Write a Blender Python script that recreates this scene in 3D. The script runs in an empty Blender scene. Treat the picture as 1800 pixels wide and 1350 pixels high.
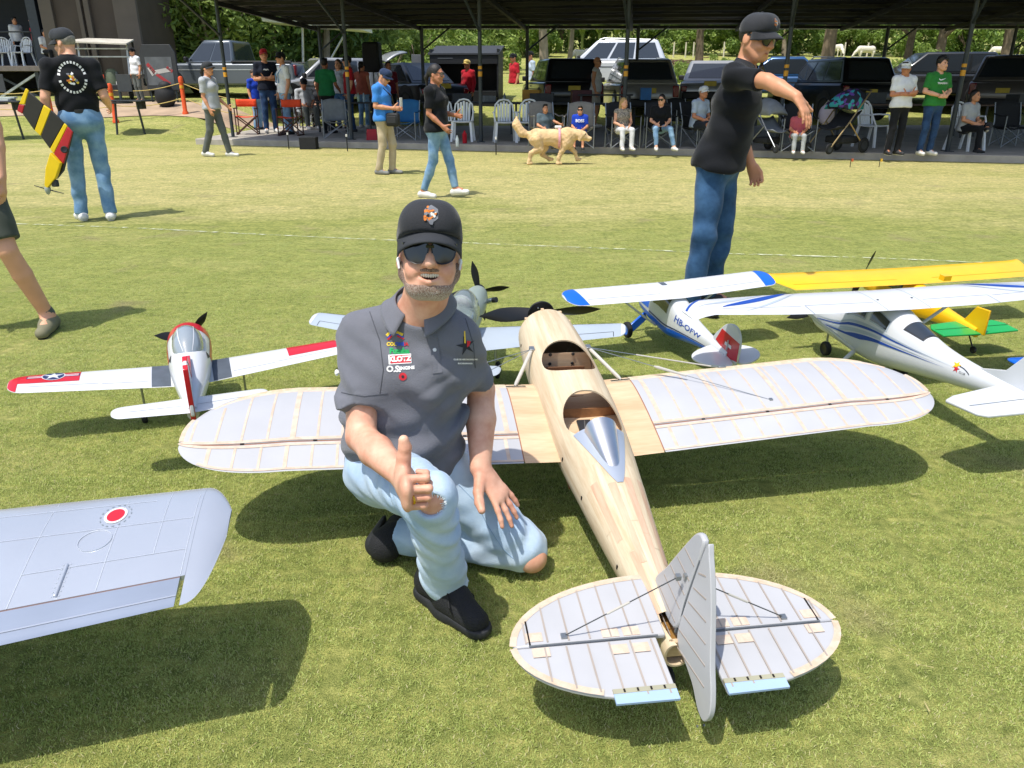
import bpy, bmesh, math, random
import numpy as np
from mathutils import Vector, Matrix, Euler
R = math.radians
scene = bpy.context.scene
COL = scene.collection
random.seed(7)

# ------------------------------------------------------------------ camera
PITCH, FPX, HC = R(21.5), 1352.0, 1.40
cam_d = bpy.data.cameras.new('camera'); cam = bpy.data.objects.new('camera', cam_d); COL.objects.link(cam)
cam.location = (0, 0, HC); cam.rotation_euler = (R(90) - PITCH, 0, 0)
cam_d.sensor_fit = 'HORIZONTAL'; cam_d.sensor_width = 36.0; cam_d.lens = FPX / 1800 * 36.0
cam_d.clip_start = 0.05; cam_d.clip_end = 2000
scene.camera = cam
# ------------------------------------------------------------------ sky, sun, exposure
SUN = Vector((-0.28, -0.30, 1.0)).normalized()
SUN_EL = math.asin(SUN.z); SUN_ROT = math.atan2(SUN.x, SUN.y) % (2 * math.pi)
world = bpy.data.worlds.new('World'); scene.world = world; world.use_nodes = True
wn = world.node_tree.nodes; wl = world.node_tree.links
sky = wn.new('ShaderNodeTexSky'); sky.sky_type = 'NISHITA'; sky.sun_disc = False
sky.sun_elevation = SUN_EL; sky.sun_rotation = SUN_ROT; sky.dust_density = 2.0
wl.new(sky.outputs[0], wn['Background'].inputs[0]); wn['Background'].inputs[1].default_value = 0.15
sun_d = bpy.data.lights.new('sun', 'SUN'); sun_d.energy = 3.5; sun_d.angle = R(0.55); sun_d.color = (1, .95, .87)
sun = bpy.data.objects.new('sun', sun_d); COL.objects.link(sun)
sun.rotation_euler = (-SUN).to_track_quat('-Z', 'Y').to_euler(); sun.location = (-6, -6, 18)
scene.view_settings.view_transform = 'Standard'; scene.view_settings.look = 'None'
scene.view_settings.gamma = 1.0; scene.view_settings.use_curve_mapping = False
scene.view_settings.exposure = 0.42

# ------------------------------------------------------------------ picture-to-place measurements
_fw = Vector((0, math.cos(PITCH), -math.sin(PITCH))); _up = Vector((0, math.sin(PITCH), math.cos(PITCH)))
def _ray(px, py): return _fw + Vector((1, 0, 0)) * ((px - 900) / FPX) + _up * ((675 - py) / FPX)
def G(px, py, z=0.0):                      # where the photographed point lies if it is at height z
    r = _ray(px, py); return Vector((0, 0, HC)) + r * ((z - HC) / r.z)
def D(px, py, y):                          # where it lies if it is y metres away
    r = _ray(px, py); return Vector((0, 0, HC)) + r * (y / r.y)

# ------------------------------------------------------------------ materials
def s2l(c): return tuple(((v / 12.92) if v <= .04045 else ((v + .055) / 1.055) ** 2.4) for v in c)
def rgb(h):
    h = h.lstrip('#'); return s2l(tuple(int(h[i:i + 2], 16) / 255 for i in (0, 2, 4)))
MATS = {}
def mat(name, color, rough=.6, metal=0, var=.12, vs=8, bump=0, bs=60, spec=.5, trans=0, alpha=1, coat=0, sheen=0, sss=0):
    if name in MATS: return MATS[name]
    m = bpy.data.materials.new(name); m.use_nodes = True; nt = m.node_tree; n = nt.nodes; l = nt.links
    b = n['Principled BSDF']; b.inputs['Roughness'].default_value = rough; b.inputs['Metallic'].default_value = metal
    b.inputs['Specular IOR Level'].default_value = spec; b.inputs['Transmission Weight'].default_value = trans
    b.inputs['Alpha'].default_value = alpha; b.inputs['Coat Weight'].default_value = coat
    b.inputs['Coat Roughness'].default_value = .08
    if sheen: b.inputs['Sheen Weight'].default_value = sheen; b.inputs['Sheen Roughness'].default_value = .4
    if sss:
        b.inputs['Subsurface Weight'].default_value = sss; b.inputs['Subsurface Radius'].default_value = (.012, .005, .003); b.inputs['Subsurface Scale'].default_value = 1
    if isinstance(color, str): color = rgb(color)
    tc = n.new('ShaderNodeTexCoord')
    if var:
        nz = n.new('ShaderNodeTexNoise'); nz.inputs['Scale'].default_value = vs; nz.inputs['Detail'].default_value = 5
        l.new(tc.outputs['Object'], nz.inputs['Vector'])
        mr = n.new('ShaderNodeMapRange'); mr.inputs[1].default_value = .3; mr.inputs[2].default_value = .7; mr.inputs[3].default_value = 1 - var; mr.inputs[4].default_value = 1 + var
        l.new(nz.outputs[0], mr.inputs[0])
        mx = n.new('ShaderNodeMix'); mx.data_type = 'RGBA'; mx.blend_type = 'MULTIPLY'; mx.inputs[0].default_value = 1
        mx.inputs[6].default_value = (*color, 1); l.new(mr.outputs[0], mx.inputs[7]); l.new(mx.outputs[2], b.inputs['Base Color'])
    else: b.inputs['Base Color'].default_value = (*color, 1)
    if bump:
        nb = n.new('ShaderNodeTexNoise'); nb.inputs['Scale'].default_value = bs; nb.inputs['Detail'].default_value = 6; l.new(tc.outputs['Object'], nb.inputs['Vector'])
        bm_ = n.new('ShaderNodeBump'); bm_.inputs['Strength'].default_value = bump; bm_.inputs['Distance'].default_value = .01
        l.new(nb.outputs[0], bm_.inputs['Height']); l.new(bm_.outputs[0], b.inputs['Normal'])
    MATS[name] = m; return m
def nodes_of(m): return m.node_tree.nodes, m.node_tree.links, m.node_tree.nodes['Principled BSDF']
def wood(name, c1, c2, scale=3, stretch=(14, 1, 14), rough=.55):
    if name in MATS: return MATS[name]
    m = mat(name, c1, rough, var=0); n, l, b = nodes_of(m)
    tc = n.new('ShaderNodeTexCoord'); mp = n.new('ShaderNodeMapping'); mp.inputs['Scale'].default_value = stretch
    l.new(tc.outputs['Object'], mp.inputs['Vector'])
    a = n.new('ShaderNodeTexNoise'); a.inputs['Scale'].default_value = scale; a.inputs['Detail'].default_value = 7; a.inputs['Distortion'].default_value = .6
    l.new(mp.outputs[0], a.inputs['Vector'])
    a2 = n.new('ShaderNodeTexNoise'); a2.inputs['Scale'].default_value = scale * 7; a2.inputs['Detail'].default_value = 4; l.new(mp.outputs[0], a2.inputs['Vector'])
    add = n.new('ShaderNodeMath'); add.operation = 'MULTIPLY_ADD'; add.inputs[1].default_value = .35; l.new(a2.outputs[0], add.inputs[0]); l.new(a.outputs[0], add.inputs[2])
    cr = n.new('ShaderNodeValToRGB'); cr.color_ramp.elements[0].position = .45; cr.color_ramp.elements[1].position = .85
    cr.color_ramp.elements[0].color = (*rgb(c1), 1); cr.color_ramp.elements[1].color = (*rgb(c2), 1)
    l.new(add.outputs[0], cr.inputs[0]); l.new(cr.outputs[0], b.inputs['Base Color'])
    bp = n.new('ShaderNodeBump'); bp.inputs['Strength'].default_value = .08; bp.inputs['Distance'].default_value = .004; l.new(a2.outputs[0], bp.inputs['Height']); l.new(bp.outputs[0], b.inputs['Normal'])
    return m

# ------------------------------------------------------------------ object helpers
def tag(o, label=None, cat=None, group=None, kind=None):
    if label: o['label'] = label
    if cat: o['category'] = cat
    if group: o['group'] = group
    if kind: o['kind'] = kind
    return o
def thing(name, label, cat, loc=(0, 0, 0), rot=0, group=None):
    o = bpy.data.objects.new(name, None); COL.objects.link(o); o.location = loc
    o.rotation_euler = (0, 0, rot) if not hasattr(rot, '__len__') else rot
    o.empty_display_size = .1
    return tag(o, label, cat, group)
def link(name, me, m=None, parent=None, loc=(0, 0, 0), rot=(0, 0, 0)):
    if m is not None and not me.materials: me.materials.append(m)
    o = bpy.data.objects.new(name, me); COL.objects.link(o); o.location = loc; o.rotation_euler = rot
    if parent is not None: o.parent = parent
    return o
def copy_tree(o, parent=None, loc=None, rot=None, label=None, group=None):
    c = o.copy(); COL.objects.link(c)
    if parent is not None: c.parent = parent
    if loc is not None: c.location = loc
    if rot is not None: c.rotation_euler = (0, 0, rot) if not hasattr(rot, '__len__') else rot
    if label: c['label'] = label
    if group: c['group'] = group
    for ch in list(o.children): copy_tree(ch, c)
    return c
def mesh_from(name, V, Fc, smooth=True, sharp=35):
    me = bpy.data.meshes.new(name); me.from_pydata([tuple(v) for v in V], [], [tuple(f) for f in Fc]); me.validate(); me.update()
    if smooth:
        me.polygons.foreach_set('use_smooth', [True] * len(me.polygons))
        if sharp: me.set_sharp_from_angle(angle=R(sharp))
    return me
def np_mesh(name, V, Q, smooth=True):       # fast path for big quad meshes
    me = bpy.data.meshes.new(name); nv, nf = len(V), len(Q); k = Q.shape[1]
    me.vertices.add(nv); me.vertices.foreach_set('co', np.ascontiguousarray(V, np.float32).ravel())
    me.loops.add(nf * k); me.loops.foreach_set('vertex_index', np.ascontiguousarray(Q, np.int32).ravel())
    me.polygons.add(nf); me.polygons.foreach_set('loop_start', np.arange(0, nf * k, k, dtype=np.int32))
    me.polygons.foreach_set('use_smooth', np.full(nf, smooth, bool)); me.update(calc_edges=True); me.validate()
    return me
def frame_of(d):
    d = Vector(d).normalized(); a = Vector((0, 0, 1)) if abs(d.z) < .9 else Vector((1, 0, 0))
    u = d.cross(a).normalized(); return u, d.cross(u).normalized(), d
class MB:
    def __init__(s): s.V = []; s.F = []
    def add(s, V, Fc):
        o = len(s.V); s.V += [Vector(v) for v in V]; s.F += [tuple(i + o for i in f) for f in Fc]; return s
    def box(s, c, size, rot=None, taper=1.0):
        sx, sy, sz = [v / 2 for v in size]; M = rot if rot is not None else Matrix.Identity(3)
        if isinstance(rot, (int, float)): M = Matrix.Rotation(rot, 3, 'Z')
        V = []
        for z in (-1, 1):
            t = taper if z > 0 else 1
            for x, y in ((-1, -1), (1, -1), (1, 1), (-1, 1)): V.append(M @ Vector((x * sx * t, y * sy * t, z * sz)) + Vector(c))
        return s.add(V, [(3, 2, 1, 0), (4, 5, 6, 7), (0, 1, 5, 4), (1, 2, 6, 5), (2, 3, 7, 6), (3, 0, 4, 7)])
    def bar(s, a, b, w, h=None, up=(0, 0, 1)):      # rectangular bar from a to b
        a, b = Vector(a), Vector(b); d = (b - a); h = h or w; up = Vector(up)
        if abs(d.normalized().dot(up)) > .97: up = Vector((0, 1, 0))
        x = d.cross(up).normalized(); z = x.cross(d).normalized(); V = []
        for p in (a, b):
            for i, j in ((-1, -1), (1, -1), (1, 1), (-1, 1)): V.append(p + x * (i * w / 2) + z * (j * h / 2))
        return s.add(V, [(3, 2, 1, 0), (4, 5, 6, 7), (0, 1, 5, 4), (1, 2, 6, 5), (2, 3, 7, 6), (3, 0, 4, 7)])
    def tube(s, pts, r, n=8, caps=True):
        pts = [Vector(p) for p in pts]; rs = r if hasattr(r, '__len__') else [r] * len(pts)
        o = len(s.V); u = None
        for i, p in enumerate(pts):
            d = (pts[min(i + 1, len(pts) - 1)] - pts[max(i - 1, 0)]).normalized()
            if u is None: u, v, _ = frame_of(d)
            else:
                u = (u - d * u.dot(d)).normalized(); v = d.cross(u)
            for k in range(n):
                a = 2 * math.pi * k / n; s.V.append(p + (u * math.cos(a) + v * math.sin(a)) * rs[i])
        for i in range(len(pts) - 1):
            for k in range(n):
                k2 = (k + 1) % n; s.F.append((o + i * n + k, o + i * n + k2, o + (i + 1) * n + k2, o + (i + 1) * n + k))
        if caps:
            s.F.append(tuple(o + k for k in reversed(range(n)))); e = o + (len(pts) - 1) * n; s.F.append(tuple(e + k for k in range(n)))
        return s
    def lathe(s, prof, c=(0, 0, 0), axis=(0, 0, 1), n=24):   # prof: (radius, height along the axis)
        u, v, w = frame_of(axis); o = len(s.V); c = Vector(c)
        for r, h in prof:
            for k in range(n):
                a = 2 * math.pi * k / n; s.V.append(c + w * h + (u * math.cos(a) + v * math.sin(a)) * max(r, 1e-5))
        for i in range(len(prof) - 1):
            for k in range(n):
                k2 = (k + 1) % n; s.F.append((o + i * n + k2, o + i * n + k, o + (i + 1) * n + k, o + (i + 1) * n + k2))
        return s
    def ball(s, c, r, n=12, m=8):
        rr = r if hasattr(r, '__len__') else (r, r, r); o = len(s.V)
        for i in range(m + 1):
            t = math.pi * i / m
            for k in range(n):
                a = 2 * math.pi * k / n
                s.V.append(Vector(c) + Vector((rr[0] * max(math.sin(t), 1e-4) * math.cos(a), rr[1] * max(math.sin(t), 1e-4) * math.sin(a), rr[2] * math.cos(t))))
        for i in range(m):
            for k in range(n):
                k2 = (k + 1) % n; s.F.append((o + i * n + k, o + (i + 1) * n + k, o + (i + 1) * n + k2, o + i * n + k2))
        return s
    def prism(s, poly, a, b):                # poly: 3-D points of one face, a/b: two offsets
        n = len(poly); A = [Vector(p) + Vector(a) for p in poly]; B = [Vector(p) + Vector(b) for p in poly]
        F = [tuple(reversed(range(n))), tuple(range(n, 2 * n))] + [(i, (i + 1) % n, n + (i + 1) % n, n + i) for i in range(n)]
        return s.add(A + B, F)
    def grid(s, fn, us, vs, close_v=False):
        o = len(s.V); nu, nv = len(us), len(vs)
        for u in us:
            for v in vs: s.V.append(Vector(fn(u, v)))
        for i in range(nu - 1):
            for j in range(nv if close_v else nv - 1):
                j2 = (j + 1) % nv; s.F.append((o + i * nv + j, o + (i + 1) * nv + j, o + (i + 1) * nv + j2, o + i * nv + j2))
        return s
    def mesh(s, name, smooth=True, sharp=35): return mesh_from(name, s.V, s.F, smooth, sharp)
    def build(s, name, m, parent=None, smooth=True, sharp=35, bevel=0, solid=0, loc=(0, 0, 0), rot=(0, 0, 0)):
        me = s.mesh(name, smooth, sharp)
        bm = bmesh.new(); bm.from_mesh(me); bmesh.ops.recalc_face_normals(bm, faces=bm.faces); bm.to_mesh(me); bm.free()
        if smooth and sharp: me.set_sharp_from_angle(angle=R(sharp))
        o = link(name, me, m, parent, loc, rot)
        if solid:
            md = o.modifiers.new('solid', 'SOLIDIFY'); md.thickness = solid; md.offset = -1
        if bevel:
            md = o.modifiers.new('bevel', 'BEVEL'); md.width = bevel; md.segments = 2; md.limit_method = 'ANGLE'; md.angle_limit = R(40)
        return o
def lin(a, b, n): return [a + (b - a) * i / (n - 1) for i in range(n)]
def interp(xs, tab):                         # tab: rows (x, a, b, ...), smooth (catmull) interpolation
    T = tab; x = min(max(xs, T[0][0]), T[-1][0]); i = 0
    while i < len(T) - 2 and x > T[i + 1][0]: i += 1
    t = (x - T[i][0]) / (T[i + 1][0] - T[i][0] + 1e-12); out = []
    for k in range(1, len(T[0])):
        p1, p2 = T[i][k], T[i + 1][k]
        m1 = (p2 - T[i - 1][k]) / (T[i + 1][0] - T[i - 1][0]) * (T[i + 1][0] - T[i][0]) if i > 0 else p2 - p1
        m2 = (T[i + 2][k] - p1) / (T[i + 2][0] - T[i][0]) * (T[i + 1][0] - T[i][0]) if i < len(T) - 2 else p2 - p1
        out.append((2 * t**3 - 3 * t**2 + 1) * p1 + (t**3 - 2 * t**2 + t) * m1 + (-2 * t**3 + 3 * t**2) * p2 + (t**3 - t**2) * m2)
    return out
FONT_CACHE = {}
def text_mesh(txt, size=1.0, depth=0.0, bold=0.0):
    k = (txt, size, depth, bold)
    if k in FONT_CACHE: return FONT_CACHE[k]
    cu = bpy.data.curves.new('lettering', 'FONT'); cu.body = txt; cu.size = size; cu.extrude = depth; cu.align_x = 'CENTER'; cu.align_y = 'CENTER'; cu.offset = bold; cu.resolution_u = 3
    ob = bpy.data.objects.new('lettering', cu); COL.objects.link(ob); bpy.context.view_layer.update()
    me = bpy.data.meshes.new_from_object(ob.evaluated_get(bpy.context.evaluated_depsgraph_get()))
    bpy.data.objects.remove(ob); bpy.data.curves.remove(cu); FONT_CACHE[k] = me; return me
def wrap_text(name, txt, size, fn, m, parent, bold=0.0, sub=.01, sx=1.0, flip=1):   # lettering laid on a surface fn(x, y) -> point
    me = text_mesh(txt, size, 0, bold).copy()
    bm = bmesh.new(); bm.from_mesh(me); bmesh.ops.triangulate(bm, faces=bm.faces)
    for v in bm.verts: v.co = Vector(fn(v.co.x * sx * flip, v.co.y))
    bm.to_mesh(me); bm.free(); me.materials.clear(); return link(name, me, m, parent)

# ------------------------------------------------------------------ clay: smooth unions of tapered limbs, meshed by surface nets
def _sub(p, a): return [p[i] - np.float32(a[i]) for i in range(3)]
class Clay:
    def __init__(s): s.ops = []
    def limb(s, a, b, ra, rb, k=.02, side=None, f=1.0, cuts=(), sub=False):
        s.ops.append(('L', np.array(a, float), np.array(b, float), ra, rb, k, None if side is None else np.array(side, float) / np.linalg.norm(side), f, cuts, sub)); return s
    def egg(s, c, r, k=.02, rot=None, cuts=(), sub=False):
        rr = np.array(r if hasattr(r, '__len__') else (r, r, r), float)
        s.ops.append(('E', np.array(c, float), rr, None if rot is None else np.array(rot), 0, k, None, 1, cuts, sub)); return s
    def noise(s, fn): s.ops.append(('N', fn)); return s
    def cut(s, p, n): s.ops.append(('C', np.array(p, float), np.array(n, float))); return s
    def mesh(s, name, vox):
        lo = np.full(3, 1e9); hi = -lo; bbs = []
        for o in s.ops:
            if o[0] in 'NC': bbs.append(None); continue
            if o[0] == 'L':
                r = max(o[3], o[4]) * max(1, o[7]); l0 = np.minimum(o[1], o[2]) - r; h0 = np.maximum(o[1], o[2]) + r
            else:
                r = o[2].max() if o[3] is not None else o[2]; l0 = o[1] - r; h0 = o[1] + r
            bbs.append((l0 - o[5] - 3 * vox, h0 + o[5] + 3 * vox))
            if not o[9]: lo = np.minimum(lo, l0); hi = np.maximum(hi, h0)
        lo -= 3 * vox; hi += 3 * vox; n = np.ceil((hi - lo) / vox).astype(int) + 1
        Fd = np.full(n, .5, np.float32); ax = [(lo[i] + vox * np.arange(n[i])).astype(np.float32) for i in range(3)]
        for o, bb in zip(s.ops, bbs):
            if o[0] == 'C':
                p = [ax[0][:, None, None] - o[1][0], ax[1][None, :, None] - o[1][1], ax[2][None, None, :] - o[1][2]]
                Fd = np.maximum(Fd, (p[0] * o[2][0] + p[1] * o[2][1] + p[2] * o[2][2]).astype(np.float32)); continue
            if o[0] == 'N':
                Fd = (Fd + o[1](ax[0][:, None, None], ax[1][None, :, None], ax[2][None, None, :])).astype(np.float32); continue
            i0 = np.clip(((bb[0] - lo) / vox).astype(int), 0, n - 1); i1 = np.clip(((bb[1] - lo) / vox).astype(int) + 2, 1, n)
            sl = tuple(slice(a, b) for a, b in zip(i0, i1))
            q = [ax[0][sl[0]][:, None, None], ax[1][sl[1]][None, :, None], ax[2][sl[2]][None, None, :]]
            if o[0] == 'L':
                ba = (o[2] - o[1]).astype(np.float32); L2 = float(ba @ ba) + 1e-9; pa = _sub(q, o[1])
                t = np.clip((pa[0] * ba[0] + pa[1] * ba[1] + pa[2] * ba[2]) / np.float32(L2), 0, 1)
                w = [pa[i] - t * ba[i] for i in range(3)]; d2 = w[0]**2 + w[1]**2 + w[2]**2
                if o[6] is not None:
                    sd = o[6].astype(np.float32); ds = w[0] * sd[0] + w[1] * sd[1] + w[2] * sd[2]
                    d2 = np.maximum(d2 - ds**2, 0) + (ds / np.float32(o[7]))**2
                d = np.sqrt(d2) - (o[3] + (o[4] - o[3]) * t)
            else:
                p = _sub(q, o[1])
                if o[3] is not None:
                    M = o[3].astype(np.float32); p = [M[0, i] * p[0] + M[1, i] * p[1] + M[2, i] * p[2] for i in range(3)]
                r = o[2].astype(np.float32)
                k0 = np.sqrt((p[0] / r[0])**2 + (p[1] / r[1])**2 + (p[2] / r[2])**2); k1 = np.sqrt((p[0] / r[0]**2)**2 + (p[1] / r[1]**2)**2 + (p[2] / r[2]**2)**2)
                d = k0 * (k0 - 1) / (k1 + 1e-6)
            for cp, cn in o[8]:
                cn = np.array(cn, float) / np.linalg.norm(cn); pc = _sub(q, cp)
                d = np.maximum(d, pc[0] * np.float32(cn[0]) + pc[1] * np.float32(cn[1]) + pc[2] * np.float32(cn[2]))
            a = Fd[sl]; k = np.float32(o[5])
            if o[9]:
                h = np.maximum(k - np.abs(a + d), 0) / k; Fd[sl] = np.maximum(a, -d) + h * h * k * .25
            else:
                h = np.maximum(k - np.abs(a - d), 0) / k; Fd[sl] = np.minimum(a, d) - h * h * k * .25
        V, Q = surface_nets(Fd, lo, vox); return np_mesh(name, V, Q)
    def build(s, name, vox, m, parent=None): return link(name, s.mesh(name, vox), m, parent)
def surface_nets(Fd, lo, vox):
    S = Fd < 0; n = np.array(Fd.shape); c = np.zeros(n - 1, np.int8)
    off = [(i, j, k) for i in (0, 1) for j in (0, 1) for k in (0, 1)]
    for i, j, k in off: c += S[i:n[0] - 1 + i, j:n[1] - 1 + j, k:n[2] - 1 + k]
    I = np.argwhere((c > 0) & (c < 8)); acc = np.zeros((len(I), 3)); cnt = np.zeros(len(I))
    f = {o: Fd[I[:, 0] + o[0], I[:, 1] + o[1], I[:, 2] + o[2]] for o in off}
    for a in off:
        for ax in range(3):
            if a[ax]: continue
            b = tuple(1 if i == ax else a[i] for i in range(3)); fa, fb = f[a], f[b]; m = (fa < 0) != (fb < 0)
            t = np.where(m, fa / np.where(m, fa - fb, 1), 0); p = np.tile(np.array(a, float), (len(I), 1)); p[:, ax] += t
            acc[m] += p[m]; cnt[m] += 1
    V = (I + acc / cnt[:, None]) * vox + lo
    ids = np.full(n - 1, -1, np.int64); ids[I[:, 0], I[:, 1], I[:, 2]] = np.arange(len(I)); Q = []
    for ax in range(3):
        u, v = (ax + 1) % 3, (ax + 2) % 3
        A = S[tuple(slice(0, n[i] - 1) if i == ax else slice(1, n[i] - 1) for i in range(3))]
        B = S[tuple(slice(1, n[i]) if i == ax else slice(1, n[i] - 1) for i in range(3))]
        for sgn in (0, 1):
            E = np.argwhere((A != B) & (A == bool(sgn))); 
            if not len(E): continue
            E[:, u] += 1; E[:, v] += 1; q = []
            for du, dv in ((-1, -1), (0, -1), (0, 0), (-1, 0)):
                X = E.copy(); X[:, u] += du; X[:, v] += dv; q.append(ids[X[:, 0], X[:, 1], X[:, 2]])
            q = np.stack(q, 1); Q.append(q if sgn else q[:, ::-1])
    return V, np.concatenate(Q)
# ================================================================== terrain
def sstep(t): t = min(max(t, 0), 1); return t * t * (3 - 2 * t)
def terrain(x, y):
    k = sstep((x + 9) / 2.0); y0 = 20 + 4.2 * k; w = 6.5 - 2.2 * k
    z = .9 * sstep((y - y0) / w) + max(0, y - y0 - w) * .067
    if y > 30: z += .12 * math.sin(x * .13 + y * .21) * min(1, (y - 30) / 10)
    if y > 85: z += (y - 85) * .03
    return z
ORD = 'first second third fourth fifth sixth seventh eighth ninth tenth eleventh twelfth thirteenth fourteenth fifteenth sixteenth seventeenth'.split()
def TP(px, y, py=120): x = D(px, py, y).x; return Vector((x, y, terrain(x, y)))

def lawn_material():
    m = bpy.data.materials.new('lawn'); m.use_nodes = True; n = m.node_tree.nodes; l = m.node_tree.links; b = n['Principled BSDF']
    b.inputs['Roughness'].default_value = .85; b.inputs['Specular IOR Level'].default_value = .15
    g = n.new('ShaderNodeNewGeometry')
    def noise(s, d=6, dist=0):
        q = n.new('ShaderNodeTexNoise'); q.inputs['Scale'].default_value = s; q.inputs['Detail'].default_value = d; q.inputs['Distortion'].default_value = dist
        l.new(g.outputs['Position'], q.inputs['Vector']); return q.outputs[0]
    def ramp(src, stops):
        r = n.new('ShaderNodeValToRGB'); e = r.color_ramp.elements
        while len(e) < len(stops): e.new(.5)
        for k, (p, c) in enumerate(stops): e[k].position = p; e[k].color = (*c, 1) if len(c) == 3 else c
        l.new(src, r.inputs[0]); return r.outputs[0]
    def mix(f, a, c, mode='MIX'):
        q = n.new('ShaderNodeMix'); q.data_type = 'RGBA'; q.blend_type = mode
        for i, v in ((0, f), (6, a), (7, c)):
            if hasattr(v, 'is_linked'): l.new(v, q.inputs[i])
            else: q.inputs[i].default_value = v if i == 0 else (*v, 1)
        return q.outputs[2]
    def math_(op, a, c):
        q = n.new('ShaderNodeMath'); q.operation = op; q.use_clamp = True
        for i, v in enumerate((a, c)):
            if hasattr(v, 'is_linked'): l.new(v, q.inputs[i])
            else: q.inputs[i].default_value = v
        return q.outputs[0]
    fine = ramp(noise(260, 5), [(.3, (.16, .19, .048)), (.5, (.32, .345, .10)), (.72, (.50, .50, .18))])
    mid = mix(1.0, ramp(noise(26, 7), [(.3, (.62, .68, .6)), (.7, (1.3, 1.25, 1.25))]), ramp(noise(7, 8), [(.3, (.8, .84, .8)), (.7, (1.18, 1.14, 1.16))]), 'MULTIPLY')
    base = fine
    # sun-bleached straw: broad drifts, strongest on the strip between the parked models and the shelter
    sep = n.new('ShaderNodeSeparateXYZ'); l.new(g.outputs['Position'], sep.inputs[0])
    band = n.new('ShaderNodeMapRange'); band.interpolation_type = 'SMOOTHSTEP'; band.inputs[1].default_value = 7.0; band.inputs[2].default_value = 10.5; l.new(sep.outputs[1], band.inputs[0])
    band2 = n.new('ShaderNodeMapRange'); band2.interpolation_type = 'SMOOTHSTEP'; band2.inputs[1].default_value = 17; band2.inputs[2].default_value = 21; band2.inputs[3].default_value = 1; band2.inputs[4].default_value = .1; l.new(sep.outputs[1], band2.inputs[0])
    bandf = math_('MULTIPLY', band.outputs[0], band2.outputs[0])
    drift = n.new('ShaderNodeMapping'); drift.inputs['Scale'].default_value = (.55, 1.0, 1); l.new(g.outputs['Position'], drift.inputs[0])
    dn = n.new('ShaderNodeTexNoise'); dn.inputs['Scale'].default_value = .9; dn.inputs['Detail'].default_value = 8; dn.inputs['Roughness'].default_value = .65; l.new(drift.outputs[0], dn.inputs['Vector'])
    thr = math_('MULTIPLY_ADD', bandf, .17); 
    q = n.new('ShaderNodeMath'); q.operation = 'MULTIPLY_ADD'; l.new(bandf, q.inputs[0]); q.inputs[1].default_value = .27; l.new(dn.outputs[0], q.inputs[2])
    strawf = n.new('ShaderNodeMapRange'); strawf.inputs[1].default_value = .50; strawf.inputs[2].default_value = .80; l.new(q.outputs[0], strawf.inputs[0])
    straw = ramp(noise(190, 5), [(.3, (.36, .32, .13)), (.55, (.55, .50, .22)), (.75, (.68, .63, .33))])
    c = mix(strawf.outputs[0], base, straw)
    st_ = n.new('ShaderNodeMapping'); st_.inputs['Scale'].default_value = (3, 9, 1); l.new(g.outputs['Position'], st_.inputs[0]); sn = n.new('ShaderNodeTexNoise'); sn.inputs['Scale'].default_value = 1.6; sn.inputs['Detail'].default_value = 8; sn.inputs['Roughness'].default_value = .75; l.new(st_.outputs[0], sn.inputs['Vector'])
    c = mix(1.0, mix(1.0, c, mid, 'MULTIPLY'), ramp(sn.outputs[0], [(.3, (.66, .72, .62)), (.7, (1.28, 1.22, 1.24))]), 'MULTIPLY')
    # bare brown spots
    sp = ramp(noise(1.7, 9, .4), [(.60, (0, 0, 0)), (.74, (.9, .9, .9))])
    earth = ramp(noise(120, 4), [(.3, (.22, .17, .09)), (.7, (.42, .36, .21))])
    c = mix(math_('MULTIPLY', sp, .6), c, earth)
    l.new(c, b.inputs['Base Color'])
    h = n.new('ShaderNodeMath'); h.operation = 'ADD'; l.new(noise(330, 3), h.inputs[0]); l.new(noise(70, 5), h.inputs[1])
    bp = n.new('ShaderNodeBump'); bp.inputs['Strength'].default_value = .9; bp.inputs['Distance'].default_value = .012; l.new(h.outputs[0], bp.inputs['Height']); l.new(bp.outputs[0], b.inputs['Normal'])
    return m
LAWN = lawn_material()
xs = sorted(set([-220, -150, -100, -70, -50, -38] + [round(-30 + i * .75, 3) for i in range(81)] + [38, 50, 70, 100, 150, 220]))
ys = sorted(set([-40, -20, -8, 0, 4, 8, 12, 16] + [round(18 + i * .5, 3) for i in range(40)] + [40, 45, 50, 55, 60, 65, 70, 75, 80, 85, 95, 120, 160, 260]))
mb = MB(); mb.grid(lambda x, y: (x, y, terrain(x, y)), xs, ys)
ground = mb.build('ground', LAWN, sharp=0); tag(ground, kind='structure')

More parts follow.
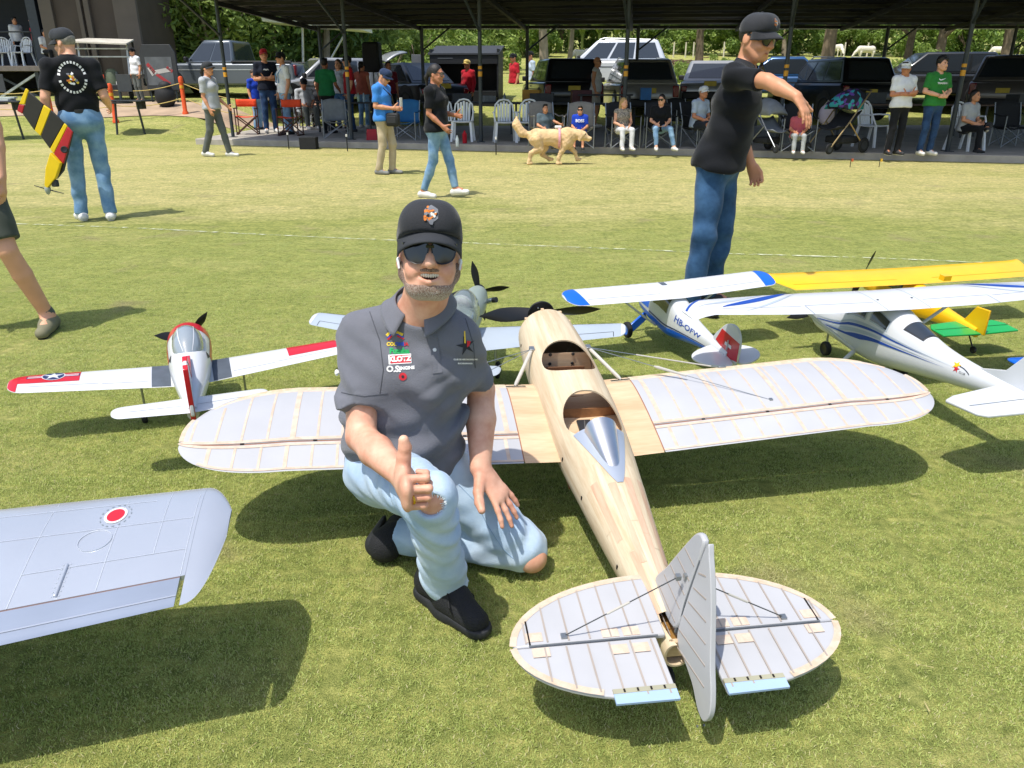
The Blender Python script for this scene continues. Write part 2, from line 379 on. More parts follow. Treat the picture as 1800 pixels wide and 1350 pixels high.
# short mown turf: one object, blades set in tiles over the near lawn
def turf():
    rnd = random.Random(3); V = []; Fc = []
    S = .32
    for i in range(3900):
        x, y = rnd.uniform(-S / 2, S / 2), rnd.uniform(-S / 2, S / 2); h = rnd.uniform(.003, .0085) * (1.4 if rnd.random() < .1 else 1); a = rnd.uniform(0, 6.28); w = rnd.uniform(.0006, .0013)
        lx, ly = rnd.gauss(0, .0045), rnd.gauss(0, .0045); dx, dy = math.cos(a) * w, math.sin(a) * w; o = len(V)
        V += [(x - dx, y - dy, 0), (x + dx, y + dy, 0), (x + lx * .45 + dx * .8, y + ly * .45 + dy * .8, h * .6), (x + lx * .45 - dx * .8, y + ly * .45 - dy * .8, h * .6), (x + lx, y + ly, h)]
        Fc += [(o, o + 1, o + 2, o + 3), (o + 3, o + 2, o + 4)]
    tile = mesh_from('turf_tile', V, Fc, smooth=False)
    m = bpy.data.materials.new('grass_blades'); m.use_nodes = True; n = m.node_tree.nodes; l = m.node_tree.links; b = n['Principled BSDF']
    g = n.new('ShaderNodeNewGeometry'); b.inputs['Roughness'].default_value = .6; b.inputs['Specular IOR Level'].default_value = .25
    nz = n.new('ShaderNodeTexNoise'); nz.inputs['Scale'].default_value = 95; nz.inputs['Detail'].default_value = 2; l.new(g.outputs['Position'], nz.inputs['Vector'])
    n2 = n.new('ShaderNodeTexNoise'); n2.inputs['Scale'].default_value = 1.6; n2.inputs['Detail'].default_value = 6; l.new(g.outputs['Position'], n2.inputs['Vector'])
    a = n.new('ShaderNodeMath'); a.operation = 'MULTIPLY_ADD'; a.inputs[1].default_value = .8; l.new(n2.outputs[0], a.inputs[0]); l.new(nz.outputs[0], a.inputs[2])
    r2 = n.new('ShaderNodeMath'); r2.operation = 'MULTIPLY_ADD'; r2.inputs[1].default_value = .3; l.new(g.outputs['Random Per Island'], r2.inputs[0]); l.new(a.outputs[0], r2.inputs[2])
    cr = n.new('ShaderNodeValToRGB'); e = cr.color_ramp.elements; e[0].position = .62; e[0].color = (.36, .435, .115, 1); e[1].position = 1.35 / 1.0 if False else 1.0; e[1].color = (.57, .62, .22, 1); q = e.new(.84); q.color = (.48, .55, .165, 1)
    sc = n.new('ShaderNodeMath'); sc.operation = 'MULTIPLY'; sc.inputs[1].default_value = .78; l.new(r2.outputs[0], sc.inputs[0]); l.new(sc.outputs[0], cr.inputs[0])
    dry = n.new('ShaderNodeMath'); dry.operation = 'GREATER_THAN'; dry.inputs[1].default_value = .90; l.new(g.outputs['Random Per Island'], dry.inputs[0])
    mx = n.new('ShaderNodeMix'); mx.data_type = 'RGBA'; l.new(dry.outputs[0], mx.inputs[0]); l.new(cr.outputs[0], mx.inputs[6]); mx.inputs[7].default_value = (.62, .57, .31, 1)
    n3 = n.new('ShaderNodeTexNoise'); n3.inputs['Scale'].default_value = 1.7; n3.inputs['Detail'].default_value = 9; n3.inputs['Distortion'].default_value = .4; l.new(g.outputs['Position'], n3.inputs['Vector'])
    r3 = n.new('ShaderNodeMapRange'); r3.inputs[1].default_value = .60; r3.inputs[2].default_value = .74; r3.inputs[4].default_value = .8; l.new(n3.outputs[0], r3.inputs[0])
    mx0 = mx; mx = n.new('ShaderNodeMix'); mx.data_type = 'RGBA'; l.new(r3.outputs[0], mx.inputs[0]); l.new(mx0.outputs[2], mx.inputs[6]); mx.inputs[7].default_value = (.50, .43, .25, 1)
    l.new(mx.outputs[2], b.inputs['Base Color'])
    tr = n.new('ShaderNodeBsdfTranslucent'); l.new(mx.outputs[2], tr.inputs[0]); ms = n.new('ShaderNodeMixShader'); ms.inputs[0].default_value = .3
    l.new(b.outputs[0], ms.inputs[1]); l.new(tr.outputs[0], ms.inputs[2]); l.new(ms.outputs[0], n['Material Output'].inputs[0])
    tile.materials.append(m)
    t0 = link('turf_patch', tile, None, None, (0, 1.0, .001)); tag(t0, 'small patch of mown turf at the near edge of the lawn', 'grass', kind='stuff')
    P = []
    st = .285; y = .7
    while y < 7.6:
        half = max(1.2, y * .80 + .5); x = -half + rnd.uniform(0, st)
        while x < half:
            P.append((x + rnd.uniform(-.05, .05), y + rnd.uniform(-.05, .05), .001))
            x += st
        y += st
    me = bpy.data.meshes.new('turf'); me.from_pydata(P, [], []); at = me.attributes.new('blade_height', 'FLOAT', 'POINT'); at.data.foreach_set('value', [max(.05, min(1, 1 - (p[1] - 2.6) / 4.9)) for p in P]); o = link('mown_turf', me, m); tag(o, 'short mown green turf under the parked model aircraft', 'grass', kind='stuff')
    ng = bpy.data.node_groups.new('turf', 'GeometryNodeTree'); ng.interface.new_socket('Geometry', in_out='INPUT', socket_type='NodeSocketGeometry'); ng.interface.new_socket('Geometry', in_out='OUTPUT', socket_type='NodeSocketGeometry')
    N = ng.nodes; gi = N.new('NodeGroupInput'); go = N.new('NodeGroupOutput'); io = N.new('GeometryNodeInstanceOnPoints'); oi = N.new('GeometryNodeObjectInfo'); oi.inputs['Object'].default_value = t0; oi.inputs['As Instance'].default_value = True
    ri = N.new('FunctionNodeRandomValue'); ri.data_type = 'INT'; ri.inputs[4].default_value = 0; ri.inputs[5].default_value = 3
    mu = N.new('ShaderNodeMath'); mu.operation = 'MULTIPLY'; mu.inputs[1].default_value = math.pi / 2; cx = N.new('ShaderNodeCombineXYZ')
    ng.links.new(ri.outputs[2], mu.inputs[0]); ng.links.new(mu.outputs[0], cx.inputs[2]); ng.links.new(cx.outputs[0], io.inputs['Rotation'])
    ng.links.new(gi.outputs[0], io.inputs['Points']); ng.links.new(oi.outputs['Geometry'], io.inputs['Instance']); ng.links.new(io.outputs[0], go.inputs[0])
    na = N.new('GeometryNodeInputNamedAttribute'); na.data_type = 'FLOAT'; na.inputs[0].default_value = 'blade_height'; cs = N.new('ShaderNodeCombineXYZ'); cs.inputs[0].default_value = 1; cs.inputs[1].default_value = 1; ng.links.new(na.outputs[0], cs.inputs[2]); ng.links.new(cs.outputs[0], io.inputs['Scale'])
    md = o.modifiers.new('turf', 'NODES'); md.node_group = ng
turf()

# chalk line across the lawn, worn
CHALK = mat('chalk', '#c4c8a8', .9, var=.3, vs=30)
n_, l_, b_ = nodes_of(CHALK)
gq = n_.new('ShaderNodeNewGeometry'); nq = n_.new('ShaderNodeTexNoise'); nq.inputs['Scale'].default_value = 14; nq.inputs['Detail'].default_value = 8; l_.new(gq.outputs['Position'], nq.inputs['Vector'])
cq = n_.new('ShaderNodeValToRGB'); cq.color_ramp.elements[0].position = .42; cq.color_ramp.elements[1].position = .66; l_.new(nq.outputs[0], cq.inputs[0]); l_.new(cq.outputs[0], b_.inputs['Alpha'])
line_px = [(-150, 389), (60, 395), (230, 401), (420, 411), (640, 421), (900, 431), (1130, 440), (1290, 447), (1500, 453), (1650, 459), (1800, 466), (2000, 476)]
pts = [G(*p) for p in line_px]; mb = MB(); V = []
for p in pts: V += [p + Vector((0, -.02, .006)), p + Vector((0, .02, .006))]
mb.add(V, [(2 * i, 2 * i + 2, 2 * i + 3, 2 * i + 1) for i in range(len(pts) - 1)])
tag(mb.build('chalk_line', CHALK), kind='structure')
# dry leaves and straw bits scattered on the turf
STRAWM = mat('dry_straw', '#a89c6c', .8); mb = MB(); rnd = random.Random(11)
for i in range(110):
    y = rnd.uniform(1.2, 7); x = rnd.uniform(-.75, .75) * y; a = rnd.uniform(0, 6.28); L = rnd.uniform(.006, .02); d = Vector((math.cos(a), math.sin(a), rnd.uniform(0, .2))) * L; p = Vector((x, y, .014))
    s = Vector((-math.sin(a), math.cos(a), 0)) * rnd.uniform(.0008, .0025)
    mb.add([p - d - s, p - d + s, p + d + s * .3, p + d - s * .3], [(0, 1, 2, 3)])
tag(mb.build('dry_clippings', STRAWM, smooth=False), 'dry grass clippings scattered over the turf', 'clippings', kind='stuff')

# ================================================================== shelter with black roof
CONC = mat('concrete', '#a39d93', .85, var=.2, vs=3, bump=.3, bs=40)
CONCS = mat('concrete_edge', '#6c655b', .9, var=.3, vs=4, bump=.5, bs=30)
POSTM = mat('post_paint', '#2b3338', .45, var=.15); YEL = mat('yellow_band', '#d99a24', .5, var=.1)
BLKROOF = mat('black_roof_sheet', '#0e1014', .6, var=.2, vs=2, bump=.2, bs=15)
SILV = mat('galvanised', '#b9bdbd', .45, metal=.6, var=.15)
front_base = [G(410, 241, .13), G(634, 246, .13), G(868, 250, .13), G(1116, 256, .13), G(1386, 261, .13), G(1665, 266, .13), G(1975, 272, .13)]
# straighten the row of posts on its own line
A0, A1 = front_base[0], front_base[5]; dirp = (A1 - A0).normalized(); nrm = Vector((-dirp.y, dirp.x, 0))
front = [A0 + dirp * (A1 - A0).length * k / 5 for k in range(8)]
e0 = A0 - dirp * .55 - nrm * .72; e1 = front[7] + dirp * 2 - nrm * .72
pl = MB(); poly = [e0, e1, Vector((e1.x + 1, 25.2, .13)), Vector((e0.x + .3, 24.6, .13))]
poly = [Vector((p.x, p.y, .13)) for p in poly]
pl.prism(poly, (0, 0, -.4), (0, 0, 0)); o = pl.build('concrete_platform', CONC, bevel=.015); tag(o, kind='structure')
shel = thing('shelter', 'long open shelter with black sheet roof on dark steel posts behind the lawn', 'shelter', (A0.x, A0.y, 0))
def inv(p): return Vector(p) - Vector((A0.x, A0.y, 0))
def zroof(y): return 2.91 + (25 - y) * .0455
rear_y = 25.0
def roofpt(p, dz=0): return inv((p.x, p.y, zroof(p.y) + dz))
cornersF = [A0 - dirp * .15 - nrm * 2.15, front[7] + dirp * 3 - nrm * 2.15]
rl = D(548, 46, rear_y); rr = Vector((cornersF[1].x + 2, rear_y, 0))
nS = 46
for k in range(nS):                          # roof sheets laid side by side
    t0, t1 = k / nS, (k + 1) / nS
    f0, f1 = cornersF[0].lerp(cornersF[1], t0), cornersF[0].lerp(cornersF[1], t1); r0, r1 = Vector((rl.x, rear_y, 0)).lerp(rr, t0), Vector((rl.x, rear_y, 0)).lerp(rr, t1)
    m_ = MB(); dz = .03 + (.006 if k % 2 else 0)
    m_.prism([roofpt(f0, dz), roofpt(f1, dz), roofpt(r1, dz), roofpt(r0, dz)], (0, 0, 0), (0, 0, .012)); m_.build('roof_sheet', BLKROOF, shel)
for k in range(9):                           # purlins under the sheets
    t = k / 8; a = roofpt(cornersF[0].lerp(Vector((rl.x, rear_y, 0)), t), -.02); b = roofpt(cornersF[1].lerp(rr, t), -.02)
    MB().bar(a, b, .06, .08).build('purlin', BLKROOF, shel)
MB().bar(inv((rl.x - .1, rear_y + .1, zroof(rear_y) - .03)), inv((rr.x, rear_y + .1, zroof(rear_y) - .03)), .1, .10).build('gutter', SILV, shel)
for i, p in enumerate(front):
    m_ = MB(); b = inv((p.x, p.y, .13)); t = inv((p.x, p.y, zroof(p.y))); m_.tube([b, t], .042, 12); ps = m_.build('post', POSTM, shel)
    m_ = MB(); m_.box(b + Vector((0, 0, .006)), (.18, .18, .012)); m_.build('base_plate', POSTM, shel, bevel=.003)
    zb = 1.36
    m_ = MB(); m_.lathe([(.044, zb), (.0455, zb + .002), (.0455, zb + .1), (.044, zb + .102)], b, n=12); m_.build('yellow_band', YEL, shel)
    m_ = MB(); m_.lathe([(.044, zb + .15), (.0455, zb + .152), (.0455, zb + .21), (.044, zb + .212)], b, n=12); m_.build('yellow_band', YEL, shel)
    ov = p - nrm * 1.6; m_ = MB(); m_.tube([b + Vector((0, 0, 2.25)), roofpt(ov, -.03)], .028, 8); m_.build('brace', POSTM, shel)
    a = roofpt(p, -.09); q = roofpt(Vector((rl.x + (rr.x - rl.x) * ((p - cornersF[0]).dot(dirp) / (cornersF[1] - cornersF[0]).length), rear_y, 0)), -.09)
    MB().bar(a, q, .08, .1).build('rafter', BLKROOF, shel)
for px in (561, 741, 927, 1122, 1345, 1560, 1785, 2020):
    x = D(px, 60, rear_y - .3).x; b = inv((x, rear_y - .3, .13)); t = inv((x, rear_y - .3, zroof(rear_y)))
    MB().tube([b, t], .05, 10).build('post', POSTM, shel)
    MB().tube([b + Vector((0, 0, 2.1)), inv((x + .9, rear_y - .3, zroof(rear_y)))], .025, 8).build('brace', POSTM, shel)

# ================================================================== stage pavilion at the left
BRN = mat('brown_cladding', '#4a4038', .7, var=.12, vs=2, bump=.1, bs=8); BRN2 = mat('taupe_pilaster', '#5f574f', .7, var=.1, vs=2); DARKIN = mat('dark_interior', '#171d28', .7, var=.1); DECK = mat('deck_boards', '#6a635d', .7, var=.15)
YS = 27.0
pav = thing('stage_pavilion', 'dark brown clad stage pavilion with open raised deck at far left', 'pavilion', (D(160, 100, YS).x, YS, terrain(-15, YS)))
def pl_(px, py, y=YS): return D(px, py, y) - pav.location
xa, xb = pl_(103, 100).x, pl_(246, 100).x
def wallbox(name, x0, x1, z0, z1, y0, y1, m): return MB().box(((x0 + x1) / 2, (y0 + y1) / 2, (z0 + z1) / 2), (x1 - x0, y1 - y0, z1 - z0)).build(name, m, pav, bevel=.01)
wallbox('wall', xa, xb, -.6, 4.5, .1, 3.0, BRN)
for p0, p1 in ((78, 100), (144, 151), (156, 165), (207, 247)):
    wallbox('pilaster', pl_(p0, 60).x, pl_(p1, 60).x, -.6, 4.5, -.02, .12, BRN2)
MB().box(((xa + xb) / 2 + .1, .08, 1.45), (xb - xa - .9, .06, .03)).build('trim', BRN2, pav)
wallbox('rear_wall', pl_(-330, 60).x, xa, .0, 4.5, 3.2, 3.4, DARKIN)
zd = pl_(20, 116).z
wallbox('deck', pl_(-330, 100).x, pl_(92, 100).x, zd - .16, zd, -.25, 3.2, DECK)
wallbox('side_wall', xa - .12, xa, zd + .01, 4.5, .2, 3.2, DARKIN)
MB().box((pl_(40, 0).x, .5, zd + 1.6), (.3, .3, 3.2)).build('column', mat('column_grey', '#39404a', .6), pav)
for px in (-260, -120, -20, 63, 90): MB().bar((pl_(px, 100).x, -.1, -.6), (pl_(px, 100).x, -.1, zd - .16), .12).build('deck_leg', POSTM, pav)
for a, b in ((-20, 63), (-120, -20)):
    MB().bar((pl_(a, 100).x, -.05, -.1), (pl_(b, 100).x, -.05, zd - .2), .07).build('deck_brace', SILV, pav); MB().bar((pl_(b, 100).x, -.0, -.1), (pl_(a, 100).x, -.0, zd - .2), .07).build('deck_brace', POSTM, pav)
MB().tube([(pl_(-330, 60).x, -.2, zd + 1.0), (pl_(60, 60).x, -.2, zd + 1.0)], .022, 8).build('handrail', POSTM, pav)
for px in (-200, -60, 62): MB().tube([(pl_(px, 60).x, -.2, zd), (pl_(px, 60).x, -.2, zd + 1.0)], .02, 8).build('rail_post', POSTM, pav)
wallbox('roof', pl_(-340, 60).x, xb + .3, 4.5, 4.7, -1.2, 3.5, BLKROOF)
STAGE_Z = pav.location.z + zd

# bare dirt track in front of the pavilion and the cars
DIRT = mat('dirt', '#a8927a', .95, var=.25, vs=1.5, bump=.5, bs=20)
mb = MB(); us = lin(-22, -6.6, 30)
mb.grid(lambda x, t: (x, 23.2 + t * (1.9 + .3 * math.sin(x * .9)) + .12 * math.sin(x * 1.7), terrain(x, 23.2 + t * (1.9 + .3 * math.sin(x * .9)) + .12 * math.sin(x * 1.7)) + .02), us, lin(0, 1, 7))
tag(mb.build('dirt_path', DIRT), kind='structure')

# ================================================================== trees
def leaf_mat(name, c1, c2, tl=.35):
    m = bpy.data.materials.new(name); m.use_nodes = True; n = m.node_tree.nodes; l = m.node_tree.links; b = n['Principled BSDF']; b.inputs['Roughness'].default_value = .5; b.inputs['Specular IOR Level'].default_value = .3
    g = n.new('ShaderNodeNewGeometry'); nz = n.new('ShaderNodeTexNoise'); nz.inputs['Scale'].default_value = 1.1; l.new(g.outputs['Position'], nz.inputs['Vector'])
    a = n.new('ShaderNodeMath'); a.operation = 'MULTIPLY_ADD'; a.inputs[1].default_value = .45; l.new(g.outputs['Random Per Island'], a.inputs[0]); l.new(nz.outputs[0], a.inputs[2])
    cr = n.new('ShaderNodeValToRGB'); cr.color_ramp.elements[0].position = .4; cr.color_ramp.elements[1].position = 1.0; cr.color_ramp.elements[0].color = (*c1, 1); cr.color_ramp.elements[1].color = (*c2, 1)
    l.new(a.outputs[0], cr.inputs[0]); l.new(cr.outputs[0], b.inputs['Base Color'])
    t = n.new('ShaderNodeBsdfTranslucent'); l.new(cr.outputs[0], t.inputs[0]); ms = n.new('ShaderNodeMixShader'); ms.inputs[0].default_value = tl
    l.new(b.outputs[0], ms.inputs[1]); l.new(t.outputs[0], ms.inputs[2]); l.new(ms.outputs[0], n['Material Output'].inputs[0]); return m
LEAF = [leaf_mat('leaf_dark', (.065, .13, .03), (.21, .31, .08)), leaf_mat('leaf_mid', (.10, .19, .035), (.29, .40, .09)), leaf_mat('leaf_bright', (.14, .23, .04), (.34, .43, .11))]
BARK = mat('bark', '#6b5d4c', .9, var=.3, vs=5, bump=.8, bs=25); BARK2 = mat('pale_bark', '#9a8c78', .9, var=.25, vs=4, bump=.6, bs=20)
def crown_mesh(seed, rx, rz, nclump, per, leaf, z0, gap=.0):
    rnd = random.Random(seed); V = []; Fc = []
    for c in range(nclump):
        while True:
            p = Vector((rnd.uniform(-1, 1), rnd.uniform(-1, 1), rnd.uniform(-1, 1)))
            if .25 < p.length < 1: break
        p = p * (.55 + .45 * p.length); c0 = Vector((p.x * rx, p.y * rx, z0 + p.z * rz)); cr = rnd.uniform(.22, .42) * min(rx, rz) * 1.0
        for i in range(per):
            d = Vector((rnd.gauss(0, 1), rnd.gauss(0, 1), rnd.gauss(0, .7))); d = d.normalized() * cr * rnd.random() ** .45; q = c0 + d
            nrm_ = (d.normalized() * .6 + Vector((rnd.gauss(0, .5), rnd.gauss(0, .5), rnd.gauss(.5, .5)))).normalized(); u, v, _ = frame_of(nrm_); a = rnd.uniform(0, 6.28); u, v = u * math.cos(a) + v * math.sin(a), v * math.cos(a) - u * math.sin(a)
            L = leaf * rnd.uniform(.6, 1.3); W = L * .42; o = len(V)
            V += [q - u * L, q - v * W + nrm_ * .03, q + u * L, q + v * W + nrm_ * .03]; Fc.append((o, o + 1, o + 2, o + 3))
    return mesh_from('crown', V, Fc, smooth=False)
def trunk_mesh(seed, h, r, nl, spread, lean=.1):
    rnd = random.Random(seed); m_ = MB(); top = Vector((rnd.gauss(0, lean), rnd.gauss(0, lean), h)); mid = top * .5 + Vector((rnd.gauss(0, .08), rnd.gauss(0, .08), 0))
    m_.tube([(0, 0, -.5), (0, 0, .05), mid, top], [r * 1.5, r * 1.2, r, r * .8], 9)
    for k in range(nl):
        a = 6.28 * k / nl + rnd.uniform(-.4, .4); s = rnd.uniform(.6, 1) * spread; st = mid.lerp(top, rnd.uniform(.2, 1)); e = st + Vector((math.cos(a) * s, math.sin(a) * s, rnd.uniform(.6, 1.4) * spread))
        m_.tube([st, st.lerp(e, .5) + Vector((0, 0, -.1 * spread)), e], [r * .55, r * .38, r * .15], 7)
    return m_.mesh('trunk')
KINDS = {}
def tree_kind(k, seed, h, r, nl, spread, rx, rz, nclump, per, leaf, cz, lm, bark): KINDS[k] = (trunk_mesh(seed, h, r, nl, spread), crown_mesh(seed + 50, rx, rz, nclump, per, leaf, cz), LEAF[lm], bark)
tree_kind('shade', 1, 3.2, .26, 6, 2.6, 4.2, 2.6, 44, 120, .17, 6.4, 0, BARK)
tree_kind('shade2', 2, 3.0, .17, 5, 2.2, 3.6, 2.4, 40, 120, .17, 5.6, 1, BARK2)
tree_kind('dense', 3, 2.6, .2, 6, 2.4, 3.4, 4.3, 64, 130, .18, 4.6, 0, BARK)
tree_kind('bright', 4, 2.0, .14, 5, 1.8, 2.6, 3.0, 44, 120, .16, 3.6, 2, BARK2)
tree_kind('hedge', 5, 1.0, .1, 6, 1.4, 3.2, 2.0, 46, 130, .17, 1.8, 1, BARK)
tree_kind('shrub', 6, .3, .04, 6, .5, .9, .6, 18, 70, .09, .6, 2, BARK)
def tree(kind, px, y, label, rot=0, sc=1.0, group=None, name='tree', cat='tree'):
    tr, cr, lm, bk = KINDS[kind]; p = TP(px, y)
    t = thing(name, label, cat, p, rot, group); t.scale = (sc, sc, sc * (1 + .1 * math.sin(px)))
    link('trunk', tr, bk, t); link('crown', cr, lm, t); return t
GL = 'dense trees in the wood at the left'
for i, (px, y, k, sc) in enumerate([(262, 33, 'dense', 1.0), (318, 36, 'dense', 1.1), (375, 31.5, 'bright', .95), (425, 37, 'dense', 1.05), (478, 34, 'dense', .95), (535, 39, 'dense', 1.15), (180, 36, 'dense', 1.2), (60, 38, 'dense', 1.3), (590, 45, 'dense', 1.0), (330, 46, 'dense', 1.5), (460, 48, 'dense', 1.5)]):
    tree(k, px, y, ['dark green tree right beside the brown stage pavilion', 'dark dense tree second to the right of the brown pavilion', 'bright yellow-green leafy tree behind the corner post of the shelter', 'dark tree above the bonnet of the grey pickup truck', 'dark tree above the cab of the grey pickup truck', 'dark tree above the raised tailgate of the silver car', 'tree mostly hidden behind the brown stage pavilion', 'tree glimpsed through the gap above the stage deck', 'dark tree behind the twin trunks left of the black loudspeaker', 'tall dark tree at the back of the wood, left', 'tall dark tree at the back of the wood, right of the others'][i], rot=i * 1.3, sc=sc, group=GL)
trunks = [(572, 37, 'shade2', .95, 'pale trunked tree left of the black loudspeaker'), (603, 40, 'shade2', .9, 'slender pale trunked tree just left of the loudspeaker'), (957, 44, 'shade2', 1.25, 'forked pale tree rising behind the dark parked car'), (1000, 50, 'shade2', .8, 'thin pale tree left of the white cows'), (1228, 50, 'shade', .85, 'spreading tree with dark trunk beside the brush pile'), (1452, 43, 'shade', 1.15, 'thick trunked tree above the black parked car with roof rails'), (1305, 58, 'shade2', .8, 'slim tree behind the pointing man'), (1375, 60, 'shade2', .85, 'slim tree left of the thick trunk'), (1592, 46, 'shade', .75, 'tree behind the boy in the white shirt'), (1645, 44, 'shade', .9, 'tree directly behind the boy in the green shirt'), (1765, 42, 'shade', .95, 'tree above the dark car at the right edge'), (1705, 60, 'shade2', .8, 'thin tree in the pasture right of the green shirt'), (1830, 46, 'shade', 1.0, 'tree at the far right edge')]
for i, (px, y, k, sc, lb) in enumerate(trunks): tree(k, px, y, lb, rot=i * 2.1, sc=sc, group='trees in the pasture behind the shelter')
for i in range(17):
    px = 560 + i * 82 + 17 * math.sin(i * 3); y = 70 + 5 * math.sin(i * 2.2)
    tree('dense' if i % 3 else 'bright', px, y, ORD[i] + ' tree from the left in the far row above the pasture', rot=i * .9, sc=1.0 + .2 * math.sin(i * 1.7), group='far tree row')
for i in range(15):
    px = 545 + i * 95; y = 62 + 3 * math.sin(i * 1.4); k = 'hedge'
    if 1000 < px < 1120: y = 68
    tree(k, px, y, ORD[i] + ' rounded bush from the left in the hedge above the pasture', rot=i * 1.1, sc=.85 + .15 * math.sin(i * 2.3), group='far hedge', name='bush', cat='bush')
for i, (px, y, sc) in enumerate([(690, 36, 1.5), (725, 39, 1.9), (760, 42, 1.7), (800, 40, 1.6), (845, 43, 1.9), (880, 39, 1.3), (650, 40, 2.2), (1210, 33, .7), (1180, 36, .9), (1265, 35, .8), (1605, 35, 1.2), (1530, 36, .8), (1720, 36, 1.0)]):
    tree('shrub', px, y, ['leafy shrub on the bank right of the loudspeaker', 'taller shrub on the bank left of the black shed', 'shrub just above the left roof corner of the black shed', 'shrub above the black shed roof', 'wide shrub above the right of the black shed', 'small shrub beside the right side of the black shed', 'large shrub behind the loudspeaker', 'small bright shrub beside the silver wagon', 'bushy weed behind the silver wagon', 'low shrub left of the pointing man', 'shrub behind the boy in the white shirt', 'shrub right of the black car with roof rails', 'low shrub behind the seated man in grey'][i], rot=i, sc=sc, group='shrubs on the bank', name='shrub', cat='shrub')
# banana plants
def banana_leaf(L, W):
    m_ = MB(); m_.grid(lambda u, v: (v * W * math.sin(math.pi * min(1, u * .97 + .03)) ** .6, u * L * .75, L * (.9 * u - .75 * u * u) - abs(v) * W * .3), lin(0, 1, 8), lin(-1, 1, 5)); return m_.mesh('leaf')
BL = banana_leaf(2.6, .33); STEM = MB().tube([(0, 0, -.3), (0, 0, 1.6)], [.14, .09], 8).mesh('stem'); STM = mat('banana_stem', '#7d8a4a', .7)
for i, (px, y, sc) in enumerate([(1022, 60, .9), (1052, 58, 1.0), (1080, 61, .9), (1105, 59, 1.0), (745, 56, .9), (1000, 63, 1.0)]):
    p = TP(px, y); t = thing('banana_plant', ['banana plant above the pair of white cows', 'tallest banana plant between the cows', 'banana plant left of the single white cow', 'banana plant right of the single white cow', 'banana plant behind the black shed', 'banana plant farthest left of the cows'][i], 'banana plant', p, i * 1.7, 'banana plants by the pasture'); t.scale = (sc,) * 3
    link('stem', STEM, STM, t)
    for k in range(8): link('leaf', BL, LEAF[2], t, (0, 0, 1.5 + .05 * k), (R(10 + 14 * (k % 3)), 0, k * 2.4))
# pasture fence posts
FPM = mat('fence_post_wood', '#cfc8b8', .9, var=.2)
for i, px in enumerate([1062, 1100, 1182, 1203, 1217, 1270, 1300, 1480, 1520, 1735]):
    p = TP(px, 57); o = MB().tube([(0, 0, -.2), (.02 * math.sin(i), 0, .95)], [.06, .05], 7).build('fence_post', FPM, loc=p); tag(o, ORD[i] + ' pale fence post from the left at the top of the pasture', 'fence post', 'pasture fence posts')
# cut brush pile
mb = MB(); rnd = random.Random(5)
for i in range(160):
    a = Vector((rnd.gauss(0, .9), rnd.gauss(0, .4), abs(rnd.gauss(0, .18)))); d = Vector((rnd.gauss(0, .7), rnd.gauss(0, .3), rnd.gauss(0, .12))); mb.tube([a - d, a + d], [.03, .012], 5)
tag(mb.build('brush_pile', mat('cut_brush', '#6e5848', .9, var=.3), loc=TP(1190, 46)), 'heap of cut brown branches under the pasture tree', 'brush pile')
# ================================================================== model aircraft kit
def vec(*a): return Vector(a)
class Wing:
    """fn(x) -> (y of leading edge, y of trailing edge, z, thickness)"""
    def __init__(s, fn, up=1.35, lo=.65): s.fn = fn; s.up = up; s.lo = lo
    def yt(s, c, t): return 5 * t * (.2969 * math.sqrt(max(c, 0)) - .126 * c - .3516 * c * c + .2843 * c**3 - .1036 * c**4)
    def pt(s, x, c, side=1, off=0.0):
        le, te, z, t = s.fn(x); y = le + (te - le) * c; h = s.yt(c, t) * (s.up if side > 0 else -s.lo)
        if off:
            e = .004; ch = abs(te - le) + 1e-6; c1, c0 = min(1, c + e), max(0, c - e)
            dz = (s.yt(c1, t) - s.yt(c0, t)) * (s.up if side > 0 else -s.lo); dy = (te - le) * (c1 - c0); L = math.hypot(dz, dy) + 1e-9
            y += dz / L * off * (1 if te < le else -1) * side * side; h += abs(dy) / L * off * side
        return vec(x, y, z + h)
    def solid(s, name, m, parent, xs, c0=0.0, c1=1.0, n=14):
        if c0 <= 0: cs = [(c, 1) for c in reversed([c1 * (i / n)**2 for i in range(n + 1)])] + [(c1 * (i / n)**2, -1) for i in range(1, n + 1)]
        else: cs = [(c, 1) for c in lin(c0, c1, max(4, n // 2))] + [(c, -1) for c in lin(c1, c0, max(4, n // 2))]
        mb = MB(); k = len(cs); o = 0
        mb.grid(lambda x, j: s.pt(x, cs[int(j)][0], cs[int(j)][1]), xs, list(range(k)), close_v=True)
        mb.F.append(tuple(range(k))); mb.F.append(tuple(reversed([(len(xs) - 1) * k + i for i in range(k)])))
        return mb.build(name, m, parent, sharp=50)
    def strip(s, name, m, parent, pts, w, off=.0008, side=1, along='c'):     # thin band following (x, c) points on the skin
        mb = MB(); V = []
        for i, (x, c) in enumerate(pts):
            a, b = pts[max(i - 1, 0)], pts[min(i + 1, len(pts) - 1)]; pa, pb = s.pt(*a, side), s.pt(*b, side); d = (pb - pa); d.z = 0; d.normalize(); q = vec(-d.y, d.x, 0) * (w / 2); p = s.pt(x, c, side, 0) + vec(0, 0, off * side); V += [p - q, p + q]
        mb.add(V, [(2 * i, 2 * i + 1, 2 * i + 3, 2 * i + 2) for i in range(len(pts) - 1)])
        return mb.build(name, m, parent)
    def decal(s, name, m, parent, fn2, us, vs, off=.0012, side=1):             # coloured area: fn2(u, v) -> (x, c)
        mb = MB()
        def f(u, v): x, c = fn2(u, v); return s.pt(x, min(max(c, 0), 1), side, 0) + vec(0, 0, off * side)
        mb.grid(f, us, vs); return mb.build(name, m, parent)
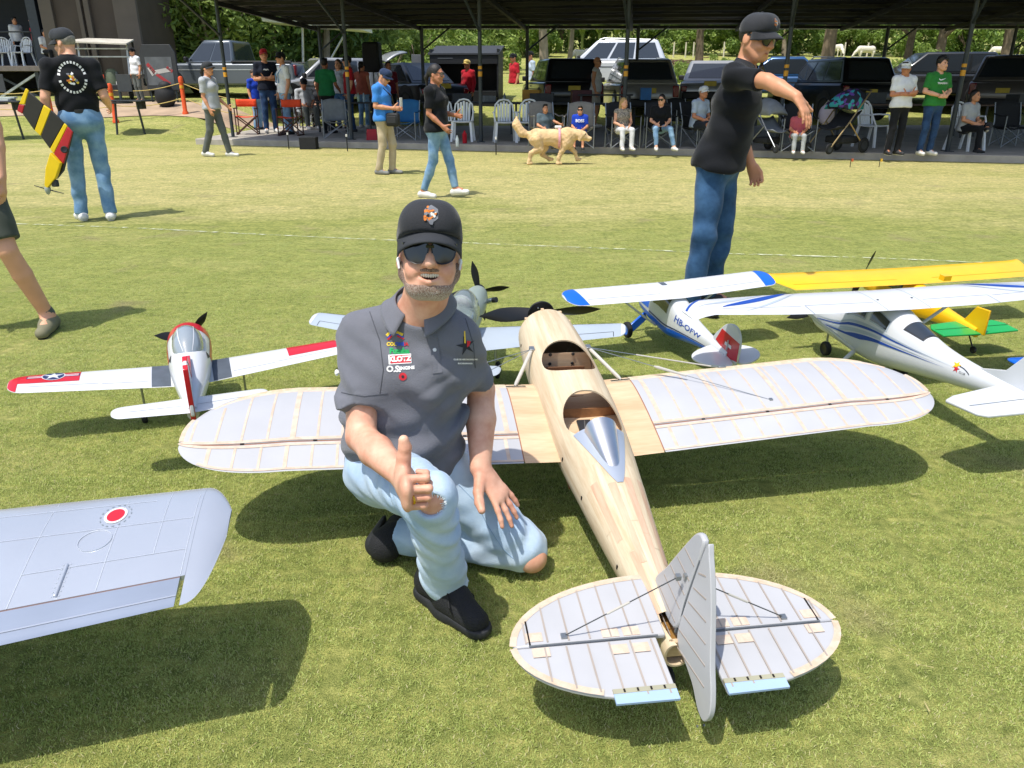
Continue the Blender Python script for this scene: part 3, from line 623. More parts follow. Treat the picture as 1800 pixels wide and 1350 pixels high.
class Hull:
    """rows: y, zc, half width, half height up, half height down, exponent"""
    def __init__(s, rows): s.rows = sorted(rows)
    def pt(s, y, a, off=0.0):
        zc, w, hu, hd, e = interp(y, s.rows); ca, sa = math.cos(a), math.sin(a)
        f = lambda v: math.copysign(abs(v) ** (2 / e), v); x = w * f(ca); z = (hu if sa > 0 else hd) * f(sa)
        p = vec(x, y, zc + z)
        if off: p += vec(ca / max(w, .01), 0, sa / max(hu if sa > 0 else hd, .01)).normalized() * off
        return p
    def skin(s, name, m, parent, y0=None, y1=None, a0=0, a1=2 * math.pi, ny=28, na=28, off=0.0, caps=True, sharp=40):
        y0 = s.rows[0][0] if y0 is None else y0; y1 = s.rows[-1][0] if y1 is None else y1; full = abs(a1 - a0 - 2 * math.pi) < 1e-6; mb = MB()
        mb.grid(lambda y, a: s.pt(y, a, off), lin(y0, y1, ny), lin(a0, a1, na + 1)[:-1] if full else lin(a0, a1, na + 1), close_v=full)
        if full and caps: mb.F.append(tuple(range(na))); mb.F.append(tuple(reversed([(ny - 1) * na + i for i in range(na)])))
        return mb.build(name, m, parent, sharp=sharp)
def plate(name, m, parent, pts, t, axis='z', bevel=.003):
    mb = MB(); off = {'z': vec(0, 0, t / 2), 'x': vec(t / 2, 0, 0)}[axis]; mb.prism([vec(*p) for p in pts], -off, off); return mb.build(name, m, parent, bevel=bevel)
def smooth_outline(pts, n=6):
    P = [vec(*p) for p in pts]; out = []; N = len(P)
    for i in range(N):
        p0, p1, p2, p3 = P[i - 1], P[i], P[(i + 1) % N], P[(i + 2) % N]
        for k in range(n):
            t = k / n; out.append(.5 * ((2 * p1) + (p2 - p0) * t + (2 * p0 - 5 * p1 + 4 * p2 - p3) * t * t + (3 * p1 - p0 - 3 * p2 + p3) * t**3))
    return out
def blade_mesh(R_, c, hub=.02, twist=1.0):
    mb = MB(); n = 12
    def f(u, j):
        r = hub + (R_ - hub) * u; ch = c * (.5 + .62 * math.sin(math.pi * min(.97, u * .75 + .15))) * (1 if u < .55 else max(.1, 1 - ((u - .55) / .45)**2 * .9)); th = ch * .10 + .0015 * (1 - u); a = twist * R(48 - 36 * u); k = j / 8 * 2 * math.pi
        x, z = ch / 2 * math.cos(k), th / 2 * math.sin(k) * (1.0); return (x * math.cos(a) - z * math.sin(a), x * math.sin(a) + z * math.cos(a), r)
    mb.grid(f, lin(0, 1, n), list(range(8)), close_v=True); mb.F.append(tuple((n - 1) * 8 + i for i in range(8))); return mb.mesh('blade')
BLACKP = mat('black_nylon', '#141516', .35, var=.1); RUB = mat('rubber', '#17181a', .75, var=.2, vs=30); CHROME = mat('chrome', '#d5d8da', .18, metal=1, var=.05); STEEL = mat('steel_wire', '#9fa3a4', .35, metal=.8, var=.1)
DGREY = mat('dark_grey_part', '#2a2d31', .5)
def prop(parent, hub, dia, n, rot=0, m=None, spinner=None, chord=.04, sm=None, fwd=1):
    e = bpy.data.objects.new('propeller', None); COL.objects.link(e); e.parent = parent; e.location = hub; e.rotation_euler = (0, 0, 0)
    bm_ = blade_mesh(dia / 2, chord)
    hb = MB().lathe([(0, -.012), (.018, -.012), (.018, .012), (0, .012)], (0, 0, 0), (0, 1, 0), 14)
    if spinner: hb = MB().lathe([(0, -.004), (spinner * .98, -.004), (spinner, 0)] + [(spinner * math.cos(t), spinner * 1.5 * math.sin(t)) for t in lin(.1, 1.55, 8)], (0, 0, 0), (0, fwd, 0), 18)
    hb.build('spinner' if spinner else 'hub', sm or m or BLACKP, e)
    for k in range(n): link('blade', bm_, m or BLACKP, e, rot=(0, rot + 2 * math.pi * k / n, 0))
    return e
def wheel(parent, c, r, w, m_hub=None, axis=(1, 0, 0)):
    e = bpy.data.objects.new('wheel', None); COL.objects.link(e); e.parent = parent; e.location = c
    MB().lathe([(r * .55, -w * .4), (r * .8, -w / 2), (r * .96, -w * .32), (r, 0), (r * .96, w * .32), (r * .8, w / 2), (r * .55, w * .4)], (0, 0, 0), axis, 24).build('tyre', RUB, e)
    MB().lathe([(0, -w * .38), (r * .5, -w * .38), (r * .56, -w * .42), (r * .56, w * .42), (r * .5, w * .38), (0, w * .38)], (0, 0, 0), axis, 18).build('rim', m_hub or CHROME, e)
    return e
def tube_part(name, m, parent, pts, r, n=8): return MB().tube(pts, r, n).build(name, m, parent)

# ================================================================== the bare wooden low-wing aircraft
BALSA = wood('balsa_sheet', '#d5c7ac', '#bda889', 2.2, (18, 1.0, 18), .75); PLY = wood('birch_ply', '#d3bb9a', '#c0a07e', 2.0, (1.2, 9, 9), .75); PINK = wood('pink_cedar', '#cfb49a', '#bd9a80', 2.5, (22, 1.0, 22), .75); PALEB = wood('pale_balsa', '#d6c8ae', '#c0aa8a', 2.6, (20, 1, 20), .75)
RIBM = wood('rib_cap', '#d2c2b0', '#c4ac97', 4, (8, 8, 8)); HINGE = mat('hinge_gap', '#95684f', .8); INK = mat('slot_black', '#17120e', .9, var=0)
FILM = mat('covering_film', '#b3b4b7', .32, var=.05, vs=5, bump=.06, bs=9, spec=.6); FILM2 = mat('tail_film', '#b0b1b4', .34, var=.05, vs=6, bump=.05, bs=12)
EDGE = wood('edge_strip', '#cfc0ad', '#bfa990', 4, (9, 9, 9)); ALU = mat('fairing_aluminium', '#d6d8da', .34, metal=1, var=.06, vs=20); TABB = mat('blue_film', '#9db6d6', .3, var=.05)
wp = thing('wooden_model_plane', 'unpainted wooden low-wing model plane with clear covering beside the kneeling man', 'model plane', (.247, 2.45, .28), (R(8), R(.8), R(8.3)))
CH0, CH1, XT = .30, -.20, 1.318
def wfn(x):
    ax = abs(x); t = max(0, (ax - .98) / (XT - .98)); k = math.sqrt(max(0, 1 - t**2.3)); mid = .015 - .035 * t
    mid += .04 * x; return (mid + (CH0 - .015) * k, mid + (CH1 - .015) * k, -.012 + .055 * ax + .0 * t, max(.004, .062 * (k ** .8)) * (1 - .25 * ax / XT))
W = Wing(wfn, 1.25, .6)
W.solid('centre_section', PLY, wp, lin(-.236, .236, 9))
tipx = [.24, .5, .8, .98] + [.98 + (XT - .98) * math.sin(a) for a in lin(.12, 1.555, 18)]
for sg in (-1, 1):
    xs_ = [sg * v for v in tipx]
    W.solid('wing_panel', FILM, wp, xs_, 0, .72)
    ail = [x for x in tipx if x < 1.315]
    W.solid('aileron', FILM, wp, [sg * v for v in ail], .735, 1.0, 10)
    # sheeted leading edge and outline strips
    W.decal('leading_edge_sheet', PALEB, wp, lambda u, v: (sg * u, v), [v for v in tipx if v < 1.2], [.0, .004, .015, .04, .07, .105], .0012)
    W.strip('spar_strip', RIBM, wp, [(sg * x, .70) for x in tipx if x < 1.31], .016)
    W.strip('spar_strip', RIBM, wp, [(sg * x, .115) for x in tipx if x < 1.25], .012)
    W.strip('aileron_strip', RIBM, wp, [(sg * x, .755) for x in ail], .014); W.strip('aileron_strip', RIBM, wp, [(sg * x, .975) for x in ail if x < 1.25], .012)
    tb = [(sg * (XT - .012 - .015 * abs(v) ** 3), .5 + .44 * v) for v in lin(-1, .4, 9)]
    W.strip('tip_strip', EDGE, wp, tb, .02)
    nr = 14
    for i in range(nr):
        x = .275 + i * (1.28 - .275) / (nr - 1); w = .017 if i in (0, 3, 6, 9) else .0075
        c0 = .12 if x < 1.2 else .2
        W.strip('rib', RIBM, wp, [(sg * x, c) for c in lin(c0, .70, 9)], w)
        if x < 1.25: W.strip('aileron_rib', RIBM, wp, [(sg * (x + .012), c) for c in lin(.755, .975, 4)], .012 if i % 3 == 0 else .008)
        if i in (3, 6): W.strip('rib', RIBM, wp, [(sg * (x + .024), c) for c in lin(.12, .70, 9)], .007)
    W.strip('hinge_line', HINGE, wp, [(sg * x, .7275) for x in ail], .005, off=-.0006)
    W.strip('panel_seam', HINGE, wp, [(sg * .238, c) for c in lin(.02, .985, 14)], .004, off=.0004)
    for x in (.42, .66, .9, 1.12): W.strip('hinge_pin', INK, wp, [(sg * (x - .006), .727), (sg * (x + .006), .727)], .008, off=.0012)
    # slots in the wing root for the struts
    W.decal('strut_slot', INK, wp, lambda u, v: (sg * (.165 + .075 * u), .085 + .035 * v), lin(0, 1, 3), lin(0, 1, 3), .0015)
    for u0, v0, u1, v1 in ((0, 0, 1, 0), (0, 1, 1, 1)): W.strip('slot_edge', PALEB, wp, [(sg * (.163 + .079 * u0), .083 + .04 * v0), (sg * (.163 + .079 * u1), .083 + .04 * v1)], .004, off=.002)
# fuselage shell, cockpits cut out
hull_rows = [(.725, .0, .118, .122, .122, 2.0), (.64, .0, .125, .130, .13, 2.0), (.45, 0, .131, .138, .136, 2.05), (.25, 0, .133, .139, .138, 2.1), (.0, 0, .13, .135, .135, 2.1), (-.2, 0, .119, .123, .122, 2.05), (-.4, 0, .101, .103, .105, 2.0), (-.6, 0, .081, .084, .088, 2.0), (-.8, .004, .060, .064, .068, 2.0), (-.95, .008, .042, .046, .05, 2.1), (-1.02, .01, .034, .036, .044, 2.2)]
H = Hull(hull_rows)
def fuselage_shell():
    mb = MB(); ny, na = 60, 56; ysx = lin(-1.02, .725, ny); k = [i for i in range(na)]
    mb.grid(lambda y, j: H.pt(y, 2 * math.pi * j / na), ysx, k, close_v=True); o = len(mb.V)
    mb.grid(lambda y, j: H.pt(y, 2 * math.pi * j / na, -.0055), ysx, k, close_v=True)
    mb.F = mb.F[:len(mb.F) // 2] + [tuple(reversed(f)) for f in mb.F[len(mb.F) // 2:]]
    for e, rev in ((0, 1), ((ny - 1) * na, 0)):
        for j in range(na):
            j2 = (j + 1) % na; q = (e + j, e + j2, o + e + j2, o + e + j); mb.F.append(q if rev else tuple(reversed(q)))
    ob = mb.build('fuselage', BALSA, None); cutters = []
    for (yc, a, b) in ((.275, .098, .120), (-.115, .094, .128)):
        cm = MB(); pts = []
        for i in range(40):
            t = 2 * math.pi * i / 40; c, s_ = math.cos(t), math.sin(t); yy = b * math.copysign(abs(s_) ** .85, s_); xx = a * math.copysign(abs(c) ** .8, c)
            if yy < 0: xx *= 1 - .12 * (yy / b)**2
            pts.append(vec(xx, yc + yy, .035))
        cm.prism(pts, (0, 0, 0), (0, 0, .25)); c = cm.build('cutter', BALSA); cutters.append(c)
        md = ob.modifiers.new('cut', 'BOOLEAN'); md.object = c; md.operation = 'DIFFERENCE'; md.solver = 'EXACT'
    cm = MB(); cm.box((0, -.965, .09), (.05, .12, .1)); c = cm.build('cutter', BALSA); cutters.append(c); md = ob.modifiers.new('cut', 'BOOLEAN'); md.object = c; md.operation = 'DIFFERENCE'; md.solver = 'EXACT'
    bpy.context.view_layer.update(); me = bpy.data.meshes.new_from_object(ob.evaluated_get(bpy.context.evaluated_depsgraph_get()))
    bpy.data.objects.remove(ob)
    for c in cutters: bpy.data.objects.remove(c)
    me.polygons.foreach_set('use_smooth', [True] * len(me.polygons)); me.set_sharp_from_angle(angle=R(32)); me.materials.clear(); return link('fuselage', me, BALSA, wp)
fus = fuselage_shell()
# rear deck planks, pinkish strips side by side
for k in range(9):
    a0 = R(22 + k * 15.1); a1 = R(22 + (k + 1) * 15.1 - .35); st = -.30 - .02 * ((k * 5) % 3) - (.14 if 3 <= k <= 5 else .03 * abs(k - 4)); mid = -.62 - .05 * ((k * 7) % 4)
    H.skin('plank', PINK if k % 2 else PALEB, wp, mid, st, a0, a1, 12, 3, .0007 + .0002 * (k % 3)); H.skin('plank', PALEB if k % 3 else PINK, wp, -.93, mid - .003, a0, a1, 12, 3, .0007 + .0002 * ((k + 1) % 3))
for y, z in ((.02, .0), (-.22, .03), (-.42, .02), (-.72, .02), (.6, .03), (-.86, .01)):
    for sg in (-1, 1): p = H.pt(y, math.pi / 2 + sg * (math.pi / 2 - .12), .001); MB().box(p, (.003, .006, .012)).build('slot_mark', INK, wp)
def former(name, y, m, z0=-.12, z1=.0, cut=None):
    zc, w, hu, hd, e = interp(y, H.rows); pts = []
    for i in range(25):
        a = math.pi + math.pi * i / 24; p = H.pt(y, a, -.007); pts.append(vec(p.x, y, max(p.z, z0)))
    xe = max(.01, interp(y, H.rows)[1] * math.sqrt(max(0, 1 - (max(z1, 0) / hu) ** 2)) - .008); wt = w - .008
    pts += [vec(wt * math.cos(t), y, (hu - .008) * math.sin(t)) for t in lin(.05, math.asin(min(.98, max(.02, z1) / hu)), 6)] + [vec(-wt * math.cos(t), y, (hu - .008) * math.sin(t)) for t in reversed(lin(.05, math.asin(min(.98, max(.02, z1) / hu)), 6))]
    MB().prism(pts, (0, -.002, 0), (0, .002, 0)).build(name, m, wp)
INW = wood('interior_ply', '#a8794e', '#8a5f3c', 2, (9, 9, 9))
former('bulkhead', .40, PLY, z1=.085); former('bulkhead', .155, INW, z1=.03); former('bulkhead', .02, INW, z1=.06); former('bulkhead', -.25, INW, z1=.04)
for x in (-.045, .045):
    for z in (.035, .075): MB().lathe([(0, .003), (.006, .003), (.007, 0)], (x, .397, z), (0, -1, 0), 10).build('screw', DGREY, wp)
MB().box((0, .275, -.075), (.19, .24, .006)).build('cockpit_floor', INW, wp); MB().box((0, -.12, -.08), (.19, .26, .006)).build('cockpit_floor', INW, wp)
MB().box((0, .36, -.02), (.17, .006, .12)).build('dashboard', mat('brown_panel', '#6b4a33', .7), wp)
MB().box((.0, -.06, -.02), (.05, .12, .09)).build('servo_tray', DGREY, wp, bevel=.004); MB().box((-.04, -.13, .01), (.04, .03, .05)).build('servo', BLACKP, wp, bevel=.003); MB().box((.05, -.09, .0), (.05, .03, .03)).build('receiver', BLACKP, wp, bevel=.003)
tube_part('control_rod', STEEL, wp, [(-.03, -.2, .01), (0, -.02, .03)], .0025)
for sg in (-1, 1): MB().prism([vec(sg * .1, -.01, .02), vec(sg * .04, -.01, .02), vec(sg * .05, -.01, -.06), vec(sg * .1, -.01, -.05)], (0, -.003, 0), (0, .003, 0)).build('former_ear', PLY, wp)
MB().ball((.0, -.205, .118), (.036, .028, .03)).build('headrest', mat('tan_leather', '#8a4f34', .6, bump=.3, bs=90), wp)
# bright metal headrest fairing with flat flanges
def fair(u, v):
    y = -.215 - .235 * u; w = .048 * (1 - u) ** .75 + .004; h = .055 * (1 - u) + .002; z = interp(y, H.rows)[0] + interp(y, H.rows)[2]
    a = math.pi * v; return vec(w * math.cos(a), y, z - .012 + h * math.sin(a) ** .7)
mb = MB(); mb.grid(fair, lin(0, 1, 14), lin(0, 1, 17)); mb.F.append(tuple(range(17))); mb.build('headrest_fairing', ALU, wp)
mb = MB(); mb.grid(lambda u, v: H.pt(-.20 - .265 * u, math.pi / 2 - v * (.66 * (1 - u) ** .8 + .09), .0025), lin(0, 1, 14), lin(-1, 1, 13)); mb.build('fairing_flange', mat('flange_metal', '#ccd3dc', .4, metal=.7, var=.05), wp)
# nose ring, engine mount, propeller
former('firewall', .70, PLY, z1=.115)
for a in (60, 100, 140, 30): p = H.pt(.728, R(a), -.004); MB().box(p, (.012, .016, .012)).build('ring_tab', PLY, wp)
mb = MB(); mb.lathe([(0, 0), (.03, 0), (.03, .05), (.022, .06), (.022, .12), (0, .12)], (0, .705, .045), (0, 1, 0), 16); mb.build('engine_shaft', CHROME, wp)
MB().lathe([(0, -.006), (.058, -.006), (.06, -.002), (.06, .002), (.05, .012), (.02, .016), (0, .016)], (0, .85, .045), (0, 1, 0), 32).build('prop_backplate', BLACKP, wp)
for a in (0, 1.57, 3.14, 4.71): MB().ball((.035 * math.cos(a + .5), .843, .045 + .035 * math.sin(a + .5)), .004, 8, 5).build('bolt', CHROME, wp)
prop(wp, (0, .862, .045), .545, 2, R(88), chord=.058)
# wing struts, bracing wires
CORD = mat('strut_grey', '#b7b4ab', .5, var=.1)
for sg in (-1, 1):
    top = H.pt(.43, math.pi / 2 - sg * .95, .006); ft = W.pt(sg * .205, .10, 1) + vec(0, 0, .002)
    tube_part('wing_strut', CORD, wp, [ft, ft.lerp(top, .08), ft.lerp(top, .92), top], [.004, .0075, .0075, .005]); MB().box(top, (.02, .03, .014)).build('strut_bracket', STEEL, wp, bevel=.002)
    e1 = W.pt(sg * .70, .60, 1); e2 = W.pt(sg * .62, .06, 1)
    tube_part('bracing_wire', STEEL, wp, [top, e1], .0014, 6); tube_part('bracing_wire', STEEL, wp, [top, e2], .0014, 6)
    tube_part('wire_sleeve', CORD, wp, [top.lerp(e1, .38), top.lerp(e1, .40), top.lerp(e1, .56)], [.003, .006, .0045], 8); tube_part('wire_sleeve', CORD, wp, [top.lerp(e2, .36), top.lerp(e2, .92)], .0028, 8)
    MB().box(e2 + vec(0, 0, .004), (.03, .012, .008)).build('wire_anchor', STEEL, wp, bevel=.002); MB().box(e1 + vec(0, 0, .002), (.012, .012, .006)).build('wire_anchor', STEEL, wp)
    wheel(wp, (sg * .27, .30, -.205), .075, .045, ALU)
    tube_part('gear_leg', PLY, wp, [(sg * .235, .27, -.02), (sg * .235, .30, -.205)], [.02, .012], 10)
# tail surfaces
HZ = -1.0
def stab_half(sg):
    def le(x): return -.80 - .20 * (1 - math.sqrt(max(0, 1 - (x / .392)**2.2)))
    def te(x): return -1.0 - .17 * math.sqrt(max(0, 1 - (x / .392)**2.4))
    xs_ = [.03] + [.392 * math.sin(a) for a in lin(.16, 1.52, 14)]
    wf = Wing(lambda x: (le(abs(x)), HZ + .004, .048, .022), 1, 1)
    front_ = [x for x in xs_ if x < .37]
    out1 = [vec(sg * x, le(x), .048) for x in xs_] + [vec(sg * .39, HZ + .0, .048)] + [vec(sg * .03, HZ + .0015, .048)]
    plate('stabiliser', FILM2, wp, out1, .014, bevel=.004)
    ex = [.045] + xs_[1:]; cut = .20
    out2 = [vec(sg * .055, HZ - .0015, .048), vec(sg * .388, HZ - .0015, .048)] + [vec(sg * x, te(x), .048) for x in reversed(xs_) if x > .055] + [vec(sg * .055, te(.055), .048)]
    el = plate('elevator', FILM2, wp, out2, .011, bevel=.003)
    z = .0562
    def stripe(nm, m, a, b, w, par=wp, zz=z): MB().bar(vec(sg * a[0], a[1], zz), vec(sg * b[0], b[1], zz), w, .0012).build(nm, m, par)
    for i in range(7):
        x = .06 + i * .05
        stripe('rib', mat('tail_rib', '#a0968d', .7, var=.1), (x, le(x) - .012), (x, HZ + .008), .004)
        if x < .36: stripe('elevator_rib', MATS['tail_rib'], (x + .01, HZ - .008), (x + .01, te(x) + .01), .004)
    for pts in ([(x, le(x) - .007) for x in xs_], [(x, te(x) + .007) for x in xs_ if x > (cut if True else 0)]):
        mb = MB(); V = []
        for i, p in enumerate(pts):
            a, b = pts[max(i - 1, 0)], pts[min(i + 1, len(pts) - 1)]; d = vec(b[0] - a[0], b[1] - a[1], 0).normalized(); q = vec(-d.y, d.x, 0) * .008; V += [vec(p[0], p[1], z - .0002) - q, vec(p[0], p[1], z - .0002) + q]
        V = [vec(sg * v.x, v.y, v.z) for v in V]; mb.add(V, [(2 * i, 2 * i + 1, 2 * i + 3, 2 * i + 2) for i in range(len(pts) - 1)]); mb.build('edge_strip', EDGE, wp)
    stripe('hinge_line', mat('grey_hinge', '#5f6468', .6), (.05, HZ), (.355, HZ), .004, zz=z + .0005); stripe('tip_seam', INK, (.352, HZ), (.352, HZ + .075), .004)
    for x, y in ((.11, -.98), (.16, -.98), (.34, -.975), (.10, -1.03), (.15, -1.03), (.33, -1.02)): stripe('corner_block', RIBM, (x - .02, y), (x + .02, y), .026, zz=z - .0001)
    # trim tab
    ty = te(.12) + .026; MB().box((sg * .125, ty - .004, .0535), (.14, .012, .008)).build('tab_hinge', mat('tab_khaki', '#9c9a84', .6), wp); MB().prism([vec(sg * .055, ty - .010, .0535), vec(sg * .195, ty - .010, .0535), vec(sg * .195, ty - .034, .0525), vec(sg * .055, ty - .036, .0525)], (0, 0, -.003), (0, 0, .003)).build('trim_tab', TABB, wp)
    for x in (.08, .11, .14, .17): MB().box((sg * x, ty - .004, .0582), (.004, .008, .002)).build('tab_pin', INK, wp)
    a = vec(sg * .01, -.965, .20); b = vec(sg * .27, HZ + .02, .058); tube_part('tail_wire', mat('dark_wire', '#5b5e60', .4, metal=.7), wp, [a, b], .0015, 6); tube_part('wire_sleeve', CORD, wp, [a.lerp(b, .42), a.lerp(b, .62)], .003, 7); MB().box(b, (.014, .014, .006)).build('wire_anchor', STEEL, wp); MB().box(a, (.012, .012, .012)).build('wire_anchor', STEEL, wp)
for sg in (-1, 1): stab_half(sg)
fin = smooth_outline([(0, -.835, .058), (0, -.865, .14), (0, -.915, .255), (0, -.945, .312), (0, -.972, .322), (0, -.987, .30), (0, -.988, .16), (0, -.985, .055)], 5)
fe = bpy.data.objects.new('tail_fin', None); COL.objects.link(fe); fe.parent = wp; fe.location = (0, 0, .05); fe.rotation_euler = (0, R(7), 0)
plate('fin', FILM2, fe, [p - vec(0, 0, .05) for p in fin], .016, 'x', .005)
rud = smooth_outline([(0, -.995, .312), (0, -1.02, .30), (0, -1.075, .22), (0, -1.135, .11), (0, -1.17, .055), (0, -1.188, .012), (0, -1.18, -.022), (0, -1.15, -.02), (0, -1.105, .01), (0, -1.05, .03), (0, -1.015, .04), (0, -.997, .09)], 5)
re = bpy.data.objects.new('rudder', None); COL.objects.link(re); re.parent = fe; re.location = (0, -.99, -.05); re.rotation_euler = (0, 0, R(7))
plate('rudder_panel', FILM2, re, [p + vec(0, .99, 0) for p in rud], .014, 'x', .005)
for i in range(6):
    zz = .03 + i * .043; y1 = interp(zz, [(-.12, -1.18), (.0, -1.165), (.09, -1.125), (.2, -1.065), (.29, -1.01)])[0]
    for sx in (-1, 1): MB().bar((sx * .0075, -.012, zz), (sx * .0075, y1 + 1.0, zz + .015), .0012, .0035).build('rudder_rib', MATS['tail_rib'], re); 
    y0 = interp(zz, [(.03, -.845), (.14, -.87), (.235, -.91), (.3, -.945)])[0]
    for sx in (-1, 1): MB().bar((sx * .0083, y0 - .005, zz - .05), (sx * .0083, -.982, zz - .05), .0012, .0035).build('fin_rib', MATS['tail_rib'], fe)
MB().box((0, -.991, .11), (.012, .006, .22)).build('rudder_hinge', MATS['grey_hinge'], fe)
for sx in (-1, 1): MB().lathe([(0, .003), (.003, .003), (.003, 0)], (sx * .007, -.18, -.05), (sx, 0, 0), 8).build('rivet', STEEL, re)
# tail wheel
wheel(wp, (0, -.99, -.108), .03, .022); tube_part('tail_wheel_leg', CHROME, wp, [(0, -.93, -.02), (-.018, -.96, -.05), (-.018, -.99, -.108)], .004)
MB().box((0, -1.005, .015), (.05, .012, .05)).build('tail_post', PLY, wp, bevel=.003); MB().box((0, -.95, .0), (.045, .09, .03)).build('tail_servo', mat('gold_hardware', '#b88a4a', .4, metal=.5), wp)
# ================================================================== the other model aircraft
WHITE = mat('white_film', '#cdd0d4', .28, var=.03, vs=6, coat=.3); RED = mat('red_film', '#c01526', .35, var=.08, coat=.3); NAVY = mat('navy_film', '#1f2f5e', .4, var=.1); WALK = mat('wing_walk', '#4b545f', .7, var=.15, vs=20)
BLUE = mat('blue_film_bright', '#0d5fd0', .32, var=.06, coat=.3); YELLOW = mat('yellow_film', '#f0b90a', .35, var=.06, coat=.3); GREEN = mat('green_film', '#12a048', .35, var=.06, coat=.2); GREYP = mat('grey_paint', '#a3aeb9', .4, var=.06, vs=4); NAVYST = mat('stripe_blue', '#1746a0', .35, var=.05); LGREY = mat('stripe_grey', '#a7b2bd', .4, var=.05)
GLASSM = mat('tinted_glass', '#2c3238', .08, var=0, spec=.8, coat=.5); PANEL = mat('panel_line', '#7b858d', .7, var=0)
CLEAR = mat('clear_canopy', '#dfe6ea', .05, var=0, trans=.9, spec=.6)
def craft(name, label, loc, yaw, pitch=0, roll=0): return thing(name, label, 'model plane', loc, (R(pitch), R(roll), R(yaw)), 'model aircraft parked on the turf')
def fuse_prism(name, m, parent, pts, t, axis='x', bevel=.004): return plate(name, m, parent, pts, t, axis, bevel)
def ell_wing(span, c0, c1, y0, z0, dih, th, round_=.12, sweep=0.0, skew=0.0):
    hs = span / 2
    def f(x):
        a = abs(x); t = a / hs; ch = c0 + (c1 - c0) * t; e = max(0, (t - (1 - round_)) / round_); k = math.sqrt(max(0, 1 - e**2.4)); le = y0 - sweep * t; mid = le - ch * .42
        le, te = mid + ch * .42 * (1 - (1 - k) * .9), mid - ch * .58 * (1 - (1 - k) * .9); return (le + skew * x, te + skew * x, z0 + dih * a, max(.003, th * ch / c0 * (.25 + .75 * k)))
    return Wing(f, 1.25, .75)
def span_xs(span, round_=.12, n=9): hs = span / 2; h = [hs * v for v in lin(0, 1 - round_, n)] + [hs * (1 - round_) + hs * round_ * math.sin(a) for a in lin(.2, 1.56, 9)]; return sorted([-v for v in h[1:]] + h)
def half_xs(x0, x1, n=8): return lin(x0, x1, n)
def wheels(parent, y, x, r, z, m=None, leg=None, w=.022):
    for sg in (-1, 1):
        wheel(parent, (sg * x, y, r), r, w, m); tube_part('gear_leg', leg or STEEL, parent, [(sg * x * .96, y, z), (sg * x * .96, y, r)], .005, 8)

# ---- red and white warbird trainer, left
t28 = craft('trainer_plane', 'white warbird trainer with red wingtips and star insignia left of the kneeling man', G(337, 652, .22) - vec(0, 0, .22), 22, 2)
S = 1.40
w = ell_wing(S, .25, .17, .13, .20, .055, .034, .1)
w.solid('wing', WHITE, t28, span_xs(S, .1)); hs = S / 2
for sg in (-1, 1):
    w.decal('wing_walk', WALK, t28, lambda u, v: (sg * (.085 + .075 * u), v), lin(0, 1, 4), lin(.02, .98, 12))
    if sg > 0: w.decal('red_panel', RED, t28, lambda u, v: (.415 + .27 * u, v), lin(0, 1, 6), lin(.0, .62, 8), .0012)
    else:
        w.decal('red_panel', RED, t28, lambda u, v: (-(.435 + .235 * u), v), lin(0, 1, 6), lin(.0, .60, 8), .0012); w.decal('red_tip', RED, t28, lambda u, v: (-(.66 + .036 * u), v), lin(0, 1, 5), lin(.02, .98, 8), .0016)
    w.strip('aileron_line', PANEL, t28, [(sg * x, .75) for x in lin(.36, .62, 5)], .002); w.strip('flap_line', PANEL, t28, [(sg * x, .78) for x in lin(.17, .35, 5)], .002)
def on_wing(wg, x0, c0, cs, off=.0018):         # local (right, forward) metres -> skin
    return lambda a, b: wg.pt(x0 + a, min(max(c0 - b / cs, .02), .98), 1) + vec(0, 0, off)
ow = on_wing(w, -.535, .30, .2)
def disc(name, m, parent, f, r, n=24, sx=1.0):
    mb = MB(); mb.add([f(0, 0)] + [f(r * sx * math.cos(2 * math.pi * i / n), r * math.sin(2 * math.pi * i / n)) for i in range(n)], [(0, i + 1, (i + 1) % n + 1) for i in range(n)]); return mb.build(name, m, parent)
def rect(name, m, parent, f, x0, x1, y0, y1, n=6):
    mb = MB(); mb.grid(lambda a, b: f(a, b), lin(x0, x1, n), lin(y0, y1, 3)); return mb.build(name, m, parent)
def star(name, m, parent, f, r, n=5, rot=math.pi / 2, inner=.38):
    P = [f(r * (1 if i % 2 == 0 else inner) * math.cos(rot + math.pi * i / n), r * (1 if i % 2 == 0 else inner) * math.sin(rot + math.pi * i / n)) for i in range(2 * n)]; mb = MB(); mb.add([f(0, 0)] + P, [(0, i + 1, (i + 1) % (2 * n) + 1) for i in range(2 * n)]); return mb.build(name, m, parent)
rect('insignia_bar', NAVY, t28, on_wing(w, -.535, .30, .2, .0017), -.098, .098, -.013, .013); rect('insignia_bar_white', WHITE, t28, on_wing(w, -.535, .30, .2, .002), -.094, .094, -.010, .010); rect('insignia_stripe', RED, t28, on_wing(w, -.535, .30, .2, .0023), -.094, .094, -.0035, .0035)
disc('insignia_ring', WHITE, t28, on_wing(w, -.535, .30, .2, .0026), .044); disc('insignia_disc', NAVY, t28, on_wing(w, -.535, .30, .2, .0029), .040); star('insignia_star', WHITE, t28, on_wing(w, -.535, .30, .2, .0032), .039)
h28 = Hull([(.34, .255, .06, .06, .06, 2), (.33, .255, .085, .085, .08, 2), (.24, .255, .094, .097, .09, 2), (.1, .255, .092, .098, .09, 2.1), (-.1, .255, .08, .086, .08, 2), (-.32, .255, .052, .056, .06, 2), (-.54, .262, .022, .028, .03, 2)])
h28.skin('fuselage', WHITE, t28); h28.skin('cowl_band', RED, t28, .20, .336, R(-20), R(200), 8, 20, .001)
for sg in (0, 1): h28.skin('red_flash', RED, t28, -.02, .20, R(2) if not sg else R(160), R(20) if not sg else R(178), 8, 4, .001)
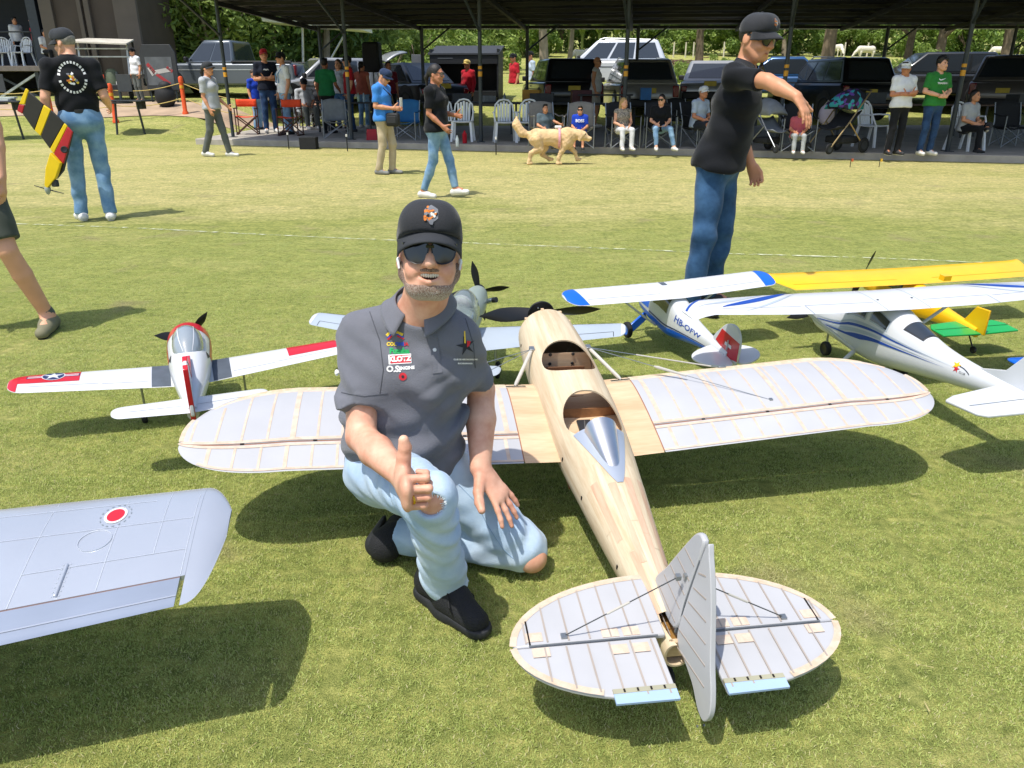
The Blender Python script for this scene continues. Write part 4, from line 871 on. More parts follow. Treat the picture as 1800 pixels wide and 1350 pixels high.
cn = Hull([(.18, .31, .03, .015, .01, 2), (.15, .32, .056, .055, .01, 2), (.06, .325, .064, .085, .01, 2), (-.03, .32, .058, .07, .01, 2), (-.09, .31, .03, .03, .01, 2)])
cn.skin('canopy', mat('smoked_canopy', '#8d979f', .06, var=0, spec=.8, coat=.6), t28, ny=16); cn.skin('canopy_frame', DGREY, t28, .10, .112, R(0), R(180), 3, 20, .001)
for a in (60, 120): cn.skin('canopy_frame', WHITE, t28, -.08, .14, R(a - 2), R(a + 2), 10, 2, .0012)
plate('fin', WHITE, t28, smooth_outline([(0, -.33, .29), (0, -.43, .40), (0, -.49, .455), (0, -.56, .45), (0, -.57, .35), (0, -.56, .25)], 4), .014, 'x')
plate('fin_stripe', RED, t28, [(0, -.16, .335), (0, -.31, .315), (0, -.44, .42), (0, -.52, .458), (0, -.48, .468), (0, -.40, .41), (0, -.30, .35), (0, -.155, .352)], .018, 'x', .003)
plate('rudder_stripe', RED, t28, [(0, -.56, .24), (0, -.571, .24), (0, -.58, .35), (0, -.575, .45), (0, -.55, .46), (0, -.56, .35)], .018, 'x', .002)
st = ell_wing(.56, .14, .10, -.43, .275, .0, .016, .15); st.solid('tailplane', WHITE, t28, span_xs(.56, .15)); st.strip('elevator_line', PANEL, t28, [(x, .6) for x in lin(-.22, .22, 9)], .002)
prop(t28, (0, .365, .255), .30, 3, R(40), chord=.038, spinner=.022, sm=RED); wheels(t28, .02, .22, .032, .19, BLACKP); wheel(t28, (0, .27, .03), .03, .02, BLACKP); tube_part('gear_leg', STEEL, t28, [(0, .27, .2), (0, .27, .03)], .005)
for sg in (-1, 1):                                # shark-mouth style vents by the wing root
    mb = MB(); mb.grid(lambda u, v: h28.pt(-.02 - .05 * u, R(90) - sg * R(62 + 10 * v * (1 - u)), .0012), lin(0, 1, 6), lin(-1, 1, 4)); mb.build('vent_mark', DGREY, t28)

# ---- grey warbird behind the kneeling man
p51 = craft('warbird', 'grey low-wing warbird with clear bubble canopy behind the kneeling man', G(815, 590, .25) - vec(0, 0, .25), -7, 5)
S = 1.56; w = ell_wing(S, .30, .15, .14, .235, .075, .034, .05); w.solid('wing', GREYP, p51, span_xs(S, .05))
for sg in (-1, 1):
    w.strip('aileron_line', DGREY, p51, [(sg * x, .70) for x in lin(.33, .72, 6)], .003); w.strip('aileron_end', DGREY, p51, [(sg * .72, c) for c in lin(.70, .97, 4)], .003); w.decal('leading_edge', WHITE, p51, lambda u, v: (sg * (.12 + .6 * u), v), lin(0, 1, 6), [0, .01, .03, .06])
    w.decal('tip_edge', WHITE, p51, lambda u, v: (sg * (.755 + .018 * u), v), lin(0, 1, 3), lin(.05, .95, 6))
ow = on_wing(w, -.56, .35, .2); disc('insignia_ring', DGREY, p51, on_wing(w, -.58, .36, .2, .0018), .04); disc('insignia_disc', GREYP, p51, on_wing(w, -.58, .36, .2, .0021), .034); star('insignia_star', DGREY, p51, on_wing(w, -.58, .36, .2, .0024), .028)
hp = Hull([(.47, .30, .05, .05, .05, 2), (.40, .30, .062, .065, .075, 2), (.2, .30, .068, .075, .085, 2), (0, .30, .066, .078, .09, 2), (-.2, .30, .05, .06, .075, 2), (-.45, .315, .03, .035, .04, 2), (-.66, .325, .014, .02, .02, 2)])
SAGE = mat('sage_paint', '#8e9a92', .4, var=.08); hp.skin('fuselage', SAGE, p51)
cp = Hull([(.19, .345, .02, .02, .01, 2), (.16, .345, .055, .08, .01, 2), (.06, .345, .075, .125, .01, 2), (-.06, .345, .07, .115, .01, 2), (-.18, .345, .035, .05, .01, 2), (-.24, .345, .008, .01, .01, 2)])
cp.skin('canopy', CLEAR, p51, ny=22, na=32); MB().ball((0, .02, .40), (.022, .024, .03)).build('pilot_head', mat('pilot_helmet', '#c9c9c4', .5), p51); MB().ball((0, .02, .355), (.04, .03, .04)).build('pilot_body', mat('pilot_suit', '#8b9690', .7), p51)
for y in (.115, -.03): cp.skin('canopy_frame', SAGE, p51, y - .004, y + .004, 0, R(180), 3, 20, .0015)
wrap_text('number', '13', .035, lambda a, b: hp.pt(.10 - .0 * b + a * 1.0, R(52) + b * 12, .002) if False else hp.pt(.12 - a, R(128) - b * 10, .0018), WHITE, p51, bold=.001)
wrap_text('number', '13', .035, lambda a, b: hp.pt(.14 + a, R(52) + b * 10, .0018), WHITE, p51, bold=.001)
plate('fin', SAGE, p51, [(0, -.46, .33), (0, -.54, .46), (0, -.62, .475), (0, -.66, .44), (0, -.67, .30), (0, -.6, .30)], .014, 'x'); st = ell_wing(.52, .14, .09, -.50, .335, .02, .014, .12); st.solid('tailplane', GREYP, p51, span_xs(.52, .12))
prop(p51, (0, .49, .31), .34, 4, R(-10), chord=.036, spinner=.036); MB().tube([(.06, .36, .30), (.105, .34, .32)], .014, 12).build('exhaust', CHROME, p51); MB().tube([(.1, .342, .318), (.118, .332, .324)], .015, 12).build('exhaust_tip', BLACKP, p51)
wheels(p51, .08, .155, .045, .24, BLACKP)
for sg in (-1, 1): MB().box((sg * .148, .055, .16), (.006, .03, .1)).build('gear_door', GREYP, p51)

# ---- blue and white high-wing bush plane
hb = craft('bush_plane', 'white and blue high-wing bush plane lettered HB-OFW with red and white tail', G(1178, 584, .10) - vec(0, 0, .10), 18, 9, -1)
S = 1.26; w = ell_wing(S, .215, .20, .16, .335, .02, .03, .12, skew=.0); w.solid('wing', WHITE, hb, span_xs(S, .12)); hs = S / 2
for sg in (-1, 1):
    w.decal('blue_tip', BLUE, hb, lambda u, v: (sg * (.55 + .076 * u - .03 * (v - .2) * (1 - u)), v), lin(0, 1, 9), lin(.0, .98, 12), .0016); w.decal('blue_tip', BLUE, hb, lambda u, v: (sg * (.55 + .076 * u), v), lin(0, 1, 9), lin(0, .98, 8), .0016, -1)
    w.strip('aileron_line', PANEL, hb, [(sg * x, .74) for x in lin(.10, .52, 8)], .0025)
    for i in range(9): x = .05 + i * .054; w.strip('rib_strip', mat('rib_tint', '#cfd3da', .35, var=.02), hb, [(sg * x, c) for c in lin(.08, .72, 8)], .008, .0006)  # faint tinted strips along the ribs on the wing skin
w.decal('skylight', WALK, hb, lambda u, v: (-.05 + .035 * u, v), lin(0, 1, 3), lin(.12, .34, 4))
hh = Hull([(.34, .18, .045, .05, .045, 2.3), (.30, .18, .06, .062, .06, 2.4), (.18, .185, .066, .07, .08, 3), (.12, .19, .066, .14, .085, 3.5), (-.02, .19, .066, .14, .085, 3.5), (-.12, .20, .058, .09, .075, 3), (-.3, .215, .038, .055, .045, 2.8), (-.54, .235, .014, .028, .022, 2.5)])
hh.skin('fuselage', WHITE, hb); hh.skin('blue_belly', BLUE, hb, -.45, .335, R(188), R(352), 20, 16, .0012); hh.skin('blue_nose', BLUE, hb, .17, .338, R(0), R(180), 8, 18, .0012)
for a0, a1, m_ in ((R(182), R(185), NAVY), (R(-5), R(-2), NAVY)): hh.skin('pinstripe', m_, hb, -.42, .16, a0, a1, 18, 2, .0014)
for a0, a1 in ((R(118), R(170)), (R(10), R(62))): hh.skin('side_window', GLASSM, hb, -.03, .13, a0, a1, 6, 8, .0014)
hh.skin('windscreen', GLASSM, hb, .135, .17, R(25), R(155), 4, 12, .0016)
for sgn in (1, -1):
    wrap_text('registration', 'HB-OFW', .058, (lambda a, b: hh.pt(-.215 - a, R(158) - b * 11, .0018)) if sgn > 0 else (lambda a, b: hh.pt(-.215 + a, R(22) + b * 11, .0018)), NAVYST, hb, bold=.0008)
fin_ = smooth_outline([(0, -.40, .26), (0, -.46, .36), (0, -.51, .40), (0, -.57, .41), (0, -.615, .37), (0, -.625, .29), (0, -.61, .22), (0, -.55, .22)], 4); plate('fin', WHITE, hb, fin_, .012, 'x')
plate('red_fin_panel', RED, hb, [(0, -.425, .275), (0, -.462, .352), (0, -.62, .345), (0, -.622, .25), (0, -.56, .235), (0, -.50, .255)], .0145, 'x', .001)
for sg in (-1, 1):
    for a, b in (((-.028, .0), (.028, 0)), ((0, -.028), (0, .028))): MB().bar((sg * .0082, -.535 + a[0], .297 + a[1]), (sg * .0082, -.535 + b[0], .297 + b[1]), .0012 if a[1] == 0 else .017, .017 if a[1] == 0 else .0012, (0, 0, 1)).build('white_cross', WHITE, hb)
    MB().bar((sg * .032, .25, .10), (sg * .14, .21, .045), .05, .014, (0, 1, 0)).build('gear_fairing', BLUE, hb, bevel=.004); wheel(hb, (sg * .16, .21, .04), .048, .03, BLUE)
    tube_part('wing_strut', WHITE, hb, [(sg * .06, .08, .12), (sg * .33, .06, .335)], .006)
for sg in (-1, 1):
    pts = smooth_outline([(sg * .01, -.43, .235), (sg * .09, -.435, .235), (sg * .165, -.48, .235), (sg * .178, -.54, .235), (sg * .13, -.60, .235), (sg * .02, -.62, .235)], 4); plate('tailplane', WHITE, hb, pts, .011)
prop(hb, (0, .36, .185), .30, 2, R(75), chord=.034, spinner=.03, sm=BLUE); wheel(hb, (0, -.575, .155), .018, .012); tube_part('tail_spring', STEEL, hb, [(0, -.5, .21), (0, -.575, .155)], .004)

# ---- yellow high-wing plane with green tail
ye = craft('yellow_plane', 'yellow high-wing plane with green tailplane parked behind the white plane', G(1578, 534, .12) - vec(0, 0, .12), 12.5, 6)
S = 1.78; w = Wing(lambda x: (.14, -.13 if abs(x) < .82 else -.13 + (abs(x) - .82) * 2.6, .30 + .01 * abs(x), .03), 1.25, .75); w.solid('wing', YELLOW, ye, [-.89, -.82, -.6, -.3, 0, .3, .6, .82, .89])
for sg in (-1, 1): w.strip('aileron_line', mat('ochre_line', '#a87804', .6), ye, [(sg * x, .76) for x in lin(.12, .8, 8)], .003)
hy = Hull([(.36, .17, .05, .05, .05, 2.6), (.28, .175, .06, .06, .065, 2.8), (.15, .18, .065, .08, .08, 3.2), (.08, .18, .065, .13, .085, 3.5), (-.1, .18, .063, .12, .08, 3.2), (-.3, .19, .045, .06, .055, 2.8), (-.62, .20, .018, .025, .03, 2.5)])
hy.skin('fuselage', YELLOW, ye); hy.skin('black_cowl_top', BLACKP, ye, .20, .355, R(35), R(145), 6, 12, .0015); hy.skin('windscreen', GLASSM, ye, .08, .145, R(20), R(160), 4, 12, .0015)
for a0, a1 in ((R(115), R(172)), (R(8), R(65))): hy.skin('side_window', GLASSM, ye, -.06, .06, a0, a1, 5, 6, .0014)
plate('fin', YELLOW, ye, [(0, -.50, .21), (0, -.57, .33), (0, -.66, .34), (0, -.67, .2)], .012, 'x'); 
for sg in (-1, 1): plate('tailplane', GREEN, ye, [(sg * .012, -.48, .205), (sg * .20, -.50, .205), (sg * .235, -.55, .205), (sg * .235, -.65, .205), (sg * .012, -.66, .205)], .01); MB().bar((sg * .02, -.575, .212), (sg * .23, -.575, .212), .003, .001).build('elevator_line', mat('dark_green_line', '#0a5a2a', .6), ye)
prop(ye, (0, .385, .18), .34, 2, R(18), chord=.034, spinner=.025, sm=BLACKP); wheels(ye, .16, .15, .05, .16, YELLOW); wheel(ye, (0, -.63, .1), .02, .014, BLACKP); tube_part('tail_spring', BLACKP, ye, [(0, -.56, .18), (0, -.63, .1)], .004); MB().box((.09, -.2, .36), (.05, .04, .03)).build('wing_bolt_cover', YELLOW, ye)

# ---- big white high-wing plane with blue stripes, right
ce = craft('touring_plane', 'large white high-wing plane with blue wingtip stripes at the right edge', G(1540, 642, .10) - vec(0, 0, .10), 11.5, 1)
S = 2.06; hs = S / 2
def cw(x):
    a = abs(x); t = max(0, (a - .5) / (hs - .5)); e = max(0, (a - .93) / (hs - .93)); ch = .30 - .11 * t; le = .15 - .035 * t - .07 * e**2; te = .15 - .30 + .075 * t - .03 * e**3; return (le, te, .43 + .012 * a - .02 * e, max(.004, .038 * (1 - .4 * t) * (1 - .7 * e**2)))
w = Wing(cw, 1.2, .8); w.solid('wing', WHITE, ce, sorted([-v for v in [.2, .4, .6, .8, .93, .97, 1.0, 1.02, 1.03]] + [0] + [.2, .4, .6, .8, .93, .97, 1.0, 1.02, 1.03]))
for sg in (-1, 1):
    w.decal('blue_stripe', NAVYST, ce, lambda u, v: (sg * (1.02 - .20 * u), .03 + .55 * (1 - u) ** 1.8 * .3 + v * .13 * (1 - u)), lin(0, 1, 12), lin(0, 1, 5)); w.decal('blue_stripe', NAVYST, ce, lambda u, v: (sg * (.86 - .42 * u), .62 - .60 * u ** .8 + v * (.16 * math.sin(math.pi * min(1, u + .02)) ** .7 + .002)), lin(0, 1, 16), lin(0, 1, 4)); w.decal('grey_stripe', LGREY, ce, lambda u, v: (sg * (.98 - .4 * u), .50 - .42 * u + v * (.09 * math.sin(math.pi * u) + .002)), lin(0, 1, 16), lin(0, 1, 4))
    w.decal('grey_stripe', LGREY, ce, lambda u, v: (sg * (.78 - .36 * u), .86 - .75 * u + v * (.06 * math.sin(math.pi * u) + .002)), lin(0, 1, 14), lin(0, 1, 3))
    w.strip('flap_line', PANEL, ce, [(sg * .13, .70)] + [(sg * x, .70) for x in lin(.13, .48, 6)], .0025); w.strip('flap_line', PANEL, ce, [(sg * .48, c) for c in lin(.70, .99, 4)], .0025); w.strip('flap_line', PANEL, ce, [(sg * x, .72) for x in lin(.5, .95, 6)], .0025)
    w.strip('wing_joint', PANEL, ce, [(sg * .11, c) for c in lin(.02, .99, 10)], .002); disc('wing_bolt', DGREY, ce, on_wing(w, sg * .09, .62, .3, .002), .006, 10)
hc = Hull([(.52, .22, .05, .05, .05, 2.2), (.46, .225, .085, .075, .075, 2.4), (.30, .235, .10, .09, .095, 2.5), (.2, .24, .105, .12, .105, 2.6), (.12, .24, .105, .19, .11, 2.7), (-.05, .24, .103, .19, .11, 2.7), (-.2, .245, .088, .145, .095, 2.3), (-.4, .255, .062, .085, .07, 2.1), (-.65, .27, .038, .05, .045, 2), (-.92, .285, .016, .028, .025, 2)])
hc.skin('fuselage', WHITE, ce, ny=40, na=36)
for side in (0, 1):
    f_ = (lambda d: R(d)) if side else (lambda d: R(180 - d))
    for (y0, y1, a0, a1) in ((.02, .15, 24, 50), (-.13, -.02, 26, 50)):
        mb = MB(); mb.grid(lambda u, v: hc.pt(y0 + (y1 - y0) * u, f_(a0 + (a1 - a0) * v * (1 - .25 * (1 - u if y0 < -.05 else 0))), .002), lin(0, 1, 6), lin(0, 1, 6)); mb.build('side_window', GLASSM, ce)
        mb = MB(); mb.grid(lambda u, v: hc.pt(y0 - .008 + (y1 - y0 + .016) * u, f_(a0 - 2.5 + (a1 - a0 + 5) * v * (1 - .22 * (1 - u if y0 < -.05 else 0))), .0012), lin(0, 1, 6), lin(0, 1, 6)); mb.build('window_frame', LGREY, ce)
    for k, (b0, m_) in enumerate(((12, NAVYST), (7, LGREY), (3, NAVYST), (18, LGREY))):
        mb = MB(); mb.grid(lambda u, v: hc.pt(.40 - (.78 + .05 * k) * u, f_(b0 - 14 * (1 - u) + 10 * u + v * (3.2 * math.sin(math.pi * min(1, u * .9 + .1)) + .2)), .0016), lin(0, 1, 24), lin(0, 1, 3)); mb.build('fuselage_stripe', m_, ce)
mb = MB(); mb.grid(lambda u, v: hc.pt(-.215 - .10 * u, R(90 + 38 * v * (1 - .15 * u)), .002), lin(0, 1, 6), lin(-1, 1, 14)); mb.build('rear_window', GLASSM, ce); mb = MB(); mb.grid(lambda u, v: hc.pt(-.207 - .116 * u, R(90 + 42 * v * (1 - .15 * u)), .0012), lin(0, 1, 6), lin(-1, 1, 14)); mb.build('rear_window_frame', DGREY, ce)
em = lambda a, b: hc.pt(-.55 - a, R(150) - b * 16, .002)
star('emblem_star', YELLOW, ce, lambda a, b: em(a - .02, b + .012), .022); star('emblem_star', RED, ce, lambda a, b: em(a - .012, b - .004), .017); rect('emblem_arc', DGREY, ce, lambda a, b: em(a, b + .012 - a * a * 6), -.005, .055, -.002, .002, 8); wrap_text('emblem_lettering', 'CLUB', .013, lambda a, b: em(a + .022, b - .012), DGREY, ce); 
plate('fin', WHITE, ce, [(0, -.58, .31), (0, -.74, .36), (0, -.90, .56), (0, -1.0, .57), (0, -1.0, .29), (0, -.9, .28)], .016, 'x')
for sg in (-1, 1):
    plate('tailplane', WHITE, ce, [(sg * .02, -.74, .295), (sg * .28, -.80, .295), (sg * .335, -.83, .295), (sg * .31, -.96, .295), (sg * .28, -.985, .295), (sg * .02, -.985, .295)], .014, bevel=.005); MB().bar((sg * .03, -.885, .3035), (sg * .29, -.90, .3035), .003, .0012).build('elevator_line', PANEL, ce)
    wheel(ce, (sg * .2, .07, .048), .048, .035, BLACKP); tube_part('gear_leg', WHITE, ce, [(sg * .07, .08, .16), (sg * .2, .07, .048)], [.012, .008]); tube_part('wing_strut', WHITE, ce, [(sg * .1, .06, .17), (sg * .46, .05, .43)], .008)
wheel(ce, (0, .42, .04), .04, .03, BLACKP); tube_part('gear_leg', STEEL, ce, [(0, .42, .18), (0, .42, .04)], .006); prop(ce, (0, .54, .22), .38, 2, R(80), chord=.04, spinner=.035, sm=WHITE)

# ---- blue aircraft just entering the frame at the right
bl = craft('blue_plane', 'small blue model plane at the far right edge behind the white plane', G(1915, 672, 0), 12, 0)
w = ell_wing(.9, .2, .16, .1, .11, .03, .024, .1); w.solid('wing', BLUE, bl, span_xs(.9, .1)); Hull([(.3, .13, .03, .03, .03, 2), (.2, .13, .05, .05, .045, 2), (-.1, .13, .045, .06, .045, 2), (-.5, .14, .012, .02, .02, 2)]).skin('fuselage', BLUE, bl); plate('fin', BLUE, bl, [(0, -.36, .15), (0, -.44, .26), (0, -.5, .26), (0, -.5, .14)], .01, 'x'); prop(bl, (0, .31, .13), .24, 2, .3, spinner=.022); wheels(bl, .06, .1, .03, .1, BLACKP)
ws = ell_wing(.34, .1, .08, -.4, .15, 0, .01, .1); ws.solid('tailplane', WHITE, bl, span_xs(.34, .1))

# ---- silver warbird wing reaching in from the left
SILVER = mat('silver_paint', '#c6cbd3', .27, metal=.55, var=.05, vs=3, bump=.04, bs=25); SILV2 = mat('silver_flap', '#a9b2c0', .34, metal=.7, var=.05)
sw = craft('silver_plane', 'silver metal-skinned plane whose wing with red disc enters from the left', G(-318, 1045, .35) - vec(0, 0, .35), 11, 7)
LX = {}
def swf(x):
    a = abs(x); t = a / .87; e = max(0, (a - .80) / .07); le = .27 - .06 * t - .10 * e**2; te = -.27 + .08 * t + (.20 * e**3 if e else 0); return (le, te, .36 + .07 * a, max(.004, .055 * (1 - .45 * t) * (1 - .75 * e**2)))
w = Wing(swf, 1.25, .75); X_ = [.1, .25, .4, .55, .7, .79]
for sg in (-1, 1):
    w.solid('wing', SILVER, sw, [sg * v for v in [0.0] + X_ + [.80]], 0, .80); w.solid('wing_tip', SILVER, sw, [sg * v for v in [.8005] + [.80 + .07 * math.sin(q_) for q_ in lin(.1, 1.57, 14)]])
    w.solid('flap', SILV2, sw, [sg * v for v in [.02] + X_], .81, 1.0); w.strip('flap_gap', mat('flap_gap', '#6f5a55', .8), sw, [(sg * x, .805) for x in [.02] + X_], .004, -.001); w.strip('flap_rib', SILVER, sw, [(sg * x, .93) for x in [.02] + X_], .004, .001)
    RIVET = mat('rivet_line', '#d0d5dc', .36, metal=.55, var=.1, vs=120)
    for c, x0, x1 in ((.13, .02, .69), (.34, .12, .79), (.42, .02, .10), (.60, .45, .79)): w.strip('panel_seam', RIVET, sw, [(sg * x, c) for x in lin(x0, x1, 8)], .0025, .0008)
    for x, c0, c1 in ((.12, .05, .8), (.30, .05, .5), (.24, .34, .8), (.45, .05, .8), (.62, .1, .8), (.72, .05, .6), (.79, .02, .79)): w.strip('panel_seam', RIVET, sw, [(sg * x, c) for c in lin(c0, c1, 8)], .002, .0008)
    for x in (.33, .54): MB().bar(w.pt(sg * x, .58, 1) + vec(0, 0, .002), w.pt(sg * x, .785, 1) + vec(0, 0, .002), .008, .007).build('flap_track', SILVER, sw, bevel=.002); 
    for x in (.322, .338, .532, .548):
        for c in lin(.58, .78, 8): p = w.pt(sg * x, c, 1); MB().box(p + vec(0, 0, .0008), (.0025, .0025, .0012)).build('rivet', RIVET, sw)
    f0 = on_wing(w, sg * .605, .235, .36, .0012); disc('marking_white', WHITE, sw, lambda a, b: f0(a, b) + vec(0, 0, .0003), .026); disc('marking_red', RED, sw, lambda a, b: f0(a, b) + vec(0, 0, .0006), .020)
    for k in range(16):
        a_ = 2 * math.pi * k / 16; mb = MB(); mb.add([f0(.033 * math.cos(a_ + d), .033 * math.sin(a_ + d)) for d in (0, .16)] + [f0(.0355 * math.cos(a_ + d), .0355 * math.sin(a_ + d)) for d in (.16, 0)], [(0, 1, 2, 3)]); mb.build('stencil_mark', PANEL, sw)
    g0 = on_wing(w, sg * .58, .43, .36, .0012); P = [(.036 * math.cos(2 * math.pi * i / 24), .028 * math.sin(2 * math.pi * i / 24)) for i in range(25)]; mb = MB(); mb.tube([g0(*p) for p in P], .0009, 5, False); mb.build('hatch_outline', RIVET, sw)
hsv = Hull([(.55, .40, .06, .06, .06, 2), (.48, .40, .10, .10, .10, 2), (.2, .40, .115, .12, .115, 2), (-.2, .40, .10, .12, .10, 2), (-.6, .42, .06, .07, .06, 2), (-1.0, .44, .015, .03, .02, 2)]); hsv.skin('fuselage', SILVER, sw)
Hull([(.2, .5, .02, .02, .01, 2), (.1, .5, .06, .07, .01, 2), (-.1, .5, .055, .06, .01, 2), (-.25, .5, .01, .01, .01, 2)]).skin('canopy', GLASSM, sw, ny=12); plate('fin', SILVER, sw, [(0, -.75, .46), (0, -.88, .68), (0, -1.0, .68), (0, -1.02, .42)], .016, 'x'); ws = ell_wing(.6, .18, .12, -.75, .45, 0, .016, .1); ws.solid('tailplane', SILVER, sw, span_xs(.6, .1)); prop(sw, (0, .58, .40), .42, 3, .4, spinner=.05, sm=RED)
for sg in (-1, 1): wheel(sw, (sg * .15, .12, .02), .06, .035); tube_part('gear_leg', STEEL, sw, [(sg * .15, .08, .38), (sg * .15, .12, .02)], .009)
# ================================================================== people
from mathutils.bvhtree import BVHTree
def hexmat(name, col, rough=.8, **k): return mat(name, col, rough, **k)
SKIN = {k: mat('skin_' + k, c, .5, var=.07, vs=9, spec=.4) for k, c in dict(light='#d9a283', tan='#c98f6c', mid='#b5795a', dark='#8a573d').items()}
HAIRM = {k: mat('hair_' + k, c, .55, var=.25, vs=40, bump=.4, bs=120) for k, c in dict(black='#1a1613', brown='#3b2a1d', blonde='#a98a58', grey='#8b857d').items()}
SOLE = mat('sole_white', '#d8d6d0', .6); LIPS = mat('lips', '#9c5a4c', .45, var=.05); EYEM = mat('eye_dark', '#15110e', .2, var=0); LENS = mat('sunglass_lens', '#0b0d10', .06, var=0, spec=.8)
def cloth(name, col, bump=.25, bs=300, var=.1, vs=10): return mat(name, col, .85, var=var, vs=vs, bump=bump, bs=bs, sheen=.15, spec=.2)
def denim(name, c1, c2):
    if name in MATS: return MATS[name]
    m = cloth(name, c1, .3, 400, var=0); n, l, b = nodes_of(m); tc = n.new('ShaderNodeTexCoord'); nz = n.new('ShaderNodeTexNoise'); nz.inputs['Scale'].default_value = 6; nz.inputs['Detail'].default_value = 8; nz.inputs['Roughness'].default_value = .6; l.new(tc.outputs['Object'], nz.inputs['Vector'])
    cr = n.new('ShaderNodeValToRGB'); cr.color_ramp.elements[0].position = .35; cr.color_ramp.elements[1].position = .68; cr.color_ramp.elements[0].color = (*rgb(c1), 1); cr.color_ramp.elements[1].color = (*rgb(c2), 1); l.new(nz.outputs[0], cr.inputs[0]); l.new(cr.outputs[0], b.inputs['Base Color']); return m
def A3(v): return np.array(v, float)
def unit(v): v = A3(v); return v / (np.linalg.norm(v) + 1e-9)
STAND = dict(pelvis=(0, .0, .97), waist=(0, -.005, 1.10), chest=(0, .0, 1.29), neck=(0, .02, 1.47), head=(0, -.015, 1.625), sR=(-.182, .015, 1.415), sL=(.182, .015, 1.415), eR=(-.225, .03, 1.13), eL=(.225, .03, 1.13), wR=(-.235, -.05, .89), wL=(.235, -.05, .89), hR=(-.09, .0, .93), hL=(.09, .0, .93), kR=(-.10, -.02, .50), kL=(.10, -.02, .50), aR=(-.105, .03, .085), aL=(.105, .03, .085), tR=(-.14, -.17, .03), tL=(.14, -.17, .03))
SIT = dict(pelvis=(0, .06, .50), waist=(0, .05, .63), chest=(0, .03, .82), neck=(0, .02, 1.0), head=(0, -.03, 1.155), sR=(-.178, .02, .945), sL=(.178, .02, .945), eR=(-.23, -.03, .67), eL=(.23, -.03, .67), wR=(-.11, -.24, .60), wL=(.11, -.24, .60), hR=(-.09, .04, .49), hL=(.09, .04, .49), kR=(-.13, -.40, .50), kL=(.13, -.40, .50), aR=(-.13, -.42, .085), aL=(.13, -.42, .085), tR=(-.15, -.62, .03), tL=(.15, -.62, .03))
def hand_ops(c, w, d, p, right, s=1.0, curl=(.35, .45, .4), thumb=None, spread=.06, k=.012, tk=1.0):
    w, d, p = A3(w), unit(d), unit(p); p = unit(p - d * (p @ d)); t = np.cross(d, p) * (1 if right else -1)
    c.limb(w, w + d * .035 * s, .026 * s, .028 * s, .02, p, .72); c.limb(w + d * .03 * s + t * .010 * s, w + d * .085 * s + t * .012 * s, .027 * s, .026 * s, .015, p, .52); c.limb(w + d * .03 * s - t * .010 * s, w + d * .082 * s - t * .014 * s, .025 * s, .024 * s, .015, p, .52)
    L = [.92, 1.0, .95, .76]
    for i in range(4):
        o = (1.5 - i) * .0195 * s; b = w + d * (.088 - .006 * abs(i - 1.2)) * s + t * o; dd = unit(d + t * (1.5 - i) * spread); a = 0; pos = b
        for j, ln in enumerate((.043, .027, .021)):
            a += curl[j]; nd = dd * math.cos(a) + p * math.sin(a); e = pos + nd * ln * s * L[i]; r0 = (.0090 - .0010 * j) * s; c.limb(pos, e, r0, r0 * .9, .005); pos = e
    b = w + d * .022 * s + t * .026 * s; td = unit(thumb) if thumb is not None else unit(d * .75 + t * .75 + p * .25); m_ = b + unit(td * .8 + t * .35) * .042 * s * tk; c.limb(b, m_, .0165 * s, .0145 * s, .012); c.limb(m_, m_ + td * .03 * s * tk, .0132 * s, .0130 * s, .006); c.limb(m_ + td * .03 * s * tk, m_ + unit(td - p * .12) * .055 * s * tk, .0130 * s, .0105 * s, .006)
def rot_m(yaw=0, pitch=0, roll=0): return np.array(Euler((R(pitch), R(roll), R(yaw)), 'XYZ').to_matrix())
def head_ops(c, hc, M, s=1.0, detail=False, smile=False):
    P = lambda x, y, z: A3(hc) + M @ (A3((x, y, z)) * s)
    c.egg(P(0, .012, .026), np.array((.074, .095, .098)) * s, .02, M); c.egg(P(0, -.028, -.040), np.array((.058, .066, .068)) * s, .03, M)
    c.limb(P(-.028, -.058, -.084), P(.028, -.058, -.084), .022 * s, .022 * s, .03); c.limb(P(-.058, .0, -.050), P(-.025, -.06, -.086), .02 * s, .02 * s, .03); c.limb(P(.058, .0, -.050), P(.025, -.06, -.086), .02 * s, .02 * s, .03)
    c.limb(P(0, -.086, .018), P(0, -.112, -.020), .009 * s, .0145 * s, .01); c.egg(P(-.0135, -.098, -.023), .0095 * s, .006); c.egg(P(.0135, -.098, -.023), .0095 * s, .006)
    for sg in (-1, 1):
        c.egg(P(sg * .077, .012, -.008), np.array((.009, .022, .033)) * s, .008, M @ rot_m(0, -12, sg * -14)); c.egg(P(sg * .042, -.068, -.03), np.array((.022, .02, .02)) * s, .02, M)
        c.egg(P(sg * .031, -.098, .012), np.array((.016, .014, .011)) * s, .012, M, sub=True)
        if smile: c.egg(P(sg * .042, -.07, -.047), np.array((.017, .02, .015)) * s, .015, M)
    c.limb(P(-.034, -.084, .032), P(.034, -.084, .032), .009 * s, .009 * s, .02)
    if not smile: c.limb(P(-.018, -.088, -.055), P(.018, -.088, -.055), .0075 * s, .0075 * s, .008); c.limb(P(-.015, -.086, -.064), P(.015, -.086, -.064), .008 * s, .008 * s, .008)
